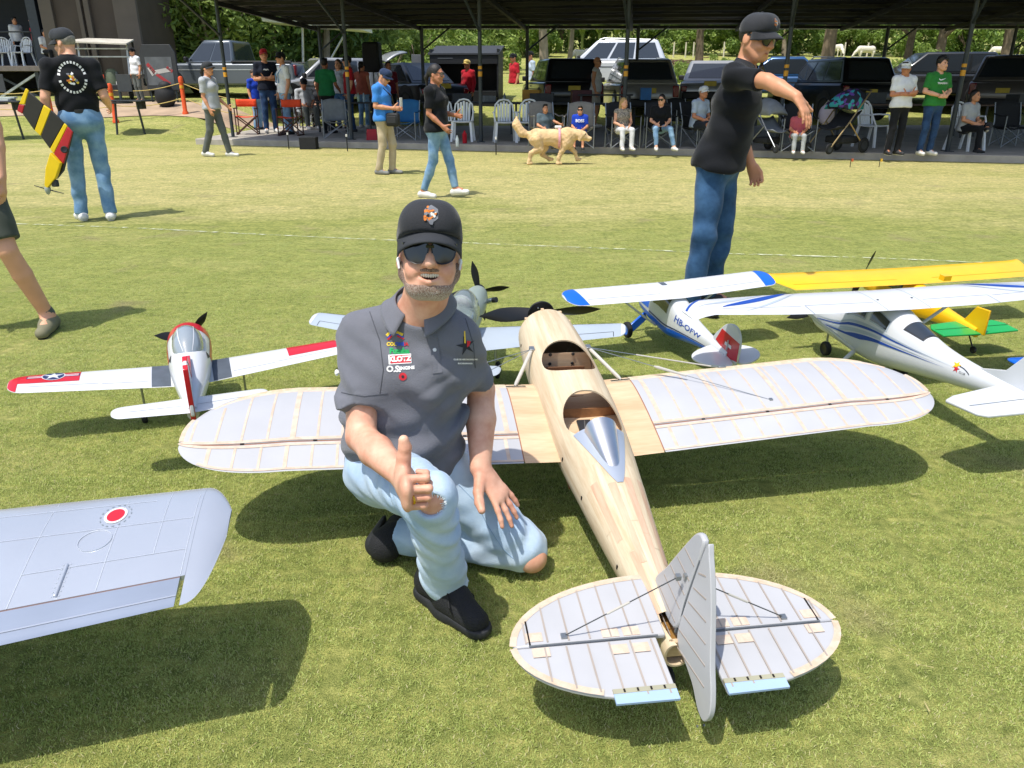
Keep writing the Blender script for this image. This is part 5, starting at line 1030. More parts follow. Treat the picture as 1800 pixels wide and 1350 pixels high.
def cap_parts(parent, hc, M, s, m, brim_m=None, emblem=None, vox=.008, brim_len=.075, fit=1.0):
    P = lambda x, y, z: A3(hc) + M @ (A3((x, y, z)) * s)
    c = Clay(); c.egg(P(0, .010, .045), np.array((.086, .104, .086)) * s * fit, .01, M); c.limb(P(-.032, -.058, .078), P(.032, -.058, .078), .034 * s, .034 * s, .05); c.limb(P(-.022, -.042, .100), P(.022, -.042, .100), .024 * s, .024 * s, .05); c.cut(P(0, -.09, .056), M @ -unit(A3((0, .30, 1)))); c.build('cap_crown', vox, m, parent)
    mb = MB(); L = brim_len
    def f(u, v):
        a = v * 1.32; x = .085 * math.sin(a); y0 = -.096 * math.cos(a) + .008; ext = L * u * math.cos(a * 1.05) ** .6 if abs(v) < .999 else 0; z = .061 - .30 * (y0 + .09) - .026 * u - .020 * u * v * v; return Vector(P(x * (1 + .02 * u), y0 - ext, z))
    mb.grid(f, lin(0, 1, 6), lin(-1, 1, 17)); mb.build('cap_brim', brim_m or m, parent, solid=.004)
    b = P(0, .010, .133); MB().ball(b, (.007 * s, .007 * s, .004 * s), 8, 5).build('cap_button', m, parent)
def glasses_parts(parent, hc, M, s, lens=LENS, frame=BLACKP):
    P = lambda x, y, z: Vector(A3(hc) + M @ (A3((x, y, z)) * s))
    for sg in (-1, 1):
        o = [(.008, .018), (.030, .022), (.056, .020), (.062, .006), (.055, -.018), (.033, -.028), (.014, -.022), (.007, -.002)]
        sm = smooth_outline([(sg * x, 0, z) for x, z in o], 4)
        f = lambda p, dy: P(p.x, -.104 + 3.2 * p.x * p.x + dy, .010 + p.z)
        mb = MB(); cen = Vector((sg * .033, 0, .002)); big = [cen + (p - cen) * 1.13 for p in sm]; n = len(sm)
        V = [f(p, 0) for p in big] + [f(p, 0.002) for p in sm] + [f(p, .007) for p in big]
        mb.add(V, [(i, (i + 1) % n, n + (i + 1) % n, n + i) for i in range(n)] + [(i, (i + 1) % n, 2 * n + (i + 1) % n, 2 * n + i) for i in range(n)]); mb.build('frame_rim', frame, parent)
        mb = MB(); mb.add([f(cen, -.001)] + [f(p, .001) for p in sm], [(0, i + 1, (i + 1) % n + 1) for i in range(n)]); mb.build('lens', lens, parent)
        MB().bar(P(sg * .064, -.090, .026), P(sg * .079, .012, .016), .004, .009).build('temple', frame, parent)
    MB().bar(P(-.010, -.105, .022), P(.010, -.105, .022), .005, .006).build('bridge', frame, parent)
def hair_parts(parent, hc, M, s, style, m, vox):
    P = lambda x, y, z: A3(hc) + M @ (A3((x, y, z)) * s); c = Clay()
    if style in ('short', 'bun', 'long', 'tail', 'curly'):
        c.egg(P(0, .018, .034), np.array((.081, .099, .101)) * s, .01, M, cuts=[(P(0, -.055, .06), M @ A3((0, -1, -.55))), (P(0, 0, -.045), M @ A3((0, -.35, -1)))])
        if style == 'short': c.limb(P(-.035, -.07, .105), P(.035, -.07, .108), .025 * s, .025 * s, .02)
    if style == 'curly':
        rnd = random.Random(4)
        for i in range(26): a = rnd.uniform(0, 6.28); e = rnd.uniform(.2, 1.4); c.egg(P(.072 * math.cos(a) * math.cos(e) , .01 + .092 * math.sin(a) * math.cos(e), .045 + .095 * math.sin(e)), .026 * s, .015)
    if style == 'fringe':                                       # what shows below a cap
        c.egg(P(0, .018, .03), np.array((.0775, .0955, .094)) * s, .01, M, cuts=[(P(0, .0, 0), M @ A3((0, -1, -.15))), (P(0, 0, .04), M @ A3((0, 0, 1))), (P(0, 0, -.045), M @ A3((0, 0, -1)))])
    if style == 'bun': c.egg(P(0, .105, .03), .035 * s, .02)
    if style in ('long',):
        for sg in (-1, 0, 1): c.limb(P(sg * .055, .045, .03), P(sg * .07, .06, -.22), .045 * s, .03 * s, .03)
    if style == 'tail': c.limb(P(0, .10, .04), P(0, .14, -.05), .024 * s, .028 * s, .03); c.limb(P(0, .14, -.05), P(0, .12, -.19), .028 * s, .012 * s, .02)
    c.build('hair', vox, m, parent)
def wrinkles(amp, f=38, ph=0.0): return lambda x, y, z: amp * (np.sin(f * (z + .45 * x) + 3 * np.sin(11 * x + ph) + 2 * np.sin(9 * y)) * (.5 + .5 * np.sin(13 * z + 7 * x + ph)) + .6 * np.sin(f * .8 * (z - .6 * y) + 4 * np.sin(8 * x + ph)))
def project_mesh(name, me, bvh, org, rx, uy, dr, m, parent, off=.0015):
    org, rx, uy, dr = Vector(org), Vector(rx).normalized(), Vector(uy).normalized(), Vector(dr).normalized(); me = me.copy(); bm = bmesh.new(); bm.from_mesh(me); bmesh.ops.triangulate(bm, faces=bm.faces)
    for it in range(2):
        long_ = [e for e in bm.edges if e.calc_length() > .02]
        if long_: bmesh.ops.subdivide_edges(bm, edges=long_, cuts=1); bmesh.ops.triangulate(bm, faces=bm.faces)
    for v in bm.verts:
        o = org + rx * v.co.x + uy * v.co.y; h = bvh.ray_cast(o - dr * .5, dr, 1.2); v.co = (h[0] - dr * off) if h[0] else o
    bm.to_mesh(me); bm.free(); me.materials.clear(); return link(name, me, m, parent)
def poly_mesh(pts): me = bpy.data.meshes.new('decal'); me.from_pydata([(p[0], p[1], 0) for p in pts], [], [tuple(range(len(pts)))]); return me
def bvh_of(o): me = o.data; return BVHTree.FromPolygons([v.co.copy() for v in me.vertices], [tuple(p.vertices) for p in me.polygons])
def person(label, loc, rot, H=1.75, base=STAND, pose=None, skin='tan', shirt=None, pants=None, shoes=None, hair=('short', 'black'), cap=None, shades=False, head=(0, 0, 0), vox=.014, sleeve='short', fat=1.0, legs='long', collar=False, hands=None, group='people', wr=.003, specs=False, female=False, tuck=False, extra=None, pant_w=1.0):
    s = H / 1.75; J = {k: A3(v) for k, v in base.items()}
    for k, v in (pose or {}).items(): J[k] = A3(v)
    J = {k: v * s for k, v in J.items()}
    t = thing('person', label, 'person', loc, rot, group); M = rot_m(*head); SK = SKIN[skin]; sx = unit(J['sL'] - J['sR']); up = unit(J['neck'] - J['pelvis']); fwd = unit(np.cross(up, sx)) * -1
    fw = np.cross(sx, up); fw = fw if fw[1] < 0 else -fw
    hips = unit(J['hL'] - J['hR'])
    def torso(c, e, k=.05, low=True):
        b = fat
        if low: c.limb(J['hR'] * .5 + J['hL'] * .5, J['waist'], .118 * s * b + e, .105 * s * b + e, k, hips, 1.32)
        c.limb(J['waist'], J['chest'], (.105 if not female else .092) * s * b + e, .118 * s + e, k, sx, 1.32); c.limb(J['chest'], J['neck'] - up * .06 * s, .116 * s + e, .07 * s + e, k, sx, 1.45)
        c.limb(J['sR'], J['neck'] - up * .03 * s, .052 * s + e, .055 * s + e, .05); c.limb(J['sL'], J['neck'] - up * .03 * s, .052 * s + e, .055 * s + e, .05)
        if fat > 1.05: c.egg((J['waist'] + J['pelvis']) / 2 + fw * .05 * s + up * .05 * s, np.array((.13, .12, .14)) * s * (fat ** 1.2) + e, .06)
        if female:
            for sg in (-1, 1): c.egg(J['chest'] + sx * sg * .065 * s + fw * .075 * s + up * .01 * s, .06 * s + e, .05)
    c = Clay(); torso(c, 0)
    c.limb(J['neck'] - up * .05 * s, J['head'] + M @ A3((0, .02, -.07)) * s, .056 * s, .052 * s, .03); head_ops(c, J['head'], M, s)
    for q in 'RL':
        S_, E_, W_ = J['s' + q], J['e' + q], J['w' + q]; k_ = .88 if female else 1
        c.limb(S_, E_, .052 * s * k_, .041 * s * k_, .04); c.limb(E_, E_ * .6 + W_ * .4, .040 * s * k_, .041 * s * k_, .01); c.limb(E_ * .6 + W_ * .4, W_, .041 * s * k_, .027 * s * k_, .01)
        hd = (hands or {}).get(q, {}); d = A3(hd['dir']) if 'dir' in hd else W_ - E_; p = A3(hd['palm']) if 'palm' in hd else (sx * (1 if q == 'R' else -1)); hand_ops(c, W_, d, p, q == 'R', s * (.92 if female else 1), hd.get('curl', (.3, .4, .35)), hd.get('thumb'))
        H_, K_, A_, T_ = J['h' + q], J['k' + q], J['a' + q], J['t' + q]; c.limb(H_, K_, .082 * s, .052 * s, .05); c.limb(K_, K_ * .65 + A_ * .35, .050 * s, .052 * s, .01); c.limb(K_ * .65 + A_ * .35, A_, .052 * s, .036 * s, .01); c.limb(A_, A3((A_[0] * .5 + T_[0] * .5, A_[1] * .5 + T_[1] * .5, T_[2] + .015)), .036 * s, .03 * s, .03)
    c.build('body', vox, SK, t)
    # clothes
    if shirt:
        c = Clay(); torso(c, .013, .05); hem = J['pelvis'] - up * (.06 if not tuck else -.04) * s; c.cut(hem, -up); 
        if not tuck: c.limb(J['pelvis'] - up * .04 * s, J['waist'], .118 * s * fat + .03, .112 * s * fat + .016, .05, hips, 1.34, cuts=[(hem, -up)])
        if not tuck:
            for sg in (-1, 1): c.egg(J['pelvis'] + sx * sg * .05 * s - fw * .045 * s - up * .02 * s, .104 * s, .05, cuts=[(hem, -up)])
            for q in ('RL' if base is STAND else ''): c.limb(J['h' + q], J['k' + q], .110 * s, .1 * s, .05, cuts=[(hem, -up)])
        for q in 'RL':
            S_, E_, W_ = J['s' + q], J['e' + q], J['w' + q]
            if sleeve == 'short': d = unit(E_ - S_); c.limb(S_, E_, .063 * s, .058 * s, .035, cuts=[(S_ * .22 + E_ * .78, d)])
            elif sleeve == 'long': c.limb(S_, E_, .062 * s, .052 * s, .035); c.limb(E_, W_, .051 * s, .037 * s, .02)
        c.limb(J['neck'] - up * .015 * s + fw * .02 * s, J['head'], .062 * s, .068 * s, .01, sub=True)
        if wr: c.noise(wrinkles(wr, 42, H * 9))
        sh = c.build('shirt', vox, shirt, t)
        if collar:
            mb = MB(); cc = J['neck'] + up * .005 * s
            def f(u, v):
                a = v * 2.5; r = (.066 + .016 * u) * s; return Vector(cc + sx * r * math.sin(a) * 1.05 - fw * r * math.cos(a) * 1.05 + up * (.04 - .042 * u) * s - up * (.028 * (abs(v) ** 3)) * s + fw * .012 * s)
            mb.grid(f, lin(0, 1, 4), lin(-1, 1, 21)); mb.build('collar', shirt, t, solid=.004)
    if pants:
        c = Clay(); c.limb(J['hR'] * .5 + J['hL'] * .5, J['waist'], .122 * s * fat + .01, .108 * s * fat + .01, .05, hips, 1.34, cuts=[(J['pelvis'] + up * .075 * s, up)])
        for q in 'RL':
            H_, K_, A_ = J['h' + q], J['k' + q], J['a' + q]
            if legs == 'long': c.limb(H_, K_, .093 * s * pant_w, .071 * s * pant_w, .05); d = unit(A_ - K_); c.limb(K_, A_, .069 * s * pant_w, .060 * s * pant_w, .012, cuts=[(A_ + d * .02, d)])
            elif legs == 'slim': c.limb(H_, K_, .091 * s, .066 * s, .05); d = unit(A_ - K_); c.limb(K_, K_ * .6 + A_ * .4, .064 * s, .064 * s, .012); c.limb(K_ * .6 + A_ * .4, A_, .064 * s, .046 * s, .012, cuts=[(A_ - d * .02, d)])
            else: d = unit(K_ - H_); c.limb(H_, K_, .095 * s, .085 * s, .05, cuts=[(H_ * .12 + K_ * .88, d)])
        if female: 
            for sg in (-1, 1): c.egg(J['pelvis'] + sx * sg * .055 * s - fw * .06 * s - up * .04 * s, .085 * s, .05)
        else:
            for sg in (-1, 1): c.egg(J['pelvis'] + sx * sg * .05 * s - fw * .045 * s - up * .03 * s, .085 * s, .05)
        if wr: c.noise(wrinkles(wr * 1.2, 34, H * 5))
        c.build('trousers' if legs != 'shorts' else 'shorts', vox, pants, t)
    if shoes:
        for q in 'RL':
            A_, T_ = J['a' + q], J['t' + q]; d = T_ - A_; d[2] = d[2] if base is not STAND or abs(A_[2] - T_[2]) > .12 else 0; gz = min(A_[2] - .085 * s, T_[2] - .03 * s) if True else 0
            tl = (A_[2] - T_[2]) / s; fdir = unit(A3((T_[0] - A_[0], T_[1] - A_[1], (T_[2] - A_[2]) + .055 * s))); dn = unit(np.cross(np.cross(fdir, (0, 0, -1)), fdir)); dn = dn if dn[2] < 0 else -dn
            heel = A_ - fdir * .045 * s + dn * .045 * s; toe = A_ + fdir * .17 * s + dn * .055 * s; mid = A_ + fdir * .06 * s + dn * .04 * s; bot = A_ + dn * .078 * s
            c = Clay(); side_ = unit(np.cross(fdir, dn)); c.limb(heel, toe, .040 * s, .034 * s, .02, side_, 1.05, cuts=[(bot, dn)]); c.limb(A_ + dn * .01, mid, .043 * s, .038 * s, .03, cuts=[(A_ - dn * .02 * s, -dn)]); c.limb(heel, mid, .038 * s, .040 * s, .02, cuts=[(bot, dn)]); c.build('shoe', vox * .8, shoes[0], t)
            c = Clay(); c.limb(heel, toe, .044 * s, .038 * s, .01, side_, 1.05, cuts=[(bot - dn * .0 , -dn), (bot + dn * .014 * s, dn)]); c.limb(heel, (heel + toe) / 2, .044 * s, .042 * s, .01, side_, 1.05, cuts=[(bot, -dn), (bot + dn * .014 * s, dn)]); c.build('shoe_sole', vox * .6, shoes[1], t)
    # head dress and face
    P = lambda x, y, z: Vector(A3(J['head']) + M @ (A3((x, y, z)) * s))
    for sg in (-1, 1):
        if not shades: MB().ball(P(sg * .031, -.0875, .012), (.011 * s, .006 * s, .005 * s), 8, 5).build('eye', EYEM, t)
        MB().bar(P(sg * .016, -.099, .030), P(sg * .048, -.088, .029), .005, .006).build('eyebrow', HAIRM[hair[1]] if hair else EYEM, t)
    MB().ball(P(0, -.096, -.060), (.021 * s, .006 * s, .006 * s), 10, 5).build('mouth', LIPS, t)
    if hair: hair_parts(t, J['head'], M, s, hair[0], HAIRM[hair[1]], max(vox * .8, .007))
    if cap is not None: cap_parts(t, J['head'], M, s, cap, vox=max(.006, vox * .6))
    if shades: glasses_parts(t, J['head'], M, s)
    if specs: glasses_parts(t, J['head'], M, s, lens=mat('clear_lens', '#cfd6da', .1, trans=.8, var=0), frame=DGREY)
    if extra: extra(t, J, M, s, up, fw, sx)
    return t, J
def near_emblem(o, org, rx, uy, dr, parent, k=1.0):       # small embroidered animal-head crest: patches of orange, cream and black
    b = bvh_of(o); OR = mat('thread_orange', '#c9742a', .8); CR = mat('thread_cream', '#d8d2c4', .8); BKT = mat('thread_black', '#101010', .9); GRT = mat('thread_grey', '#6d7077', .8)
    def blob(nm, cx, cy, rx_, ry_, m, off, n=14, jag=.0):
        me = poly_mesh([(k * (cx + rx_ * (1 + jag * (i % 2)) * math.cos(6.283 * i / n)), k * (cy + ry_ * (1 + jag * (i % 2)) * math.sin(6.283 * i / n))) for i in range(n)]); project_mesh(nm, me, b, org, rx, uy, dr, m, parent, off)
    blob('crest_base', 0, .001, .0125, .0145, GRT, .0014, 12, .12); rn = random.Random(8)
    for i in range(26):
        x, y = rn.uniform(-.011, .011), rn.uniform(-.012, .014); blob('crest_patch', x, y, rn.uniform(.0016, .0042), rn.uniform(.0012, .0032), (OR, OR, CR, BKT, OR, GRT)[i % 6], .0016 + .00008 * i, 7, .25)
    blob('crest_patch', 0, -.013, .004, .005, GRT, .004, 6, .2)
# ================================================================== the kneeling man
HP = thing('person', 'man in grey polo, black cap and ripped light jeans kneeling with his thumb up', 'person', (-.25, 2.0, 0), 0, 'people')
def L_(x, y, z): return np.array((x + .25, y - 2.0, z))
hJ = dict(pelvis=L_(-.325, 2.055, .36), waist=L_(-.315, 2.045, .48), chest=L_(-.275, 2.02, .66), neck=L_(-.245, 1.99, .835), head=L_(-.208, 1.925, .992), sR=L_(-.410, 2.02, .748), sL=L_(-.154, 1.985, .750), eR=L_(-.405, 1.87, .512), wR=L_(-.262, 1.635, .515), eL=L_(-.092, 2.10, .555), wL=L_(-.090, 1.965, .365), hR=L_(-.40, 2.03, .33), hL=L_(-.235, 2.05, .33), kR=L_(-.205, 1.665, .445), kL=L_(.035, 1.985, .085), aR=L_(-.19, 1.815, .10), aL=L_(-.355, 2.07, .075))
hM = rot_m(6, -11, 3)
POLO = mat('grey_polo', '#6d6f77', .9, var=.05, vs=30, bump=.35, bs=420, sheen=.2, spec=.15); JEANS = denim('light_jeans', '#9fbad5', '#cadbea'); BLKSHOE = mat('black_mesh_shoe', '#14161a', .8, var=.2, vs=40, bump=.5, bs=260); SOLEBK = mat('black_sole', '#1f2124', .7, var=.15)
HSK = denim('skin_hero', '#cd9076', '#e3b499')
HSK.node_tree.nodes['Principled BSDF'].inputs['Roughness'].default_value = .46; HSK.node_tree.nodes['Principled BSDF'].inputs['Sheen Weight'].default_value = 0; HSK.node_tree.nodes['Principled BSDF'].inputs['Specular IOR Level'].default_value = .45
for nd in HSK.node_tree.nodes:
    if nd.type == 'BUMP': nd.inputs['Strength'].default_value = .16
    if nd.type == 'TEX_NOISE' and nd.inputs['Scale'].default_value < 10: nd.inputs['Scale'].default_value = 17
su = unit(hJ['neck'] - hJ['pelvis']); sxh = unit(hJ['sL'] - hJ['sR']); fwh = np.cross(sxh, su); fwh = fwh if fwh[1] < 0 else -fwh
def h_torso(c, e, k=.05):
    c.limb((hJ['hR'] + hJ['hL']) / 2, hJ['waist'], .118 + e, .112 + e, k, sxh, 1.22); c.limb(hJ['waist'], hJ['chest'], .112 + e, .116 + e, k, sxh, 1.25); c.limb(hJ['chest'], hJ['neck'] - su * .07, .112 + e, .066 + e, k, sxh, 1.32)
    for q in 'RL': c.limb(hJ['s' + q], hJ['neck'] - su * .02, .046 + e, .042 + e, .05)
    c.egg((hJ['waist'] + hJ['pelvis']) / 2 + fwh * .035 + su * .03, np.array((.125, .11, .12)) + e, .06)
    for sg in (-1, 1): c.egg(hJ['chest'] + sxh * sg * .065 + fwh * .055, np.array((.07, .055, .06)) + e, .06)
c = Clay(); h_torso(c, -.004); hc = hJ['head']; HS = .94
c.limb(hJ['neck'] - su * .05, hc + hM @ A3((0, .02, -.07)), .062, .058, .03); head_ops(c, hc, hM, HS, smile=True)
PH = lambda x, y, z: A3(hc) + hM @ (A3((x, y, z)) * HS)
c.egg(PH(0, -.102, -.055), (.036, .032, .0118), .005, hM, sub=True)      # open smile
for sg in (-1, 1): c.limb(PH(sg * .036, -.078, -.047), PH(sg * .018, -.089, -.065), .0042, .005, .005); c.limb(PH(sg * .018, -.089, -.065), PH(0, -.094, -.069), .005, .0055, .005); c.limb(PH(sg * .037, -.079, -.045), PH(0, -.096, -.042), .0033, .004, .005)
for q in 'RL':
    S_, E_, W_ = hJ['s' + q], hJ['e' + q], hJ['w' + q]; c.limb(S_, E_, .050, .040, .03); c.limb(E_, E_ * .62 + W_ * .38, .040, .042, .012); c.limb(E_ * .62 + W_ * .38, W_, .042, .027, .012, np.cross(unit(W_ - E_), (0, 0, 1)), 1.06)
fd = unit((.22, -.96, .10)); hand_ops(c, hJ['wR'], fd, np.cross((0, 0, 1), fd), True, 1.18, (1.42, 1.6, 1.0), thumb=(.16, .05, 1.0), spread=.0, tk=.66)
hand_ops(c, hJ['wL'], (.60, -.36, -.72), (-.45, .30, -.62), False, 1.05, (.10, .12, .12), thumb=(.12, -.80, -.60), spread=.17)
for q in 'RL': c.limb(hJ['h' + q], hJ['k' + q], .078, .050, .05); c.limb(hJ['k' + q], hJ['a' + q], .048, .036, .01)
c.build('body', .0042, HSK, HP)
# jeans
c = Clay(); c.limb((hJ['hR'] + hJ['hL']) / 2, hJ['waist'], .124, .120, .05, sxh, 1.24, cuts=[(hJ['pelvis'] + su * .06, su)])
dR = unit(hJ['aR'] - hJ['kR']); dL = unit(hJ['aL'] - hJ['kL'])
c.limb(hJ['hR'], hJ['kR'], .096, .068, .05); c.limb(hJ['kR'], hJ['kR'] * .4 + hJ['aR'] * .6, .066, .058, .012); c.limb(hJ['kR'] * .4 + hJ['aR'] * .6, hJ['aR'] + dR * .02, .058, .068, .012, cuts=[(hJ['aR'] + dR * .012, dR)])
c.limb(hJ['hL'], hJ['kL'], .096, .070, .05); c.limb(hJ['kL'], hJ['aL'], .068, .056, .012, cuts=[(hJ['aL'] + dL * .0, dL)])
for sg in (-1, 1): c.egg(hJ['pelvis'] + sxh * sg * .06 - fwh * .05 - su * .04, .10, .05)
def jean_folds(x, y, z):
    k0 = hJ['kR']; d = np.sqrt((x - k0[0])**2 + (y - k0[1])**2 + (z - k0[2])**2); a0 = hJ['aR']; d2 = np.sqrt((x - a0[0])**2 + (y - a0[1])**2 + (z - a0[2])**2); k1 = hJ['kL']; d3 = np.sqrt((x - k1[0])**2 + (y - k1[1])**2 + (z - k1[2])**2)
    f = .0042 * np.sin(70 * d + 5 * np.sin(14 * x + 6 * z)) * np.exp(-((d - .13) / .07)**2) + .005 * np.sin(95 * z + 9 * x + 3 * np.sin(20 * x)) * np.exp(-(d2 / .13)**2) + .003 * np.sin(60 * d3 + 5 * np.sin(12 * y + 9 * x)) * np.exp(-((d3 - .14) / .08)**2)
    rd = lambda q: 1 - 2 * np.abs(np.sin(q))
    f = f + .0030 * rd(38 * d + 4 * np.sin(17 * x + 9 * z)) * np.exp(-((d - .11) / .08)**2) + .0032 * rd(48 * z + 6 * x + 2 * np.sin(22 * x)) * np.exp(-(d2 / .14)**2) + .0022 * rd(34 * d3 + 4 * np.sin(15 * y + 9 * x)) * np.exp(-((d3 - .13) / .09)**2)
    return f + .002 * np.sin(50 * (x + .7 * z) + 4 * np.sin(13 * y)) + .0016 * np.sin(85 * (z - .5 * y) + 5 * np.sin(11 * x))
c.noise(jean_folds)
kh = hJ['kR'] + A3((.012, -.064, .010)); c.egg(kh, (.034, .042, .028), .004, rot_m(0, 0, 12), sub=True); kl = hJ['kL'] + A3((.048, -.055, -.035)); c.egg(kl, (.05, .038, .019), .004, rot_m(-25, 0, -8), sub=True)
jeans = c.build('jeans', .005, JEANS, HP)
# skin caps in the two torn knees
c = Clay(); c.egg(hJ['kR'] + A3((.006, -.022, .006)), .042, .01); c.build('knee_skin', .006, HSK, HP); c = Clay(); c.egg(hJ['kL'] + A3((.024, -.024, -.018)), .047, .01); c.build('knee_skin', .006, HSK, HP)
THR = mat('frayed_thread', '#dfe6ea', .9, var=.1); rnd = random.Random(2); mb = MB()
for i in range(46):
    a = rnd.uniform(0, 6.28); p = Vector(kh) + Vector((.036 * math.cos(a), .012 + .006 * rnd.random(), .030 * math.sin(a))); q = p + Vector((-.010 * math.cos(a) + rnd.gauss(0, .006), -.004 * rnd.random(), -.010 * math.sin(a) - .004 + rnd.gauss(0, .004))); mb.tube([p, (p + q) / 2 + Vector((0, -.003, 0)), q], .0009, 4)
mb.build('frayed_threads', THR, HP)
# polo shirt
c = Clay(); h_torso(c, .012); hem = hJ['pelvis'] + su * .0 ; c.limb(hJ['pelvis'] - su * .02, hJ['waist'], .136, .126, .05, sxh, 1.22, cuts=[(hJ['pelvis'] - su * .035, -su)])
c.cut(hJ['pelvis'] - su * .035 , -su); c.cut(hJ['neck'] + su * .02, unit(su + fwh * .55))
vtop = A3(D(746, 535, 1.90) - HP.location); vbot = A3(D(757, 580, 1.87) - HP.location); c.limb(vtop, vbot, .036, .005, .008, fwh, 3.0, sub=True)
for q in 'RL':
    S_, E_ = hJ['s' + q], hJ['e' + q]; d = unit(E_ - S_); ce_ = S_ * .26 + E_ * .74; rs = .064 if q == 'R' else .058; c.limb(S_, E_, rs, rs, .04, cuts=[(ce_, d)]); c.limb(S_ * .36 + E_ * .64, ce_, rs + .0015, rs + .001, .006, cuts=[(ce_, d), (S_ * .36 + E_ * .64, -d)])
def polo_folds(x, y, z):
    b = np.exp(-((z - .47) / .10)**2); m_ = .0085 * np.sin(62 * (z - .42 * x) + 2.4 * np.sin(13 * x + 1)) * b; s_ = .0055 * np.sin(48 * (x + .55 * z) + 3 * np.sin(10 * z)) * np.exp(-((z - .64) / .09)**2); a = .0035 * np.sin(75 * (z + .8 * x) + 2 * np.sin(16 * y)) * np.exp(-(((x - hJ['sR'][0]) / .09)**2 + ((z - .64) / .10)**2))
    rd = lambda q: 1 - 2 * np.abs(np.sin(q))
    m_ = m_ + .0042 * rd(26 * (z - .5 * x) + 2.2 * np.sin(11 * x + 2)) * np.exp(-((z - .52) / .11)**2) + .003 * rd(30 * (x - .9 * z) + 2 * np.sin(14 * z)) * np.exp(-(((x - .06) / .08)**2 + ((z - .62) / .1)**2))
    return m_ + s_ + a + .0012 * np.sin(60 * x + 40 * z + 4 * np.sin(17 * z))
c.noise(polo_folds); polo = c.build('polo_shirt', .005, POLO, HP)
pb = bvh_of(polo); HL = HP.location
def cam_place(px, py, y=1.95): p = D(px, py, y) - HL; return p, _ray(px, py).normalized()
mb = MB(); cc = hJ['neck'] + su * .018
def col_f(u, v):
    a = v * 2.62; r = .074 + .020 * u; sp = abs(v) ** 5; p = cc + sxh * r * math.sin(a) * (1.02 + .12 * sp * u) - fwh * (r * math.cos(a) * 1.02 - .008) + su * (.030 - .046 * u - .055 * abs(v) ** 2.5 * (.55 + .8 * u)); return Vector(p)
def col_g(u, v):
    av = abs(v); a = v * 2.78; r = .071 + .034 * u * (.75 + .6 * av ** 4); p = cc + sxh * r * math.sin(a) - fwh * (r * math.cos(a) - .004) + su * (.036 - .034 * u - .045 * av ** 2.2 - .012 * u * av ** 3); p = Vector(p)
    co, nn, ix, ds = pb.find_nearest(p)
    if co is not None and (p - co).dot(nn) < .005 + .003 * u: p = co + nn * (.005 + .003 * u)
    return p
mb.grid(col_g, lin(0, 1, 7), lin(-1, 1, 41)); mb.build('collar', POLO, HP, solid=.004)
PL2 = mat('polo_placket', '#65676f', .9, var=.05, bump=.3, bs=420)
for i, (px, py) in enumerate(((733, 559), (764, 615))):
    o, d = cam_place(px, py); h = pb.ray_cast(o - d * .5, d)
    if h[0]: MB().lathe([(0, .003), (.0045, .003), (.0055, .001), (.0055, 0)], h[0] - d * .001, h[1], 12).build('button', mat('button_white', '#d9dadb', .4), HP)
jb = bvh_of(jeans)
def seam(bv, pxs, m, r=.0013, yy=1.9):
    P_ = []
    for i in range(len(pxs) - 1):
        for k in range(6):
            px = pxs[i][0] + (pxs[i + 1][0] - pxs[i][0]) * k / 6; py = pxs[i][1] + (pxs[i + 1][1] - pxs[i][1]) * k / 6; o, d = cam_place(px, py, yy); h = bv.ray_cast(o - d * .9, d)
            if h[0] and (not P_ or (h[0] - P_[-1]).length < .05): P_.append(h[0] + h[1] * .0004)
    if len(P_) > 2: MB().tube(P_, r, 5).build('seam', m, HP)
SEAMJ = mat('jean_stitch', '#8aa6c2', .9); SEAMP = mat('polo_seam', '#4d4f56', .9)
for q in ([(806, 852), (836, 882), (858, 925), (884, 965), (906, 985)], [(640, 842), (690, 872), (722, 905)], [(612, 880), (655, 905), (705, 930)], [(640, 868), (628, 905)]): seam(jb, q, SEAMJ)
for q in ([(650, 548), (668, 600), (674, 650), (666, 702)], [(818, 560), (832, 605), (836, 655)], [(690, 520), (650, 548)], [(600, 690), (640, 697), (690, 690)]): seam(pb, q, SEAMP)
plk = poly_mesh([(-.013, .075), (.013, .07), (.015, -.055), (-.011, -.058)])
o, d = cam_place(763, 618); project_mesh('placket', plk, pb, o, (1, .05, 0), (-.12, .3, 1), d, PL2, HP, .0022)
def emb(name, me, px, py, m, rot=0.0, off=.002, k=1.0):
    o, d = cam_place(px, py); c_, s_ = math.cos(rot), math.sin(rot); project_mesh(name, me, pb, o, (c_, 0, s_), (-s_, .38 * c_, .92 * c_), d, m, HP, off)
PXM = 2.03 / 1352
TY, TB, TR, TG, TW, TK = [mat('thread_' + n_, c_, .75, var=.05) for n_, c_ in (('yellow', '#e3c33a'), ('blue', '#2a4fae'), ('red', '#bf2230'), ('green', '#159a54'), ('white', '#e4e4e4'), ('dark', '#20222a'))]
def qd(w, h): w *= PXM / 2; h *= PXM / 2; return poly_mesh([(-w, -h), (w, -h), (w, h), (-w, h)])
for px, rt_ in ((685, .7), (703, -.45)):
    s_ = 1 if px < 690 else -1
    emb('flag_yellow', qd(13, 5), px - 1, 586, TY, rt_); emb('flag_blue', qd(13, 3), px, 590, TB, rt_); emb('flag_red', qd(13, 3), px + 1, 593, TR, rt_)
emb('lettering', text_mesh('COL', .0125, 0, .0006), 688, 605, TY); emb('lettering', text_mesh('OMB', .0125, 0, .0006), 703, 605, TB); emb('lettering', text_mesh('IA', .0125, 0, .0006), 714, 605, TR)
emb('lettering', text_mesh('Futaba', .0195, 0, .0012), 702, 617, TG, .0)
emb('badge_white', qd(40, 17), 703, 631, TW, .06, .0018); emb('badge_red', qd(36, 13.5), 704, 631, TR, .06, .0024); emb('lettering', text_mesh('KLOTZ', .018, 0, .0010), 703, 631, TW, .06, .003)
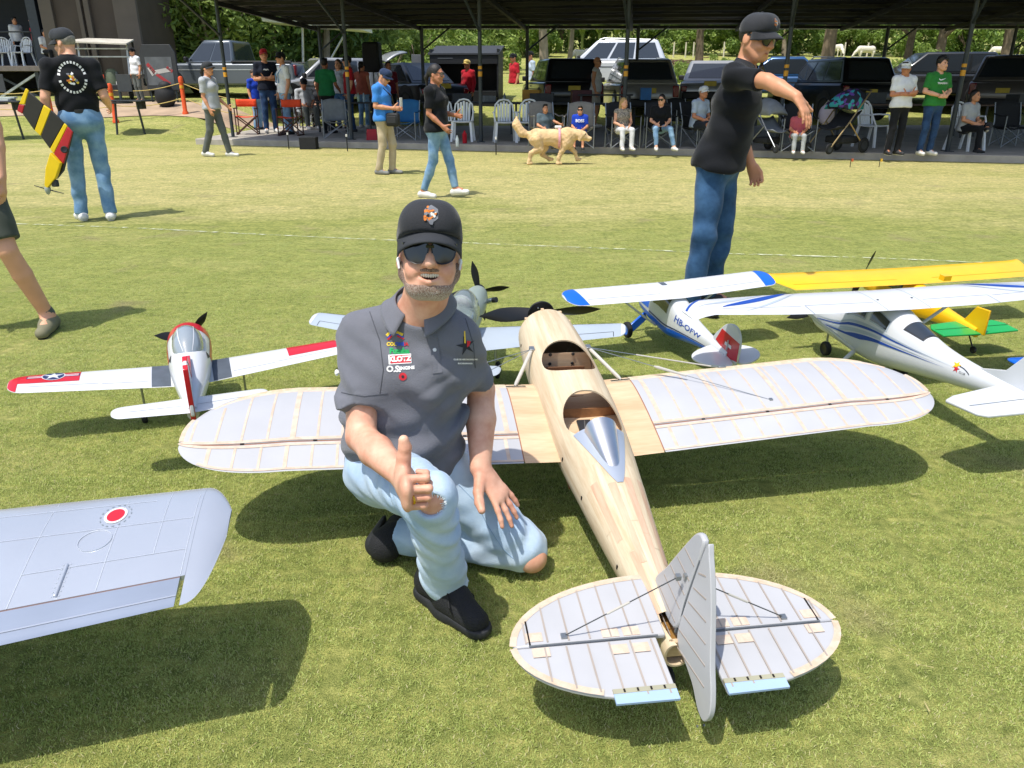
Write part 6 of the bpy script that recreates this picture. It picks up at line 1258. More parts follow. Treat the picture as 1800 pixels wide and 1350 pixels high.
emb('lettering', text_mesh('O.S.', .022, 0, .0010), 692, 649, TW, .0); emb('lettering', text_mesh('ENGINE', .0115, 0, .0006), 715, 647, TW, .08)
emb('badge_round', poly_mesh([(.0105 * math.cos(i * .4189), .0105 * math.sin(i * .4189)) for i in range(15)]), 708, 662, TR); emb('badge_centre', poly_mesh([(.004 * math.cos(i * .785), .004 * math.sin(i * .785)) for i in range(8)]), 708, 662, TK, 0, .0026)
st5 = [( (.027 if i % 2 == 0 else .0085) * math.cos(math.pi / 2 + .25 + math.pi * i / 5), (.027 if i % 2 == 0 else .0085) * math.sin(math.pi / 2 + .25 + math.pi * i / 5)) for i in range(10)]
emb('star_badge', poly_mesh(st5), 819, 608, TK); emb('star_stripe', poly_mesh([(-.002, .024), (.001, .024), (.003, -.008), (-.001, -.008)]), 817, 598, TY, 0, .0028); emb('star_patch', poly_mesh([(0, .008), (.010, .006), (.006, -.006), (0, -.010)]), 821, 604, TR, 0, .0028)
emb('lettering', text_mesh('CLUB DE AEROMODELISMO', .0052, 0, .0003), 819, 632, TW); emb('lettering', text_mesh('BUCARAMANGA', .0052, 0, .0003), 818, 639, TW)
# sleeve print on his right arm
o, d = cam_place(592, 655); project_mesh('sleeve_print', poly_mesh([(.006 * math.cos(i * .628) , .009 * math.sin(i * .628)) for i in range(10)]), pb, o, (1, 0, 0), (0, .3, 1), d, TW, HP); 
# beard, teeth, shades, cap, earbuds
BEARD = mat('beard_grey', '#6a5a4f', .8, var=0); n_, l_, b_ = nodes_of(BEARD); tc = n_.new('ShaderNodeTexCoord'); nz = n_.new('ShaderNodeTexNoise'); nz.inputs['Scale'].default_value = 420; nz.inputs['Detail'].default_value = 4; l_.new(tc.outputs['Object'], nz.inputs['Vector']); sp = n_.new('ShaderNodeSeparateXYZ'); l_.new(tc.outputs['Object'], sp.inputs[0])
mr = n_.new('ShaderNodeMapRange'); mr.inputs[1].default_value = hc[2] - .045; mr.inputs[2].default_value = hc[2] - .095; mr.inputs[3].default_value = .0; mr.inputs[4].default_value = .22; l_.new(sp.outputs[2], mr.inputs[0]); ad = n_.new('ShaderNodeMath'); l_.new(nz.outputs[0], ad.inputs[0]); l_.new(mr.outputs[0], ad.inputs[1])
cr = n_.new('ShaderNodeValToRGB'); cr.color_ramp.elements[0].position = .36; cr.color_ramp.elements[1].position = .78; cr.color_ramp.elements[0].color = (*rgb('#5a4539'), 1); cr.color_ramp.elements[1].color = (*rgb('#c4bbb0'), 1); q_ = cr.color_ramp.elements.new(.55); q_.color = (*rgb('#8d7263'), 1); l_.new(ad.outputs[0], cr.inputs[0]); l_.new(cr.outputs[0], b_.inputs['Base Color'])
bp = n_.new('ShaderNodeBump'); bp.inputs['Strength'].default_value = .9; bp.inputs['Distance'].default_value = .003; l_.new(nz.outputs[0], bp.inputs['Height']); l_.new(bp.outputs[0], b_.inputs['Normal'])
c = Clay(); e = .0014
c.egg(PH(0, -.028, -.040), (.058 * HS + e, .066 * HS + e, .068 * HS + e), .03, hM); c.limb(PH(-.028, -.058, -.084), PH(.028, -.058, -.084), .022 + e, .022 + e, .03)
for sg in (-1, 1): c.limb(PH(sg * .058, .0, -.050), PH(sg * .025, -.06, -.086), .02 + e, .02 + e, .03); c.egg(PH(sg * .064, .0, -.02), (.014, .013, .045), .02, hM)
c.cut(PH(0, -.09, -.050), hM @ unit(A3((0, -.40, 1)))); c.limb(PH(-.026, -.090, -.056), PH(.026, -.090, -.056), .0155, .0155, .008, sub=True)
for sg in (-1, 1): c.egg(PH(sg * .05, -.085, -.03), (.034, .04, .034), .02, hM, sub=True)
c.build('beard', .0045, BEARD, HP)
c = Clay(); 
for sg in (-1, 1): c.limb(PH(0, -.099, -.036), PH(sg * .038, -.080, -.040), .0052, .0045, .006); c.limb(PH(sg * .041, -.077, -.046), PH(sg * .040, -.073, -.078), .0055, .006, .008)
c.build('moustache', .003, BEARD, HP)
TEETH = mat('teeth', '#d8d0c4', .3, var=.05); mb = MB()
for i in range(10): x = (i - 4.5) * .0060; p = PH(x, -.0895 + x * x * 10, -.0515 + x * x * 5); mb.ball(Vector(p), (.0031, .0025, .0062), 8, 6)
mb.build('teeth', TEETH, HP); mb = MB(); mb.ball(Vector(PH(0, -.074, -.056)), (.030, .006, .010), 10, 6); mb.build('mouth_inside', mat('mouth_dark', '#3a1614', .6), HP)
glasses_parts(HP, hc, hM, HS * 1.03, LENS, mat('shades_frame', '#0c0d0e', .25, var=0))
CAPM = mat('black_cap_cloth', '#23252a', .85, var=.06, vs=30, bump=.2, bs=350, sheen=.2); CAPB = mat('cap_brim_cloth', '#2c2f34', .85, var=.06, vs=30, bump=.2, bs=350)
cap_parts(HP, hc, hM, HS * 1.03, CAPM, CAPB, vox=.0045, brim_len=.062)
capo = [o for o in HP.children if o.name.startswith('cap_crown')][0]; o, d = cam_place(758, 377, 1.87); near_emblem(capo, o, (1, 0, 0), (0, .35, .93), d, HP, 1.35)
hair_parts(HP, hc, hM, HS, 'fringe', HAIRM['brown'], .006)
EB = mat('earbud_white', '#e9ebee', .25, var=0)
for sg in (-1, 1): MB().ball(Vector(PH(sg * .082, -.008, -.016)), (.006, .007, .008), 10, 7).tube([Vector(PH(sg * .083, -.014, -.018)), Vector(PH(sg * .080, -.020, -.038))], [.0034, .0028], 8).build('earbud', EB, HP)
# ring
fp = hJ['wR'] + fd * .10; MB().lathe([(.0105, -.003), (.0118, -.002), (.0118, .002), (.0105, .003)], Vector(hJ['wR'] + fd * (.088 + .018) * 1.08 + np.array((.012, .004, -.0105))), (.9, .43, 0), 14).build('ring', mat('gold', '#d7a93c', .25, metal=1, var=0), HP)
# shoes
def sneaker(parent, heel, toe, m_up, m_sole, tilt=0, lace=True, k=1.0):
    heel, toe = A3(heel), A3(toe); f = unit(toe - heel); L = np.linalg.norm(toe - heel); sd = unit(np.cross(f, (0, 0, 1))); u = unit(np.cross(sd, f))
    at = lambda a, b, z: heel + f * a * L + sd * b + u * z
    c = Clay(); cut = [(at(0, 0, .024), -u)]
    c.limb(at(.10, 0, .05), at(.45, .0, .055), .040 * k, .044 * k, .03, sd, .92, cuts=cut); c.limb(at(.45, 0, .05), at(.86, .004, .036), .044 * k, .032 * k, .03, sd, 1.12, cuts=cut); c.limb(at(.13, 0, .06), at(.17, 0, .115), .038 * k, .036 * k, .03); c.limb(at(.25, 0, .10), at(.58, 0, .066), .033 * k, .026 * k, .03); c.limb(at(.03, 0, .055), at(.06, 0, .10), .016 * k, .012 * k, .02)
    c.cut(at(.2, 0, .125), unit(u - f * .25)); c.build('shoe', .0055, m_up, parent)
    c = Clay(); bt = [(at(0, 0, .030), u), (at(0, 0, .0), -u)]; c.limb(at(.08, 0, .015), at(.45, 0, .015), .043 * k, .045 * k, .03, u, .8, cuts=bt); c.limb(at(.45, 0, .015), at(.88, .004, .02), .047 * k, .038 * k, .03, u, .8, cuts=bt); c.build('shoe_sole', .0055, m_sole, parent)
    if lace:
        mb = MB()
        for i in range(4):
            a = .50 + i * .06; z = .088 - i * .009; mb.tube([at(a, -.028, z - .012), at(a + .01, 0, z + .004), at(a + .02, .028, z - .012)], .0026, 6)
        mb.tube([at(.50, 0, .088), at(.54, .03, .096), at(.66, .052, .074), at(.68, .045, .048), at(.58, .03, .062)], .0025, 6); mb.tube([at(.50, 0, .088), at(.55, -.028, .086), at(.63, -.042, .062), at(.64, -.042, .042)], .0025, 6); mb.build('laces', mat('lace_black', '#0e0f10', .8), parent)
        MB().tube([at(.66, .004, .075), at(.70, .008, .068)], .002, 6).build('lace_tip', SOLE, parent)
hl, tl = G(744, 1040) - HL, G(842, 1112) - HL; sneaker(HP, hl, hl + (tl - hl).normalized() * .285, BLKSHOE, SOLEBK)
c = Clay(); A_ = hJ['aL']; c.limb(A_ + A3((-.01, .0, 0)), A_ + A3((-.045, -.03, -.02)), .043, .046, .03); c.limb(A_ + A3((-.035, -.02, -.02)), A_ + A3((-.02, .11, -.03)), .046, .036, .03, cuts=[(A3((0, 0, .002)), (0, 0, -1))]); c.build('shoe', .006, BLKSHOE, HP)
c = Clay(); c.limb(A_ + A3((-.062, -.02, -.02)), A_ + A3((-.05, .11, -.03)), .042, .034, .02, cuts=[(A_ + A3((-.06, .0, 0)), (1, 0, 0))]); c.build('shoe_sole', .006, SOLEBK, HP)
# ================================================================== everyone else
PPL = 'people'
def HT(px, py, loc): return D(px, py, loc.y).z - loc.z          # body height from where the top of the head shows
BLKPOLO = cloth('black_polo', '#15171b', .3); NAVYT = cloth('navy_tee', '#161c2b'); WTEE = cloth('white_tee', '#d9dbde'); GTEE = cloth('grey_tee', '#a9adb2'); BLUET = cloth('blue_tee', '#3f84d0'); GREENT = cloth('green_tee', '#1f6b3f'); GREEN2 = cloth('leaf_green_tee', '#2f7a36'); REDT = cloth('red_tee', '#a81c2a'); LBLUE = cloth('pale_blue_shirt', '#a8b6c8'); BOYGREY = cloth('slate_tee', '#56656e'); ROYAL = cloth('royal_blue_tee', '#1c3fae')
JBLUE = denim('mid_jeans', '#5d83a8', '#8fb0cb'); JDARK = denim('dark_jeans', '#22405f', '#466b92'); JLIGHT = denim('pale_jeans', '#5d81a6', '#93b3cc'); KHAKI = cloth('khaki_cloth', '#b8a98c'); GPANT = cloth('grey_trousers', '#5d625f'); BPANT = cloth('black_trousers', '#191b1f'); WPANT = cloth('white_trousers', '#d5d6d8'); OLIVE = cloth('olive_shorts', '#4b5048'); DSHORT = cloth('dark_shorts', '#2b2f36'); JNAVY = denim('navy_jeans', '#1c2f4d', '#33517a')
WSH = mat('white_shoe', '#d9d8d4', .6, var=.08); GSH = mat('grey_shoe', '#7c7d7a', .7); DSH = mat('dark_shoe', '#2a2b2d', .7); TSH = mat('olive_shoe', '#77745c', .8)
CAPG = cloth('charcoal_cap', '#33363a'); CAPN = cloth('navy_cap', '#26344f'); CAPW = cloth('white_cap', '#cfd2d6'); CAPR = cloth('red_cap', '#9c2028'); CAPY = cloth('straw_cap', '#c9b26a'); CAPK = cloth('black_cap2', '#17191c')

# ---- man pointing
pm_loc = G(1238, 545); H_ = HT(1325, 12, pm_loc) * .985
pmpose = dict(pelvis=(0, -.02, .97), waist=(0, -.05, 1.10), chest=(.0, -.08, 1.28), neck=(0, -.10, 1.46), head=(0, -.15, 1.61), sR=(-.185, -.10, 1.41), sL=(.18, -.07, 1.41), eR=(-.285, -.315, 1.385), wR=(-.365, -.495, 1.31), eL=(.225, -.03, 1.13), wL=(.22, -.14, .90), hR=(-.09, .0, .93), hL=(.09, .0, .93), kR=(-.11, .01, .50), kL=(.11, -.03, .50), aR=(-.12, .06, .085), aL=(.12, .02, .085), tR=(-.15, -.14, .03), tL=(.16, -.18, .03))
def pm_extra(t, J, M, s, up, fw, sx):
    capo = [o for o in t.children if o.name.startswith('cap_crown')][0]; h = A3(J['head']); f = M @ A3((0, -1, 0)); r = M @ A3((1, 0, 0)); u = M @ A3((0, .25, 1)); near_emblem(capo, Vector(h + f * .12 + M @ A3((0, 0, .10))), r, u, -f, t, 1.4)
    a = J['pelvis'] - up * .03 * s; p = a - sx * .13 * s * 1.18 + fw * .045 * s; MB().prism([Vector(p), Vector(p + fw * .035 - up * .0), Vector(p + fw * .03 - up * .055), Vector(p - up * .05 - fw * .005)], Vector(sx * -.016), Vector(sx * -.010)).build('shirt_tail', WTEE, t)
    MB().tube([Vector(J['neck'] + fw * .09 + sx * .05 + up * .02), Vector(J['neck'] + fw * .13 - up * .03), Vector(J['neck'] + fw * .10 - sx * .05 + up * .02)], .014, 8).build('dark_lanyard', BLACKP, t)
pm, _ = person('man in black polo and black cap leaning over and pointing down', pm_loc, R(58), H_, pose=pmpose, skin='tan', shirt=BLKPOLO, pants=JDARK, shoes=(DSH, SOLEBK), hair=('fringe', 'black'), cap=CAPM, shades=True, head=(-18, 14, 0), vox=.0062, collar=True, hands=dict(R=dict(dir=(-.12, -.58, -.76), palm=(.2, .7, -.5), curl=(.16, .25, .2)), L=dict(curl=(.55, .7, .5), thumb=(0, -.3, -1))), wr=.0045, fat=.95, extra=pm_extra, pant_w=1.04)
# ---- man with his back turned, holding a model plane
bm_loc = G(176, 386); H_ = HT(105, 46, bm_loc)
def bm_extra(t, J, M, s, up, fw, sx):
    MB().lathe([(.128 * s, -.018), (.133 * s, -.016), (.133 * s, .016), (.128 * s, .018)], Vector(J['pelvis'] + up * .055 * s), up, 28).build('belt', DSH, t).scale = (1, 1, 1)
    w = J['wL'] + (J['eL'] - J['wL']) * .08; d = unit(J['wL'] - J['eL']); MB().lathe([(.029 * s, -.010), (.033 * s, -.009), (.033 * s, .009), (.029 * s, .010)], Vector(w), d, 16).build('wristwatch', CHROME, t)
    sh = [o for o in t.children if o.name.startswith('shirt')][0]; b = bvh_of(sh); c0 = J['chest'] - fw * .2 + up * .03 * s - sx * .0; rx = -sx; uy = up; dr = fw
    for k in range(26):
        a = 2 * math.pi * (k + .15) / 26
        if abs(math.sin(a)) < .16: continue
        me = poly_mesh([((.098 + dr_) * s * math.cos(a + da), (.118 + dr_) * s * math.sin(a + da)) for dr_, da in ((0, -.075), (0, .075), (.022, .07), (.022, -.07))]); project_mesh('back_print', me, b, c0, rx, uy, dr, TW, t, .003)
    ring = [(.082, .10)]
    rr = random.Random(3)
    for i in range(20):
        a = rr.uniform(0, 6.28); q = rr.uniform(0, .06); me = poly_mesh([(q * .8 * s * math.cos(a) + rr.uniform(.008, .02) * math.cos(j), q * s * math.sin(a) + rr.uniform(.006, .02) * math.sin(j)) for j in lin(0, 5.4, 7)]); project_mesh('back_crest', me, b, c0, rx, uy, dr, (TW, TY, MATS['thread_grey'], MATS['thread_orange'])[i % 4], t, .003 + .0001 * i)
bmn, bJ = person('man seen from behind in black polo and charcoal cap holding a yellow and black plane', bm_loc, R(-152), H_, pose=dict(eL=(.255, .06, 1.14), wL=(.29, .03, .90), eR=(-.235, .06, 1.15), wR=(-.27, -.18, 1.06), kR=(-.10, -.01, .5), kL=(.12, -.04, .5), aR=(-.10, .07, .085), aL=(.15, -.03, .085), tL=(.20, -.22, .03), tR=(-.12, -.12, .03), head=(.01, -.05, 1.61)), skin='light', shirt=BLKPOLO, pants=JBLUE, shoes=(WSH, SOLE), hair=('fringe', 'grey'), cap=CAPG, head=(48, 16, 0), vox=.0095, collar=True, fat=1.08, wr=.004, extra=bm_extra, tuck=True, hands=dict(L=dict(curl=(.7, .8, .5))))
# the foam plane he carries, nose down
hold = thing('foam_plane', 'yellow, black and red foam model plane carried nose-down by the man at left', 'model plane', D(83, 240, bm_loc.y - .25), 0)
yb = bm_loc.y - .28
def Q(px, py, dy=0.0): return D(px, py, yb + dy) - hold.location
def fpan(name, px, m, dy=0, th=.022): MB().prism([Q(*p, dy) for p in px], (0, -th / 2, 0), (0, th / 2, 0)).build(name, m, hold, bevel=.006)
YF = mat('foam_yellow', '#e8c40c', .5, var=.05); BF = mat('foam_black', '#2a2724', .5, var=.1); RF = mat('foam_red', '#b3202a', .5)
fpan('wing_tip', [(34, 183), (46, 155), (51, 160), (44, 184)], YF); fpan('wing_tip_red', [(31, 195), (34, 183.5), (44, 184.5), (40, 200)], RF); fpan('wing_panel', [(40.5, 200), (51.5, 161), (77, 184), (61, 229)], BF); fpan('wing_band', [(61.5, 229), (77.5, 184.5), (90, 193), (72, 239)], YF); fpan('wing_root', [(72.5, 239.5), (90.5, 193.5), (113, 216), (88, 261)], BF); fpan('wing_band', [(88.5, 261.5), (113.5, 216.5), (119, 222), (95, 270)], YF); fpan('wing_centre', [(95.5, 270.5), (119.5, 222.5), (128, 232), (112, 288)], RF)
fpan('nose_panel', [(90, 268), (108, 287), (100, 312), (84, 332), (80, 325), (82, 296)], YF, -.03, .05); MB().lathe([(0, -.05), (.015, -.04), (.028, -.01), (.03, .02), (.026, .03), (0, .03)], Q(84, 334, -.03), (.1, .0, 1), 14).build('spinner', mat('spinner_grey', '#9aa39c', .4), hold); MB().tube([Q(60, 326, -.03), Q(84, 333, -.03), Q(112, 340, -.03)], [.004, .007, .004], 6).build('propeller', BLACKP, hold); MB().box(Q(97, 322, -.02), (.06, .05, .07)).build('motor', DGREY, hold, bevel=.01); wheel(hold, Q(113, 263, -.06), .035, .02, BLACKP, (.3, -1, .2)); fpan('fuselage', [(118, 226), (128, 232), (112, 300), (100, 315), (98, 300)], BF, .03, .05)
# ---- man in shorts at the left edge
person('man in olive shorts and sneakers stepping in at the left edge', G(-6, 588), R(12), 1.80, pose=dict(hL=(.10, 0, .93), kL=(.20, -.10, .50), aL=(.28, .03, .085), tL=(.29, -.17, .03), hR=(-.09, 0, .93), kR=(-.10, .05, .5), aR=(-.14, .12, .09)), skin='light', shirt=LBLUE, pants=OLIVE, shoes=(TSH, SOLEBK), hair=('short', 'brown'), vox=.010, legs='shorts', wr=.004, group=PPL, extra=lambda t, J, M, s, up, fw, sx: MB().tube([Vector(J['aL'] + A3((0, 0, .01))), Vector(J['aL'] + (J['kL'] - J['aL']) * .11)], [.044, .042], 12).build('sock', cloth('grey_sock', '#565b55'), t))
# ---- walkers on the lawn
lw = G(772, 347); H_ = HT(748, 113, lw)
person('woman in black polo and light jeans walking right past the kneeling man\'s head', lw, R(72), H_, pose=dict(eR=(-.21, .02, 1.13), wR=(-.19, -.17, .97), eL=(.21, .0, 1.13), wL=(.16, -.22, 1.10), kR=(-.08, .04, .5), aR=(-.09, .20, .09), tR=(-.10, .01, .03), kL=(.08, -.14, .51), aL=(.08, -.22, .12), tL=(.08, -.42, .09), hR=(-.085, 0, .93), hL=(.085, 0, .93)), skin='mid', shirt=BLKPOLO, pants=JLIGHT, shoes=(WSH, SOLE), hair=('tail', 'black'), head=(0, 6, 0), vox=.011, legs='slim', female=True, collar=True, specs=True, group=PPL)
bw = G(680, 306); H_ = HT(677, 118, bw)
person('man in blue tee and khaki trousers looking down at his phone', bw, R(70), H_, pose=dict(eR=(-.22, .02, 1.13), wR=(-.10, -.24, 1.10), eL=(.22, .02, 1.13), wL=(.06, -.27, 1.10), kR=(-.09, .0, .5), aR=(-.09, .10, .085), tR=(-.1, -.1, .03), kL=(.09, -.10, .50), aL=(.10, -.06, .085), tL=(.11, -.26, .03), head=(0, -.06, 1.60)), skin='tan', shirt=BLUET, pants=KHAKI, shoes=(GSH, SOLEBK), hair=('fringe', 'grey'), cap=CAPN, shades=True, head=(0, 30, 0), vox=.012, group=PPL, extra=lambda t, J, M, s, up, fw, sx: MB().tube([Vector(J['neck'] - sx * .09 + fw * .05 - up * .02), Vector(J['chest'] + fw * .16), Vector(J['waist'] + sx * .16 + fw * .1)], .012, 6).build('bag_strap', BLACKP, t))
bag = thing('shoulder_bag', 'black shoulder bag hanging at the hip of the man in blue', 'bag', bw + vec(.17, -.16, .74), R(70)); MB().box((0, 0, .1), (.10, .22, .2)).build('bag_body', mat('bag_nylon', '#17181a', .7, bump=.3), bag, bevel=.03); MB().box((-.052, 0, .1), (.02, .16, .11)).build('bag_pocket', mat('bag_pocket', '#222326', .7), bag, bevel=.008)
ph = thing('phone', 'phone held by the man in blue tee', 'phone', bw + vec(.30, -.10, 1.02), R(70)); MB().box((0, 0, .07), (.075, .01, .14)).build('phone_body', WSH, ph, bevel=.003)
gl = G(384, 275); H_ = HT(357, 109, gl)
person('woman in grey tee and grey trousers walking beside the corner post', gl, R(78), H_, pose=dict(eR=(-.20, .03, 1.13), wR=(-.20, -.07, .90), eL=(.20, .0, 1.12), wL=(.19, -.22, .95), kR=(-.08, .06, .5), aR=(-.09, .22, .10), tR=(-.1, .02, .04), kL=(.08, -.12, .50), aL=(.09, -.20, .085), tL=(.1, -.40, .03)), skin='tan', shirt=GTEE, pants=GPANT, shoes=(WSH, SOLE), hair=('tail', 'black'), cap=CAPG, vox=.013, female=True, group=PPL)

# ---- people under the shelter
PZ = .13
def under(label, px, py, top, rot, **k):
    loc = G(px, py, PZ); h = HT(px, top, loc); return person(label, loc, R(rot), h, vox=k.pop('vox', .016), group=PPL, **k)
CROSS = dict(eR=(-.235, -.02, 1.13), wR=(.06, -.20, 1.16), eL=(.235, -.02, 1.13), wL=(-.06, -.22, 1.14)); crossh = dict(R=dict(dir=(1, -.05, .2), palm=(0, 1, 0)), L=dict(dir=(-1, -.05, .1), palm=(0, 1, 0)))
under('tall man in navy tee and red cap with folded arms', 478, 233, 86, 25, pose=CROSS, hands=crossh, skin='tan', shirt=NAVYT, pants=JNAVY, shoes=(WSH, SOLE), hair=('fringe', 'black'), cap=CAPR, extra=lambda t, J, M, s, up, fw, sx: project_mesh('tee_print', poly_mesh([(-.08, -.02), (-.05, .02), (0, .01), (.05, .02), (.08, -.02), (.04, -.01), (0, -.03), (-.04, -.01)]), bvh_of([o for o in t.children if o.name.startswith('shirt')][0]), J['chest'] + up * .04 + fw * .3, -sx if False else sx, up, -fw, TW, t, .004))
def straps(t, J, M, s, up, fw, sx):
    for sg in (-1, 1): MB().tube([Vector(J['waist'] - fw * .14 * s + sx * sg * .05), Vector(J['chest'] - fw * .14 * s + sx * sg * .07), Vector(J['neck'] + sx * sg * .10 + up * .015), Vector(J['chest'] + fw * .15 * s + sx * sg * .08), Vector(J['waist'] + fw * .14 * s + sx * sg * .07)], .016, 6).build('overall_strap', JBLUE, t)
under('man in white tee and denim overalls beside the red-capped man', 508, 236, 92, -55, skin='tan', shirt=WTEE, pants=JBLUE, shoes=(DSH, SOLEBK), hair=('fringe', 'black'), cap=CAPK, extra=straps)
under('child in blue tee half hidden behind the navy-shirted man', 456, 228, 122, 60, skin='tan', shirt=ROYAL, pants=JBLUE, shoes=(DSH, SOLE), hair=('short', 'brown'))
under('man in green tee with his back to the lawn', 580, 234, 102, 172, skin='dark', shirt=GREENT, pants=BPANT, shoes=(DSH, SOLEBK), hair=('short', 'black'), pose=dict(eR=(-.24, -.03, 1.14), wR=(-.25, -.22, 1.02)))
under('woman in pale grey top standing behind the green tee', 603, 226, 104, -15, skin='tan', shirt=GTEE, pants=JDARK, shoes=(DSH, SOLE), hair=('long', 'brown'), female=True)
under('person in red tee and dark cap behind the second post', 620, 232, 98, -75, skin='tan', shirt=REDT, pants=JNAVY, shoes=(DSH, SOLE), hair=('fringe', 'black'), cap=CAPK)
under('woman in striped orange top with hand on hip right of the second post', 642, 224, 108, 160, skin='mid', shirt=cloth('orange_stripe', '#a85a48'), pants=JLIGHT, shoes=(WSH, SOLE), hair=('tail', 'black'), female=True, sleeve='none', pose=dict(eL=(.32, .06, 1.15), wL=(.17, .0, .98)))
under('person with dark hair under the loudspeaker', 662, 220, 110, 150, skin='tan', shirt=WTEE, pants=BPANT, shoes=(DSH, SOLE), hair=('long', 'black'), female=True)
under('person in dark red top behind the blue-capped man', 688, 222, 108, 20, skin='mid', shirt=cloth('maroon_tee', '#6d1f2a'), pants=BPANT, shoes=(DSH, SOLE), hair=('short', 'black'))
under('person in red long sleeves and straw cap inside the black shed', 824, 218, 105, -40, skin='mid', shirt=REDT, pants=BPANT, shoes=(DSH, SOLE), hair=('fringe', 'black'), cap=CAPY, sleeve='long')
under('person in dark cap and red shirt behind the yellow crate', 903, 200, 94, -60, skin='mid', shirt=REDT, pants=BPANT, shoes=(DSH, SOLE), hair=('fringe', 'black'), cap=CAPK)
under('person in blue shirt and dark cap near the rear post', 932, 197, 90, -70, skin='mid', shirt=LBLUE, pants=BPANT, shoes=(DSH, SOLE), hair=('fringe', 'black'), cap=CAPK)
vloc = Vector((D(1048, 150, 24.0).x, 24.0, PZ)); person('bald man in white sleeveless top walking in front of the white car', vloc, R(70), HT(1046, 100, vloc), vox=.016, skin='tan', shirt=cloth('white_vest', '#c9cbcc'), sleeve='none', pants=cloth('stone_shorts', '#a9a59a'), legs='shorts', shoes=(WSH, SOLE), hair=None, shades=True, group=PPL)
# standing pair at the right
def nike(t, J, M, s, up, fw, sx):
    b = bvh_of([o for o in t.children if o.name.startswith('shirt')][0]); o = J['chest'] + up * .055 * s + fw * .3
    sw_ = [(-.075, .012), (-.06, -.002), (-.045, -.008), (-.02, -.002), (.085, .034), (-.02, .014), (-.045, .010), (-.055, .016), (-.062, .030)]
    project_mesh('shirt_mark', poly_mesh(sw_), b, o, sx, up, -fw, TW, t, .004); project_mesh('shirt_lettering', text_mesh('TRAINING', .042, 0, .0015), b, o - up * .055, sx, up, -fw, TW, t, .004)
under('boy in white tee, white cap and black trousers with folded arms', 1568, 272, 106, 8, pose=dict(CROSS, head=(-.03, -.02, 1.61)), hands=crossh, skin='mid', shirt=WTEE, pants=BPANT, shoes=(DSH, SOLE), hair=('short', 'black'), cap=CAPW, head=(-50, 12, 0), vox=.013)
under('young man in green sports tee and navy jeans with hands clasped', 1625, 272, 100, 10, pose=dict(eR=(-.26, -.02, 1.15), wR=(-.03, -.22, 1.07), eL=(.26, -.02, 1.15), wL=(.03, -.23, 1.07)), hands=dict(R=dict(dir=(1, -.2, .0), palm=(0, 1, 0), curl=(.6, .6, .5)), L=dict(dir=(-1, -.2, 0), palm=(0, 1, 0), curl=(.6, .6, .5))), skin='light', shirt=GREEN2, pants=JNAVY, shoes=(WSH, SOLE), hair=('curly', 'black'), head=(14, 0, 0), vox=.012, extra=nike)
# seated
def seat(label, px, py, top, rot, **k):
    loc = G(px, py, PZ); h = HT(px, top, loc) / 1.155 * 1.75 / 1.105; return person(label, loc, R(rot), max(1.1, min(1.85, h)), base=SIT, vox=k.pop('vox', .015), group=PPL, **k)
seat('seated man in pale tee and pink-brimmed cap looking at his phone', 540, 226, 128, 35, skin='mid', shirt=GTEE, pants=GPANT, shoes=(WSH, SOLE), hair=('fringe', 'black'), cap=CAPK, head=(0, 25, 0), fat=1.25)
seat('seated dark-haired woman between the pale tee and the green tee', 564, 222, 126, 10, skin='light', shirt=cloth('dark_top', '#2f3136'), pants=BPANT, shoes=(DSH, SOLE), hair=('long', 'black'), female=True)
seat('boy in slate tee pointing to the right in a camp chair', 957, 260, 183, 15, skin='tan', shirt=BOYGREY, pants=OLIVE, legs='shorts', shoes=(DSH, SOLE), hair=('short', 'black'), pose=dict(eL=(.26, -.16, .78), wL=(.42, -.28, .70)))
def boss(t, J, M, s, up, fw, sx): project_mesh('shirt_lettering', text_mesh('BOSS', .075, 0, .002), bvh_of([o for o in t.children if o.name.startswith('shirt')][0]), J['chest'] + fw * .3 + up * .02, sx, up, -fw, TW, t, .004)
seat('boy in royal blue lettered tee and sunglasses', 1018, 262, 186, -8, skin='tan', shirt=ROYAL, pants=DSHORT, legs='shorts', shoes=(DSH, SOLE), hair=('short', 'black'), shades=True, extra=boss)
def rosette(t, J, M, s, up, fw, sx): pass
seat('seated woman with long blonde hair and white trousers', 1092, 262, 172, 12, skin='light', shirt=mat('print_top', '#8b8378', .8, var=.7, vs=40), sleeve='none', pants=WPANT, shoes=(WSH, SOLE), hair=('long', 'blonde'), female=True, head=(30, 5, 0))
seat('seated woman in black tee and blue jeans with sunglasses', 1157, 262, 166, 0, skin='light', shirt=cloth('black_tee', '#131519'), pants=JLIGHT, legs='slim', shoes=(WSH, SOLE), hair=('bun', 'black'), female=True, shades=True, head=(-30, 5, 0), pose=dict(kR=(-.16, -.36, .5), kL=(.2, -.36, .5), aL=(.30, -.42, .085), tL=(.36, -.6, .03)))
seat('seated older man in pale blue shirt and white cap', 1226, 260, 152, 35, skin='mid', shirt=LBLUE, pants=DSHORT, legs='shorts', shoes=(WSH, SOLE), hair=('fringe', 'grey'), cap=CAPW)
seat('child in pale clothes seated between the two strollers', 1398, 268, 190, -10, skin='mid', shirt=cloth('pale_red_top', '#a8505a'), pants=cloth('pale_grey_trousers', '#a3a6a6'), shoes=(WSH, SOLE), hair=('short', 'brown'))
seat('man in grey tee seated sideways with crossed leg at right', 1692, 266, 158, 25, skin='tan', shirt=GTEE, pants=BPANT, shoes=(DSH, SOLE), hair=('long', 'black'), pose=dict(kL=(.20, -.36, .56), aL=(.02, -.44, .52), tL=(-.1, -.55, .50)))
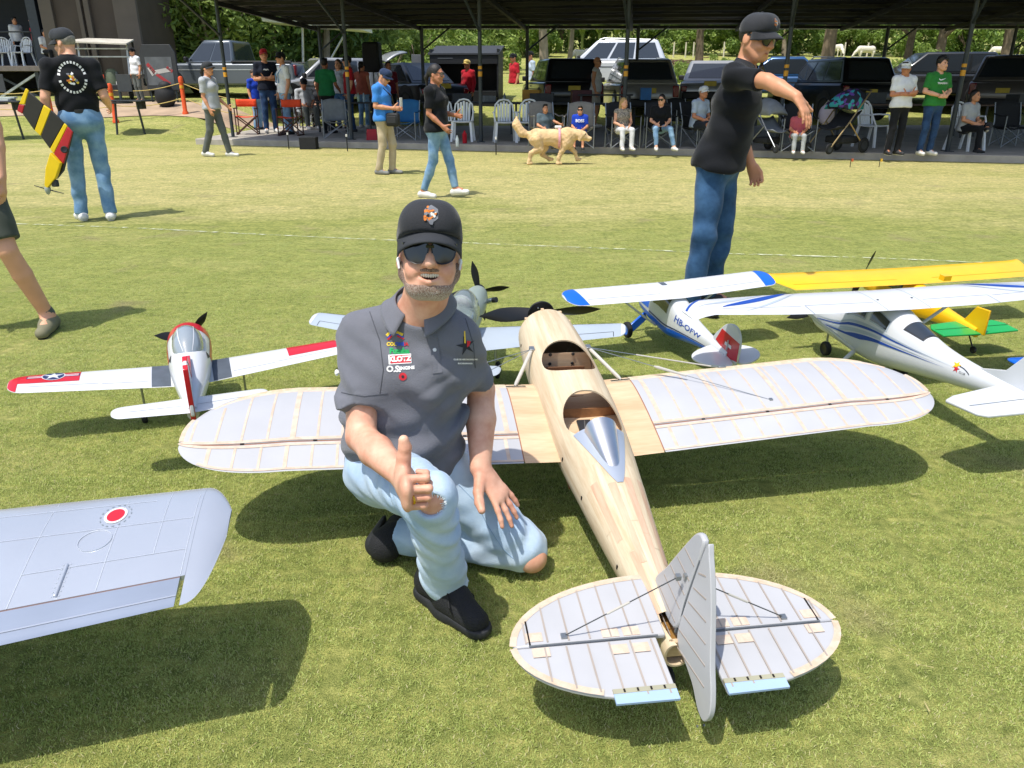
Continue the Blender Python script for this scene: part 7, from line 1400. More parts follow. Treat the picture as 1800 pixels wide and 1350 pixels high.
# stage and cart
def stagep(label, px, top, y, **k):
    loc = Vector((D(px, 90, y).x, y, STAGE_Z)); return person(label, loc, R(k.pop('rot', 0)), HT(px, top, loc), vox=.018, group=PPL, **k)
stagep('person in white long-sleeved top on the stage deck', 36, 30, 28.2, rot=60, skin='tan', shirt=WTEE, sleeve='long', pants=BPANT, shoes=(DSH, SOLE), hair=('short', 'black'))
stagep('woman in red top with ponytail on the stage deck', 68, 29, 27.8, rot=-60, skin='light', shirt=REDT, pants=JDARK, shoes=(DSH, SOLE), hair=('tail', 'brown'), female=True)
loc = Vector((D(84, 90, 27.2).x, 27.2, STAGE_Z - .0)); person('person in white tee sitting low at the edge of the stage deck', loc, R(60), 1.5, base=SIT, vox=.018, skin='tan', shirt=WTEE, pants=BPANT, shoes=(WSH, SOLE), hair=('short', 'black'), group=PPL)
kl = TP(238, 25.2); person('boy in white tee and dark cap standing at the tool cart', kl, R(-30), HT(237, 84, kl), vox=.016, skin='tan', shirt=WTEE, pants=GPANT, shoes=(DSH, SOLE), hair=('short', 'black'), cap=CAPK, group=PPL)
# ================================================================== furniture under the shelter
WPL = mat('white_plastic', '#e4e7e9', .45, var=.05, vs=6); REDC = mat('orange_canvas', '#e2491e', .8, bump=.3, bs=200); BWOOD = mat('dark_wood', '#4a2a1e', .6, var=.2); GCAN = mat('grey_canvas', '#767b80', .85, bump=.3, bs=200); BCAN = mat('blue_canvas', '#1d5f93', .85, bump=.3, bs=200); KCAN = mat('black_canvas', '#1b1d20', .85, bump=.3, bs=200); TCAN = mat('taupe_canvas', '#8a857c', .85, bump=.3, bs=200); FRM = mat('camp_frame', '#8d9296', .4, metal=.6)
def on_deck(px, py): return G(px, py, .13)
def mono_chair():
    t = thing('plastic_chair', '', 'chair')
    MB().grid(lambda u, v: (v * (.21 + .02 * u), -.22 + .43 * u, .43 - .025 * math.sin(math.pi * u) + .01 * v * v), lin(0, 1, 7), lin(-1, 1, 7)).build('seat', WPL, t, solid=.018)
    arch = [(-.21, .2, .42), (-.215, .24, .6), (-.19, .28, .78), (-.10, .30, .87), (0, .305, .89), (.10, .30, .87), (.19, .28, .78), (.215, .24, .6), (.21, .2, .42)]; MB().tube(arch, .02, 8).build('back_frame', WPL, t)
    for k in range(5):
        x = (k - 2) * .062; MB().bar((x * .95, .21, .43), (x * 1.05, .29, .85 - .025 * abs(k - 2)), .046, .014, (0, 1, 0)).build('back_slat', WPL, t)
    for sx in (-1, 1):
        MB().tube([(sx * .21, .24, .62), (sx * .255, .1, .63), (sx * .26, -.12, .63), (sx * .23, -.21, .44)], .017, 8).build('armrest', WPL, t)
        MB().bar((sx * .20, -.19, .43), (sx * .235, -.25, 0), .05, .035).build('leg', WPL, t); MB().bar((sx * .20, .19, .43), (sx * .235, .27, 0), .05, .035).build('leg', WPL, t)
    return t
def director_chair():
    t = thing('director_chair', '', 'chair')
    MB().grid(lambda u, v: (v * .24, -.2 + .4 * u, .45 - .03 * (1 - v * v)), lin(0, 1, 4), lin(-1, 1, 7)).build('seat', REDC, t, solid=.01); MB().grid(lambda u, v: (v * .25, .21 + .03 * (1 - v * v), .66 + .18 * u), lin(0, 1, 4), lin(-1, 1, 7)).build('backrest', REDC, t, solid=.01)
    for sx in (-1, 1):
        MB().bar((sx * .25, .2, .02), (sx * .25, .22, .86), .025, .03).build('back_post', BWOOD, t); MB().bar((sx * .25, -.2, .02), (sx * .25, -.2, .62), .025, .03).build('front_post', BWOOD, t); MB().bar((sx * .25, -.25, .63), (sx * .25, .24, .63), .045, .022).build('armrest', BWOOD, t); MB().bar((sx * .25, -.24, .015), (sx * .25, .24, .015), .03, .03).build('foot_rail', BWOOD, t)
    for y in (-.19, .19):
        MB().bar((-.24, y, .04), (.24, y, .43), .02, .028).build('cross_leg', BWOOD, t); MB().bar((.24, y + .025, .04), (-.24, y + .025, .43), .02, .028).build('cross_leg', BWOOD, t)
    return t
def camp_chair(m):
    t = thing('camp_chair', '', 'chair')
    MB().grid(lambda u, v: (v * .27, -.22 + .44 * u, .42 - .05 * (1 - v * v) - .04 * u), lin(0, 1, 5), lin(-1, 1, 7)).build('seat', m, t, solid=.012); MB().grid(lambda u, v: (v * (.28 - .03 * u), .21 + .12 * u + .03 * (1 - v * v), .38 + .50 * u - .04 * v * v * u), lin(0, 1, 7), lin(-1, 1, 7)).build('backrest', m, t, solid=.012)
    for sx in (-1, 1):
        MB().tube([(sx * .28, .22, .0), (sx * .27, .22, .5), (sx * .265, .33, .86)], .012, 7).build('back_tube', FRM, t); MB().tube([(sx * .30, -.26, .62), (sx * .30, .0, .60), (sx * .29, .24, .64)], .014, 7).build('armrest', m, t); MB().tube([(sx * .30, -.24, .0), (sx * .30, -.24, .62)], .011, 7).build('front_tube', FRM, t)
        MB().tube([(sx * .30, -.24, .02), (-sx * .27, -.20, .40)], .010, 6).build('cross_tube', FRM, t); MB().tube([(sx * .29, .24, .02), (-sx * .27, .20, .38)], .010, 6).build('cross_tube', FRM, t); MB().tube([(sx * .30, -.24, .02), (sx * .27, .22, .38)], .010, 6).build('cross_tube', FRM, t)
    return t
def place(maker, rows, group, first=None):
    o = None
    for (loc, rot, lb) in rows:
        if o is None: o = maker(); o.location = loc; o.rotation_euler = (0, 0, R(rot)); o['label'] = lb; o['group'] = group
        else: copy_tree(o, None, loc, R(rot), lb, group)
def stg(px, y): return Vector((D(px, 110, y).x, y, STAGE_Z))
place(mono_chair, [(on_deck(781, 245), 8, 'white plastic chair half hidden behind the woman in black polo'), (on_deck(814, 248), -4, 'white plastic chair directly right of the woman in black polo'), (on_deck(888, 250), 6, 'white plastic chair left of the golden dog\'s tail'), (on_deck(928, 250), -6, 'white plastic chair behind the dog\'s raised tail'), (on_deck(1530, 258), 30, 'white plastic chair behind the boy with white cap'), (on_deck(1694, 264), 25, 'white plastic chair under the seated man in grey tee'), (stg(8, 27.6), 20, 'white plastic chair at the left end of the stage deck'), (stg(24, 27.9), 0, 'middle white plastic chair on the stage deck'), (stg(42, 27.5), -15, 'white plastic chair nearest the person in white on the stage deck')], 'white plastic chairs')
place(director_chair, [(on_deck(437, 236), 10, 'orange folding director chair nearest the corner post'), (on_deck(512, 238), -4, 'orange folding director chair beside the denim overalls')], 'orange director chairs')
place(lambda: camp_chair(GCAN), [(on_deck(592, 243), 15, 'empty grey folding camp chair near the second post')], 'camp chairs'); place(lambda: camp_chair(BCAN), [(on_deck(714, 246), -10, 'blue folding camp chair behind the man in blue tee')], 'camp chairs')
place(lambda: camp_chair(TCAN), [(on_deck(957, 258), 15, 'taupe camp chair under the pointing boy'), (on_deck(1018, 260), -8, 'taupe camp chair under the boy in royal blue')], 'camp chairs')
place(lambda: camp_chair(KCAN), [(on_deck(1092, 260), 12, 'black camp chair under the blonde woman'), (on_deck(1157, 260), 0, 'black camp chair under the woman in black tee'), (on_deck(1226, 258), 35, 'black camp chair under the older man in pale blue'), (on_deck(1772, 258), 0, 'empty dark camp chair at the far right'), (on_deck(1196, 238), 20, 'empty black camp chair between the two seated adults'), (on_deck(540, 224), 35, 'dark camp chair under the man in pale tee'), (on_deck(564, 220), 10, 'dark camp chair under the dark-haired woman'), (on_deck(1398, 266), -10, 'small dark camp chair between the strollers')], 'camp chairs')
TABM = mat('dark_table', '#22262a', .6, var=.15)
def table(label, px, py, L, rot=-12, h=.74, w=.7, m=TABM):
    t = thing('table', label, 'table', on_deck(px, py), R(rot), 'tables under the shelter'); MB().box((0, 0, h), (L, w, .035)).build('table_top', m, t, bevel=.006)
    for sx in (-1, 1):
        for sy in (-1, 1): MB().bar((sx * (L / 2 - .08), sy * (w / 2 - .06), 0), (sx * (L / 2 - .08), sy * (w / 2 - .06), h), .045).build('leg', POSTM, t)
        MB().bar((sx * (L / 2 - .08), -(w / 2 - .06), .2), (sx * (L / 2 - .08), w / 2 - .06, .2), .03).build('cross_bar', POSTM, t)
    return t
BRT = wood('brown_table', '#6b5444', '#4d3a2e', 3, (1, 10, 10))
tb = [table('long dark table left of the second post', 615, 232, 1.6), table('long dark table behind the white plastic chairs', 850, 232, 3.2), table('long dark table behind the two seated boys', 985, 236, 2.6), table('high dark table near the silver wagon', 1062, 238, 1.3, h=.95), table('brown topped table behind the boys at right', 1590, 240, 3.4, m=BRT), table('brown topped table at the far right', 1770, 242, 2.4, m=BRT)]
# ---- things on the tables and floor
def put(t, x, y, z): return t.matrix_basis @ Vector((x, y, z)) if False else (Matrix.Translation(t.location) @ Matrix.Rotation(t.rotation_euler.z, 4, 'Z')) @ Vector((x, y, z))
rnd = random.Random(9)
def item(name, label, cat, loc, mb, m, group=None, rot=0): o = mb.build(name, m, None, bevel=.006, loc=loc, rot=(0, 0, rot)); tag(o, label, cat, group); return o
BOT = [(0, 0), (.033, 0), (.035, .01), (.035, .16), (.014, .2), (.014, .225), (0, .225)]
for k, (ti, x, cl, lb) in enumerate([(0, .35, '#9db7a4', 'pale green bottle on the table by the second post'), (0, .5, '#8fa7b5', 'bluish bottle nearest the second post'), (3, .2, '#b9c2c6', 'clear bottle on the high dark table'), (1, .6, '#6d7f8c', 'dark bottle on the table behind the plastic chairs')]): item('bottle', lb, 'bottle', put(tb[ti], x, -.1, .758), MB().lathe(BOT, n=12), mat('bottle_%d' % k, cl, .2, spec=.6), 'bottles on tables')
for k, (ti, x, sz, cl, lb) in enumerate([(1, 1.3, (.45, .35, .3), '#b3832a', 'yellow and red tool crate on the dark table'), (2, -.5, (.6, .4, .22), '#33373b', 'dark equipment case behind the pointing boy'), (2, .5, (.5, .35, .3), '#4a1f24', 'maroon bag on the table behind the boy in royal blue'), (1, -.6, (.5, .3, .2), '#3b4046', 'grey toolbox behind the plastic chairs'), (4, -.9, (.6, .35, .25), '#3a3f44', 'dark case on the brown table'), (5, .1, (.5, .35, .22), '#2c3034', 'black case on the far right table'), (1, .1, (.35, .3, .15), '#8b8f92', 'pale grey box on the table right of the woman')]): item('case', lb, 'case', put(tb[ti], x, .05, .76 + sz[2] / 2), MB().box((0, 0, 0), sz), mat('case_%d' % k, cl, .6, var=.2), 'cases on the tables', R(-12 + k * 7))
item('red_bag', 'red bag on the platform edge behind the man in khaki', 'bag', on_deck(655, 246) + vec(0, 0, .12), MB().box((0, 0, 0), (.26, .18, .24), taper=.85), mat('red_bag', '#a3202c', .7, bump=.3), None)
item('gas_can', 'small red canister under the plastic chair', 'canister', on_deck(817, 252), MB().lathe([(0, 0), (.05, 0), (.05, .2), (.02, .24), (.02, .27), (0, .27)], n=14), REDT)
item('water_bottle', 'clear water bottle with blue label on the platform edge', 'bottle', on_deck(804, 258), MB().lathe(BOT, n=12), mat('water_clear', '#c9d5dc', .1, trans=.5, var=0))
item('cooler', 'dark speaker box standing on the grass before the platform', 'speaker', G(541, 263) + vec(0, .15, .13), MB().box((0, 0, 0), (.36, .28, .25)), KCAN)
for px, py, lb in ((508, 262, 'black stake with pale tip left of the speaker box'), (611, 266, 'black stake with pale tip in front of the grey camp chair'), (872, 272, 'thin black stake left of the dog')):
    t = thing('garden_stake', lb, 'stake', G(px, py), 0, 'stakes before the platform'); MB().tube([(0, 0, -.02), (0, 0, .3)], .012, 8).build('shaft', BLACKP, t); MB().tube([(0, 0, .3), (0, 0, .35)], .02, 8).build('tip', WSH, t)
for px, cl, lb in ((1494, '#b3562a', 'small orange marker flag in the grass before the strollers'), (1545, '#d0a52a', 'small yellow marker flag in the grass before the white-capped boy')):
    t = thing('marker_flag', lb, 'marker flag', G(px, 294), 0, 'marker flags'); MB().tube([(0, 0, 0), (0, 0, .14)], .006, 6).build('wire', BLACKP, t); MB().box((.02, 0, .12), (.05, .004, .05)).build('flag', mat('flag_' + cl, cl, .7), t)
# loudspeaker on its stand
sp = thing('loudspeaker', 'tall black loudspeaker on a stand under the shelter roof', 'loudspeaker', on_deck(662, 222), R(-8)); zt = D(662, 74, sp.location.y).z - .13; zb = D(662, 127, sp.location.y).z - .13
MB().box((0, 0, (zt + zb) / 2), (.52, .42, zt - zb), taper=.94).build('cabinet', mat('speaker_black', '#101214', .6, bump=.3, bs=80), sp, bevel=.06); MB().box((0, -.215, (zt + zb) / 2), (.42, .01, (zt - zb) * .85)).build('grille', mat('grille', '#0b0c0d', .8, bump=.6, bs=200), sp, bevel=.004); MB().tube([(0, 0, 0), (0, 0, zb)], .02, 8).build('pole', POSTM, sp)
for a in (0, 2.1, 4.2): MB().tube([(0, 0, .55), (.45 * math.cos(a), .45 * math.sin(a), 0)], .014, 6).build('stand_leg', POSTM, sp)
gp = thing('notice_board', 'plain grey board on a pole right of the loudspeaker', 'board', on_deck(738, 215)); zt = D(738, 96, gp.location.y).z - .13; zb = D(738, 127, gp.location.y).z - .13; MB().box((0, 0, (zt + zb) / 2), (.36, .05, zt - zb)).build('panel', mat('board_grey', '#5c6064', .6), gp, bevel=.01); MB().tube([(0, 0, 0), (0, 0, zb)], .02, 8).build('pole', POSTM, gp)
# black shed
sd = thing('black_shed', 'black open-fronted kiosk with sloping roof under the shelter', 'kiosk', on_deck(818, 214), R(-6)); ys = sd.location.y; zt = D(818, 80, ys).z - .13; wq = (D(881, 150, ys).x - D(758, 150, ys).x) / 2 * .96; KP = mat('kiosk_black', '#14171b', .55, var=.15); KR = mat('kiosk_roof', '#33363b', .7, var=.15)
for sx in (-1, 1): MB().box((sx * wq, .6, (zt - .1) / 2), (.05, 1.3, zt - .1)).build('side_wall', KP, sd)
MB().box((0, 1.22, (zt - .1) / 2), (2 * wq - .06, .05, zt - .12)).build('back_wall', KP, sd); MB().prism([vec(-wq - .06, -.12, zt - .28), vec(wq + .06, -.12, zt - .28), vec(wq + .06, 1.35, zt), vec(-wq - .06, 1.35, zt)], (0, 0, 0), (0, 0, .05)).build('roof', KR, sd); MB().box((0, -.06, zt - .42), (2 * wq, .04, .26)).build('fascia', KP, sd); MB().box((-wq * .55, -.085, zt - .38), (.5, .01, .035)).build('sign_strip', mat('sign_strip', '#4e5257', .6), sd); MB().box((0, -.02, .95), (2 * wq - .06, .4, .04)).build('counter', TABM, sd); MB().box((0, -.2, .46), (2 * wq - .06, .04, .92)).build('front_panel', KP, sd)

# ---- strollers
def tubepart(t, name, pts, r, m): MB().tube(pts, r, 7).build(name, m, t)
def stroller(label, loc, rot, frame, hood_m, seat_m, sc=1.0):
    t = thing('stroller', label, 'stroller', loc, R(rot), 'strollers'); t.scale = (sc,) * 3
    for sx in (-1, 1):
        tubepart(t, 'side_frame', [(sx * .25, -.42, .12), (sx * .25, -.05, .52), (sx * .25, .38, 1.02)], .013, frame); tubepart(t, 'rear_leg', [(sx * .25, -.05, .52), (sx * .27, .36, .12)], .013, frame); wheel(t, (sx * .28, .36, .13), .13, .035, DGREY); wheel(t, (sx * .24, -.44, .09), .09, .035, DGREY)
    tubepart(t, 'handle', [(-.25, .38, 1.02), (0, .42, 1.05), (.25, .38, 1.02)], .016, RUB)
    MB().grid(lambda u, v: (v * .22, -.28 + .52 * u, .46 - .06 * (1 - v * v) + (.5 * max(0, u - .5) ** 1.0)), lin(0, 1, 8), lin(-1, 1, 6)).build('seat', seat_m, t, solid=.02)
    MB().grid(lambda u, v: (.24 * math.cos(math.pi * v), .26 - .42 * math.sin(1.45 * u) * 1.0, .72 + .34 * math.cos(1.45 * u) * math.sin(math.pi * v) ** .6), lin(0, 1, 8), lin(0, 1, 13)).build('hood', hood_m, t, solid=.01)
    MB().box((0, .12, .22), (.4, .42, .12)).build('basket', KCAN, t, bevel=.03); return t
HOOD = mat('floral_hood', '#3b2f52', .8, var=.6, vs=18)
n_, l_, b_ = nodes_of(HOOD); vz = n_.new('ShaderNodeTexVoronoi'); vz.inputs['Scale'].default_value = 16; tcx = n_.new('ShaderNodeTexCoord'); l_.new(tcx.outputs['Object'], vz.inputs['Vector']); crx = n_.new('ShaderNodeValToRGB'); crx.color_ramp.interpolation = 'CONSTANT'; e_ = crx.color_ramp.elements; e_[0].color = (*rgb('#1b1a2e'), 1); e_[1].position = .45; e_[1].color = (*rgb('#5b3a86'), 1); q_ = e_.new(.62); q_.color = (*rgb('#2f8f96'), 1); q_ = e_.new(.8); q_.color = (*rgb('#1b1a2e'), 1); l_.new(vz.outputs['Color'], crx.inputs[0]); l_.new(crx.outputs[0], b_.inputs['Base Color'])
GOLD = mat('champagne_frame', '#b39a6c', .35, metal=.8, var=.05)
stroller('grey stroller left of the pointing man\'s hand', on_deck(1352, 266), 25, FRM, GCAN, GCAN, .92); stroller('black stroller with gold frame and purple floral hood', on_deck(1468, 268), -62, GOLD, HOOD, KCAN, 1.08)
bp_ = thing('backpack', 'pale pink backpack hanging on the gold-framed stroller', 'backpack', on_deck(1440, 262) + vec(0, -.12, .45), R(-30)); c = Clay(); c.egg((0, 0, .2), (.15, .10, .2), .05); c.egg((0, -.07, .13), (.11, .06, .11), .04); c.build('bag_body', .015, mat('pink_grey_cloth', '#b9afb8', .85, var=.1), bp_); MB().tube([(-.06, 0, .38), (0, .02, .47), (.06, 0, .38)], .012, 6).build('bag_handle', TCAN, bp_)

# ================================================================== dog
DOGM = mat('golden_fur', '#d8b788', .85, var=.22, vs=9, bump=.9, bs=70, sheen=.3); DOGL = mat('pale_fur', '#e6cda3', .9, var=.15, vs=10, bump=.9, bs=60)
dg = thing('dog', 'golden retriever with pink harness trotting right along the platform', 'dog', G(972, 289), 0); c = Clay()
c.limb((-.28, 0, .47), (.22, 0, .46), .135, .15, .06, (0, 1, 0), .85); c.egg((.22, 0, .43), (.15, .12, .18), .06); c.egg((-.30, 0, .46), (.15, .12, .15), .06); c.limb((.26, 0, .52), (.42, -.01, .52), .11, .085, .06); c.egg((.50, -.01, .50), (.10, .078, .085), .05); c.limb((.54, -.01, .475), (.645, -.015, .445), .052, .036, .04); c.limb((.55, -.01, .44), (.62, -.015, .415), .028, .022, .02); c.egg((.665, -.015, .455), (.02, .022, .018), .01)
for sy in (-1, 1): c.egg((.47, sy * .078 - .01, .475), (.042, .018, .075), .015, rot_m(0, sy * 10, 15))
def dleg(sy, pts, rr, foot): 
    for i in range(len(pts) - 1): c.limb((pts[i][0], sy * .085, pts[i][1]), (pts[i + 1][0], sy * .085, pts[i + 1][1]), rr[i], rr[i + 1], .03)
    f = pts[-1]; c.limb((f[0], sy * .085, f[1] + .005), (f[0] + .05, sy * .085, f[1]), .032, .026, .02)
dleg(-1, [(.22, .38), (.15, .24), (.10, .13), (.085, .03)], [.075, .046, .034, .03], 0); dleg(1, [(.24, .38), (.33, .27), (.40, .20), (.445, .08)], [.075, .045, .034, .03], 0)
dleg(-1, [(-.30, .44), (-.25, .28), (-.40, .20), (-.44, .03)], [.115, .07, .04, .032], 0); dleg(1, [(-.30, .44), (-.15, .29), (-.20, .17), (-.06, .08)], [.11, .066, .038, .03], 0)
c.limb((-.42, 0, .50), (-.56, .01, .54), .05, .06, .05); c.limb((-.56, .01, .54), (-.66, .02, .68), .075, .075, .05); c.limb((-.66, .02, .68), (-.66, .02, .80), .06, .02, .04); c.egg((.12, 0, .33), (.12, .07, .06), .05)
c.noise(lambda x, y, z: .0035 * np.sin(45 * x + 60 * z + 6 * np.sin(19 * y + 9 * x)) + .002 * np.sin(90 * z - 50 * x + 4 * np.sin(30 * y)))
c.build('body', .012, DOGM, dg)
MB().lathe([(.172, -.02), (.177, -.018), (.177, .018), (.172, .02)], (.10, 0, .45), (1, 0, 0), 20).build('harness', mat('pink_harness', '#d99aa4', .7, var=.3, vs=40), dg); MB().box((.08, 0, .64), (.12, .09, .05)).build('harness_patch', WSH, dg, bevel=.015); MB().ball((.678, -.016, .462), .016, 8, 6).build('nose', BLACKP, dg)
for sy in (-1, 1): MB().ball((.565, sy * .055 - .01, .525), .010, 8, 6).build('eye', EYEM, dg)

# ================================================================== cows
COWM = mat('cow_white', '#dcd6c8', .85, var=.12); c = Clay(); c.limb((-.7, 0, 1.05), (.6, 0, 1.08), .33, .34, .1, (0, 1, 0), .8); c.egg((-.7, 0, 1.1), (.3, .26, .3), .1); c.limb((.7, 0, 1.15), (1.1, 0, .75), .2, .15, .1); c.limb((1.1, 0, .75), (1.35, 0, .42), .14, .09, .06)
for x in (-.8, .55):
    for sy in (-1, 1): c.limb((x, sy * .18, .8), (x + .05 * sy, sy * .18, .42), .13, .07, .06); c.limb((x + .05 * sy, sy * .18, .42), (x + .04 * sy, sy * .18, .02), .065, .06, .03)
for sy in (-1, 1): c.egg((1.08, sy * .2, .85), (.05, .12, .05), .03)
c.limb((-1.0, 0, 1.2), (-1.08, 0, .6), .05, .03, .03); cow_me = c.mesh('body', .06)
for px, y, rot, lb in ((1021, 52, 200, 'left white cow of the grazing pair'), (1041, 53, 160, 'right white cow of the grazing pair'), (1086, 55, 260, 'single white cow grazing right of the pair'), (1517, 52, 185, 'white cow grazing behind the boy in the white cap'), (1467, 55, 280, 'white cow beside the thick tree trunk'), (1752, 56, 150, 'white cow at the far right of the pasture')):
    t = thing('cow', lb, 'cow', TP(px, y), R(rot), 'white cows in the pasture'); t.scale = (.6, .6, .6); link('body', cow_me, COWM, t); MB().ball((1.37, 0, .38), (.07, .09, .06), 8, 6).build('muzzle', mat('cow_muzzle', '#8d7f76', .7), t)

# ================================================================== cars
TAIL = mat('tail_lamp', '#7a0f14', .2, var=.1, coat=.5); HEADL = mat('head_lamp', '#c9cfd4', .1, var=0, coat=.5); PLATE = mat('number_plate', '#c9b13c', .5); CGLASS = mat('car_glass', '#2a3036', .05, var=0, spec=.8, coat=.4); TRIM = mat('car_trim', '#17181a', .6, var=.1)
def carpaint(n, c): return mat('paint_' + n, c, .3, metal=.35, var=.04, vs=2, coat=.7)
def car(label, loc, rot, paint, kind='suv', L=4.5, W_=.90, Hh=1.65, rails=False, group='cars parked behind the shelter'):
    t = thing('parked_car', label, 'car', loc, R(rot), group); hl = L / 2; zb = Hh * .60; pk = kind == 'pickup'
    hood = {'suv': .92, 'wagon': .86, 'sedan': .84, 'pickup': .98}[kind] * zb; fy = {'suv': .42, 'wagon': .46, 'sedan': .42, 'pickup': .42}[kind] * hl; deck = zb if kind != 'sedan' else zb * .98
    prof = [(-hl + .04, .34), (-hl, .55), (-hl + .02, deck - .12), (-hl + .10, deck), (fy, zb), (hl - .25, hood), (hl - .06, hood - .12), (hl, .55), (hl - .06, .32)]
    MB().prism([vec(0, y, z) for y, z in prof], (-W_, 0, 0), (W_, 0, 0)).build('body', paint, t, bevel=.07)
    yr, yrr, yfr, yf = {'suv': (-hl + .06, -hl + .42, fy - .75, fy + .05), 'wagon': (-hl + .06, -hl + .50, fy - .8, fy + .05), 'sedan': (-hl * .72, -hl * .38, fy - .75, fy + .1), 'pickup': (-.55, -.45, fy - .6, fy + .05)}[kind]
    wb, wt = W_ * .95, W_ * .76
    def cp(a, h, sx):                     # cabin point: a 0 rear .. 1 front, h 0 belt .. 1 roof, sx -1..1
        y0, y1 = yr + (yrr - yr) * h, yf + (yfr - yf) * h; return vec(sx * (wb + (wt - wb) * h), y0 + (y1 - y0) * a, zb - .03 + (Hh - zb + .03) * h)
    V = [cp(0, 0, -1), cp(0, 0, 1), cp(1, 0, 1), cp(1, 0, -1), cp(0, 1, -1), cp(0, 1, 1), cp(1, 1, 1), cp(1, 1, -1)]; MB().add(V, [(3, 2, 1, 0), (4, 5, 6, 7), (0, 1, 5, 4), (1, 2, 6, 5), (2, 3, 7, 6), (3, 0, 4, 7)]).build('cabin', paint, t, bevel=.06)
    def pane(nm, P, off): MB().prism(P, vec(*off) * .2, vec(*off)).build(nm, CGLASS, t)
    n = 2 if kind in ('sedan', 'pickup') else 3
    for sx in (-1, 1):
        for k in range(n): a0, a1 = .05 + .9 * k / n + .015, .05 + .9 * (k + 1) / n - .015; pane('side_window', [cp(a0, .15, sx), cp(a1, .15, sx), cp(a1, .86, sx), cp(a0, .86, sx)], (sx * .008, 0, .002))
    pane('windscreen', [cp(1, .1, -.9), cp(1, .1, .9), cp(1, .9, .88), cp(1, .9, -.88)], (0, .008, .004)); pane('rear_window', [cp(0, .18, .84), cp(0, .18, -.84), cp(0, .86, -.82), cp(0, .86, .82)], (0, -.010, .003))
    for sx in (-1, 1):
        MB().box((sx * W_ * .86, -hl + .03, zb - .22), (.18, .10, .32 if kind != 'sedan' else .16)).build('tail_lamp', TAIL, t, bevel=.03); MB().box((sx * W_ * .76, hl - .05, hood - .24), (.34, .12, .15)).build('headlamp', HEADL, t, bevel=.03); MB().box((sx * (W_ + .09), fy - .12, zb + .10), (.2, .1, .15)).build('mirror', TRIM, t, bevel=.03)
        MB().box((sx * (W_ + .004), -.05, zb - .2), (.012, L * .55, .025)).build('side_trim', SILV if pk else TRIM, t); MB().box((sx * (W_ + .01), .25, zb - .12), (.02, .16, .03)).build('door_handle', TRIM, t)
        for y in (-hl * .60, hl * .62): wheel(t, (sx * (W_ - .09), y, .35), .35, .23); MB().lathe([(0, -.008), (.43, -.008), (.43, .008), (0, .008)], (sx * (W_ + .0005), y, .40), (1, 0, 0), 28).build('wheel_arch', TRIM, t)
        if rails: MB().tube([(sx * wt * .9, yrr + .1, Hh), (sx * wt * .9, 0, Hh + .06), (sx * wt * .9, yfr - .05, Hh + .01)], .018, 6).build('roof_rail', SILV, t)
        if pk: MB().box((sx * (W_ - .04), -hl * .58, zb + .03), (.10, hl * .78, .05)).build('bed_rail', TRIM, t, bevel=.02)
    MB().box((0, -hl - .02, .47), (W_ * 1.8, .14, .22)).build('rear_bumper', TRIM, t, bevel=.04); MB().box((0, hl + .01, .44), (W_ * 1.8, .14, .24)).build('front_bumper', TRIM, t, bevel=.04); MB().box((0, -hl - .01, .80), (.36, .03, .14)).build('number_plate', PLATE, t, bevel=.006); MB().box((0, hl + .0, .70), (W_ * 1.2, .05, .2)).build('grille', TRIM, t, bevel=.02); MB().box((.0, hl + .09, .46), (.36, .02, .14)).build('number_plate', PLATE, t, bevel=.005)
    return t
def carat(px, y): return TP(px, y)
# pickup, nose to the left
car('dark grey pickup truck parked nose-left behind the corner post', carat(405, 27.0), 84, carpaint('graphite', '#5b636b'), 'pickup', 5.0, .95, 1.66)
hb_ = car('silver hatchback with its tailgate raised behind the orange chairs', carat(565, 26.6), 120, carpaint('silver', '#9a9da0'), 'wagon', 4.2, .86, 1.55)
MB().grid(lambda u, v: (v * .66, -1.95 - .75 * u + .0, 1.52 + .28 * u - .06 * v * v + .08 * math.sin(3 * u)), lin(0, 1, 8), lin(-1, 1, 9)).build('tailgate', MATS['paint_silver'], hb_, solid=.05); MB().grid(lambda u, v: (v * .5, -2.0 - .5 * u, 1.475 + .25 * u - .06 * v * v + .07 * math.sin(3 * u)), lin(.1, .9, 6), lin(-1, 1, 6)).build('tailgate_window', CGLASS, hb_, solid=.01); MB().box((0, -1.96, 1.05), (1.2, .12, .75)).build('boot_opening', TRIM, hb_, bevel=.05)
car('dark car with its rear window behind the yellow crate', carat(985, 26.2), 8, carpaint('black', '#1c2024'), 'suv', 4.3, .90, 1.62)
car('white car parked across behind the silver wagon', carat(1062, 30.5), 80, carpaint('white', '#d8dadb'), 'suv', 4.6, .92, 1.72, True)
car('silver-grey station wagon seen from behind with blue cloth on it', carat(1120, 26.0), 2, carpaint('warm_silver', '#8d8b85'), 'wagon', 4.4, .88, 1.66, True)
item('blue_jug', 'blue plastic jug hanging at the back of the silver wagon', 'jug', Vector((D(1135, 165, 23.4).x, 23.4, D(1135, 165, 23.4).z)), MB().box((0, 0, 0), (.30, .16, .32)), mat('jug_blue', '#1670b8', .4))
car('silver car mostly hidden behind the pointing man', carat(1252, 26.6), -14, carpaint('silver', '#9a9da0'), 'sedan', 4.4, .88, 1.46)
car('blue saloon car right of the pointing man', carat(1362, 27.2), 75, carpaint('blue', '#22507f'), 'sedan', 4.3, .86, 1.42)
car('black sport utility car with roof rails seen from behind', carat(1462, 25.9), 10, carpaint('black', '#1c2024'), 'suv', 4.5, .93, 1.72, True)
car('black car behind the boy in green', carat(1625, 27.0), 80, carpaint('charcoal', '#2a2e31'), 'suv', 4.5, .92, 1.6)
car('dusty dark car at the right edge of the shelter', carat(1790, 26.0), -38, carpaint('dust_grey', '#5d5a57'), 'suv', 4.6, .93, 1.78)
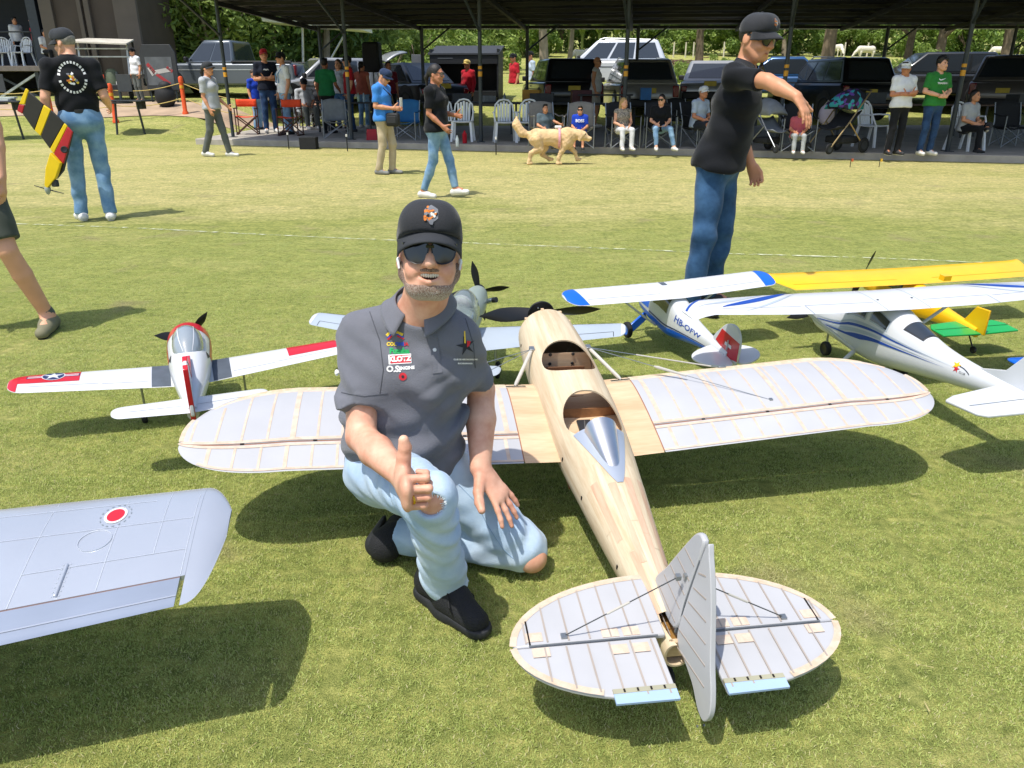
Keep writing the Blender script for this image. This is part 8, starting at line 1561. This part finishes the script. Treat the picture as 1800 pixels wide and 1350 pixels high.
car('dark saloon behind the man in blue tee', carat(712, 26.4), 40, carpaint('charcoal', '#2a2e31'), 'sedan', 4.4, .88, 1.46)
# white awning beams beyond the shelter
aw = thing('white_awning', 'white awning roof sticking out behind the shelter at left', 'awning', D(540, 40, 29.5), 0); a_, b2 = D(462, 31, 29.5) - aw.location, D(640, 47, 29.5) - aw.location
MB().prism([a_, a_ + vec(0, .1, -.12), b2 + vec(0, .1, -.12), b2], (0, -.2, 0), (0, 1.6, 0)).build('awning_sheet', mat('awning_white', '#cdd2d2', .5), aw); MB().tube([vec(-.3, .5, -.1), vec(-.55, .5, -3.2)], .045, 8).build('awning_pole', SILV, aw); MB().tube([vec(1.2, .5, -.3), vec(.3, .5, -1.6)], .035, 8).build('awning_stay', SILV, aw)

# ================================================================== left side: bollards, ropes, stands, tool cart, banner
ORM = mat('orange_bollard', '#d9521a', .6, var=.12); BOL = MB().lathe([(.085, 0), (.085, .06), (.06, .1), (.055, .85), (.065, .86), (.065, .98), (.045, 1.02), (0, 1.03)], n=16).mesh('post'); BBAND = MB().lathe([(.058, .70), (.0605, .702), (.0605, .78), (.058, .782)], n=16).mesh('band')
bpos = []
for px, py, top, lb in ((327, 205, 152, 'orange bollard standing alone left of the grey pickup'), (448, 200, 150, 'orange bollard behind the orange director chair'), (90, 196, 140, 'orange bollard behind the shoulder of the man holding the plane'), (203, 210, 158, 'orange bollard behind the black display stand'), (-60, 205, 150, 'orange bollard at the left edge')):
    y = 23.5 if px > 250 else 22.6; x = D(px, py, y).x; p = Vector((x, y, terrain(x, y))); t = thing('bollard', lb, 'bollard', p, 0, 'orange bollards'); link('post', BOL, ORM, t); link('band', BBAND, YEL, t); bpos.append(p)
ROPE = mat('yellow_rope', '#c9b06a', .8); o_ = sorted(bpos, key=lambda p: p.x)
for i, (a, b) in enumerate(zip(o_[:-1], o_[1:])):
    for h in (.45, .85):
        pts = [a.lerp(b, k / 8) + vec(0, 0, h - .10 * math.sin(math.pi * k / 8)) for k in range(9)]; ob = MB().tube(pts, .012, 6).build('rope', ROPE); tag(ob, ('upper' if h > .5 else 'lower') + ' yellow rope in the ' + ORD[i] + ' gap between bollards from the left', 'rope', 'yellow ropes between bollards')
def stand(label, px, py, rot):
    t = thing('display_stand', label, 'stand', G(px, py), R(rot), 'black display stands'); MB().box((0, 0, .92), (1.15, .62, .04)).build('top', TABM, t, bevel=.008); MB().lathe([(0, .86), (.34, .86), (.34, .89), (0, .89)], (-.1, -.25, 0), n=24).build('round_tray', TABM, t)
    for sx in (-1, 1): MB().tube([(sx * .3, -.1, .9), (sx * .34 + .02, -.14 + .1 * sx, -.01)], .028, 8).build('leg', POSTM, t)
    MB().box((-.25, .1, 1.28), (.06, .04, .7)).build('upright', POSTM, t); MB().box((-.06, .06, 1.35), (.40, .03, .42)).build('sign_board', mat('sign_charcoal', '#3a3d40', .7), t, bevel=.004); MB().box((.35, .0, .82), (.16, .2, .2)).build('box', TABM, t, bevel=.01)
stand('black display stand with round tray right of the man holding the plane', 236, 242, -8); stand('black display stand at the left edge behind the carried plane', 18, 246, 4)
item('paper_pile', 'pile of pale papers on the left display stand', 'papers', G(20, 246) + vec(0, 0, .96), MB().box((0, 0, 0), (.5, .35, .05)).box((.1, .05, .05), (.4, .3, .04), .3), mat('paper_pale', '#b8bfbb', .8))
yc = 25.6; cart = thing('tool_cart', 'black tool cart under a pale flip-up lid beside the pavilion', 'cart', TP(190, yc), R(4)); Wc = 1.55
def cz(py): return D(190, py, yc).z - cart.location.z
MB().box((0, 0, cz(150) / 2 + .15), (Wc, .8, cz(150) - .25)).build('cabinet', KP, cart, bevel=.02); MB().prism([vec(-Wc / 2 - .2, -.55, cz(76)), vec(Wc / 2 + .1, -.55, cz(80)), vec(Wc / 2 - .05, .5, cz(70)), vec(-Wc / 2 + .1, .5, cz(68))], (0, 0, 0), (0, 0, .04)).build('lid', mat('lid_pale', '#c2bdb0', .6, var=.2, vs=3), cart)
for sx in (-1, 1): MB().bar((sx * (Wc / 2 - .06), -.3, cz(150)), (sx * (Wc / 2 - .06), -.1, cz(76)), .05).build('lid_strut', SILV, cart); MB().bar((sx * (Wc / 2 - .06), .36, 0), (sx * (Wc / 2 - .06), .36, cz(72)), .05).build('frame_post', KP, cart); wheel(cart, (sx * .6, -.1, .16), .16, .06, DGREY)
MB().bar((-Wc / 2, -.2, cz(100)), (Wc / 2, -.2, cz(100)), .035).build('rail', SILV, cart); MB().bar((-Wc / 2, -.2, cz(86)), (Wc / 2, -.2, cz(86)), .035).build('rail', SILV, cart); MB().box((-.25, -.41, cz(138)), (.5, .02, .22)).build('orange_panel', REDC, cart, bevel=.005)
item('extinguisher', 'red fire extinguisher standing on the tool cart', 'extinguisher', cart.location + vec(-.35, -.1, cz(150) + .02), MB().lathe([(0, 0), (.09, 0), (.09, .42), (.05, .5), (.03, .52), (.03, .6), (0, .6)], n=14), REDT); item('watering_can', 'olive container standing on the tool cart', 'container', cart.location + vec(.15, -.15, cz(150) + .02), MB().lathe([(0, 0), (.2, 0), (.18, .35), (.1, .45), (0, .46)], n=14), mat('olive_plastic', '#4f5a45', .6))
for k in range(4): item('white_box', ORD[k] + ' small white box from the left on the tool cart', 'box', cart.location + vec(.35 + .1 * k, -.25, cz(150) + .06), MB().box((0, 0, 0), (.08, .1, .1)), WSH, 'white boxes on the tool cart')
yb2 = 25.0; bn = thing('banner_panel', 'dark banner panel printed with a red aeroplane beside the tool cart', 'banner', Vector((D(281, 120, yb2).x, yb2, terrain(D(281, 120, yb2).x, yb2))), R(-6))
def bz(py): return D(281, py, yb2).z - bn.location.z
wb = (D(313, 120, yb2).x - D(246, 120, yb2).x) / 2; poly = [vec(-wb * .82, 0, bz(160)), vec(wb, 0, bz(158)), vec(wb * .95, 0, bz(92)), vec(wb * .72, 0, bz(78)), vec(-wb * .78, 0, bz(78)), vec(-wb * .98, 0, bz(92))]
MB().prism(poly, (0, -.03, 0), (0, .03, 0)).build('panel', mat('banner_charcoal', '#2b2e31', .6, var=.1), bn, bevel=.01); MB().box((.0, -.035, (bz(100) + bz(150)) / 2), (wb * 1.45, .006, bz(100) - bz(150))).build('poster', mat('poster_grey', '#565a5e', .5, var=.35, vs=3), bn)
PR = mat('print_red', '#9c2f34', .6); PW = mat('print_pale', '#b5b2ae', .6)
for nm, a, b, w_, m_ in (('printed_wing', (-.45, 112), (-.2, 128), .10, PR), ('printed_fuselage', (-.3, 128), (.45, 122), .12, PW), ('printed_tail', (.3, 118), (.5, 126), .08, PR), ('printed_wing', (-.15, 130), (.35, 148), .09, PR), ('printed_nose', (-.4, 118), (-.25, 132), .12, PW)): MB().bar((a[0] * wb * 1.4, -.041, bz(a[1])), (b[0] * wb * 1.4, -.041, bz(b[1])), .004, w_).build(nm, m_, bn)
for sx in (-1, 1): MB().bar((sx * wb * .7, .02, 0), (sx * wb * .8, .02, bz(90)), .04).build('support', POSTM, bn)
c = Clay(); c.egg((0, 0, .3), (.3, .25, .34), .05); c.egg((.05, -.05, .6), (.18, .16, .12), .06); o = c.build('sack', .04, mat('black_sack', '#16181a', .7, bump=.4), None); o.location = TP(283, 24.4) + vec(-.0, 0, 0); tag(o, 'black refuse sack in front of the banner panel', 'sack')
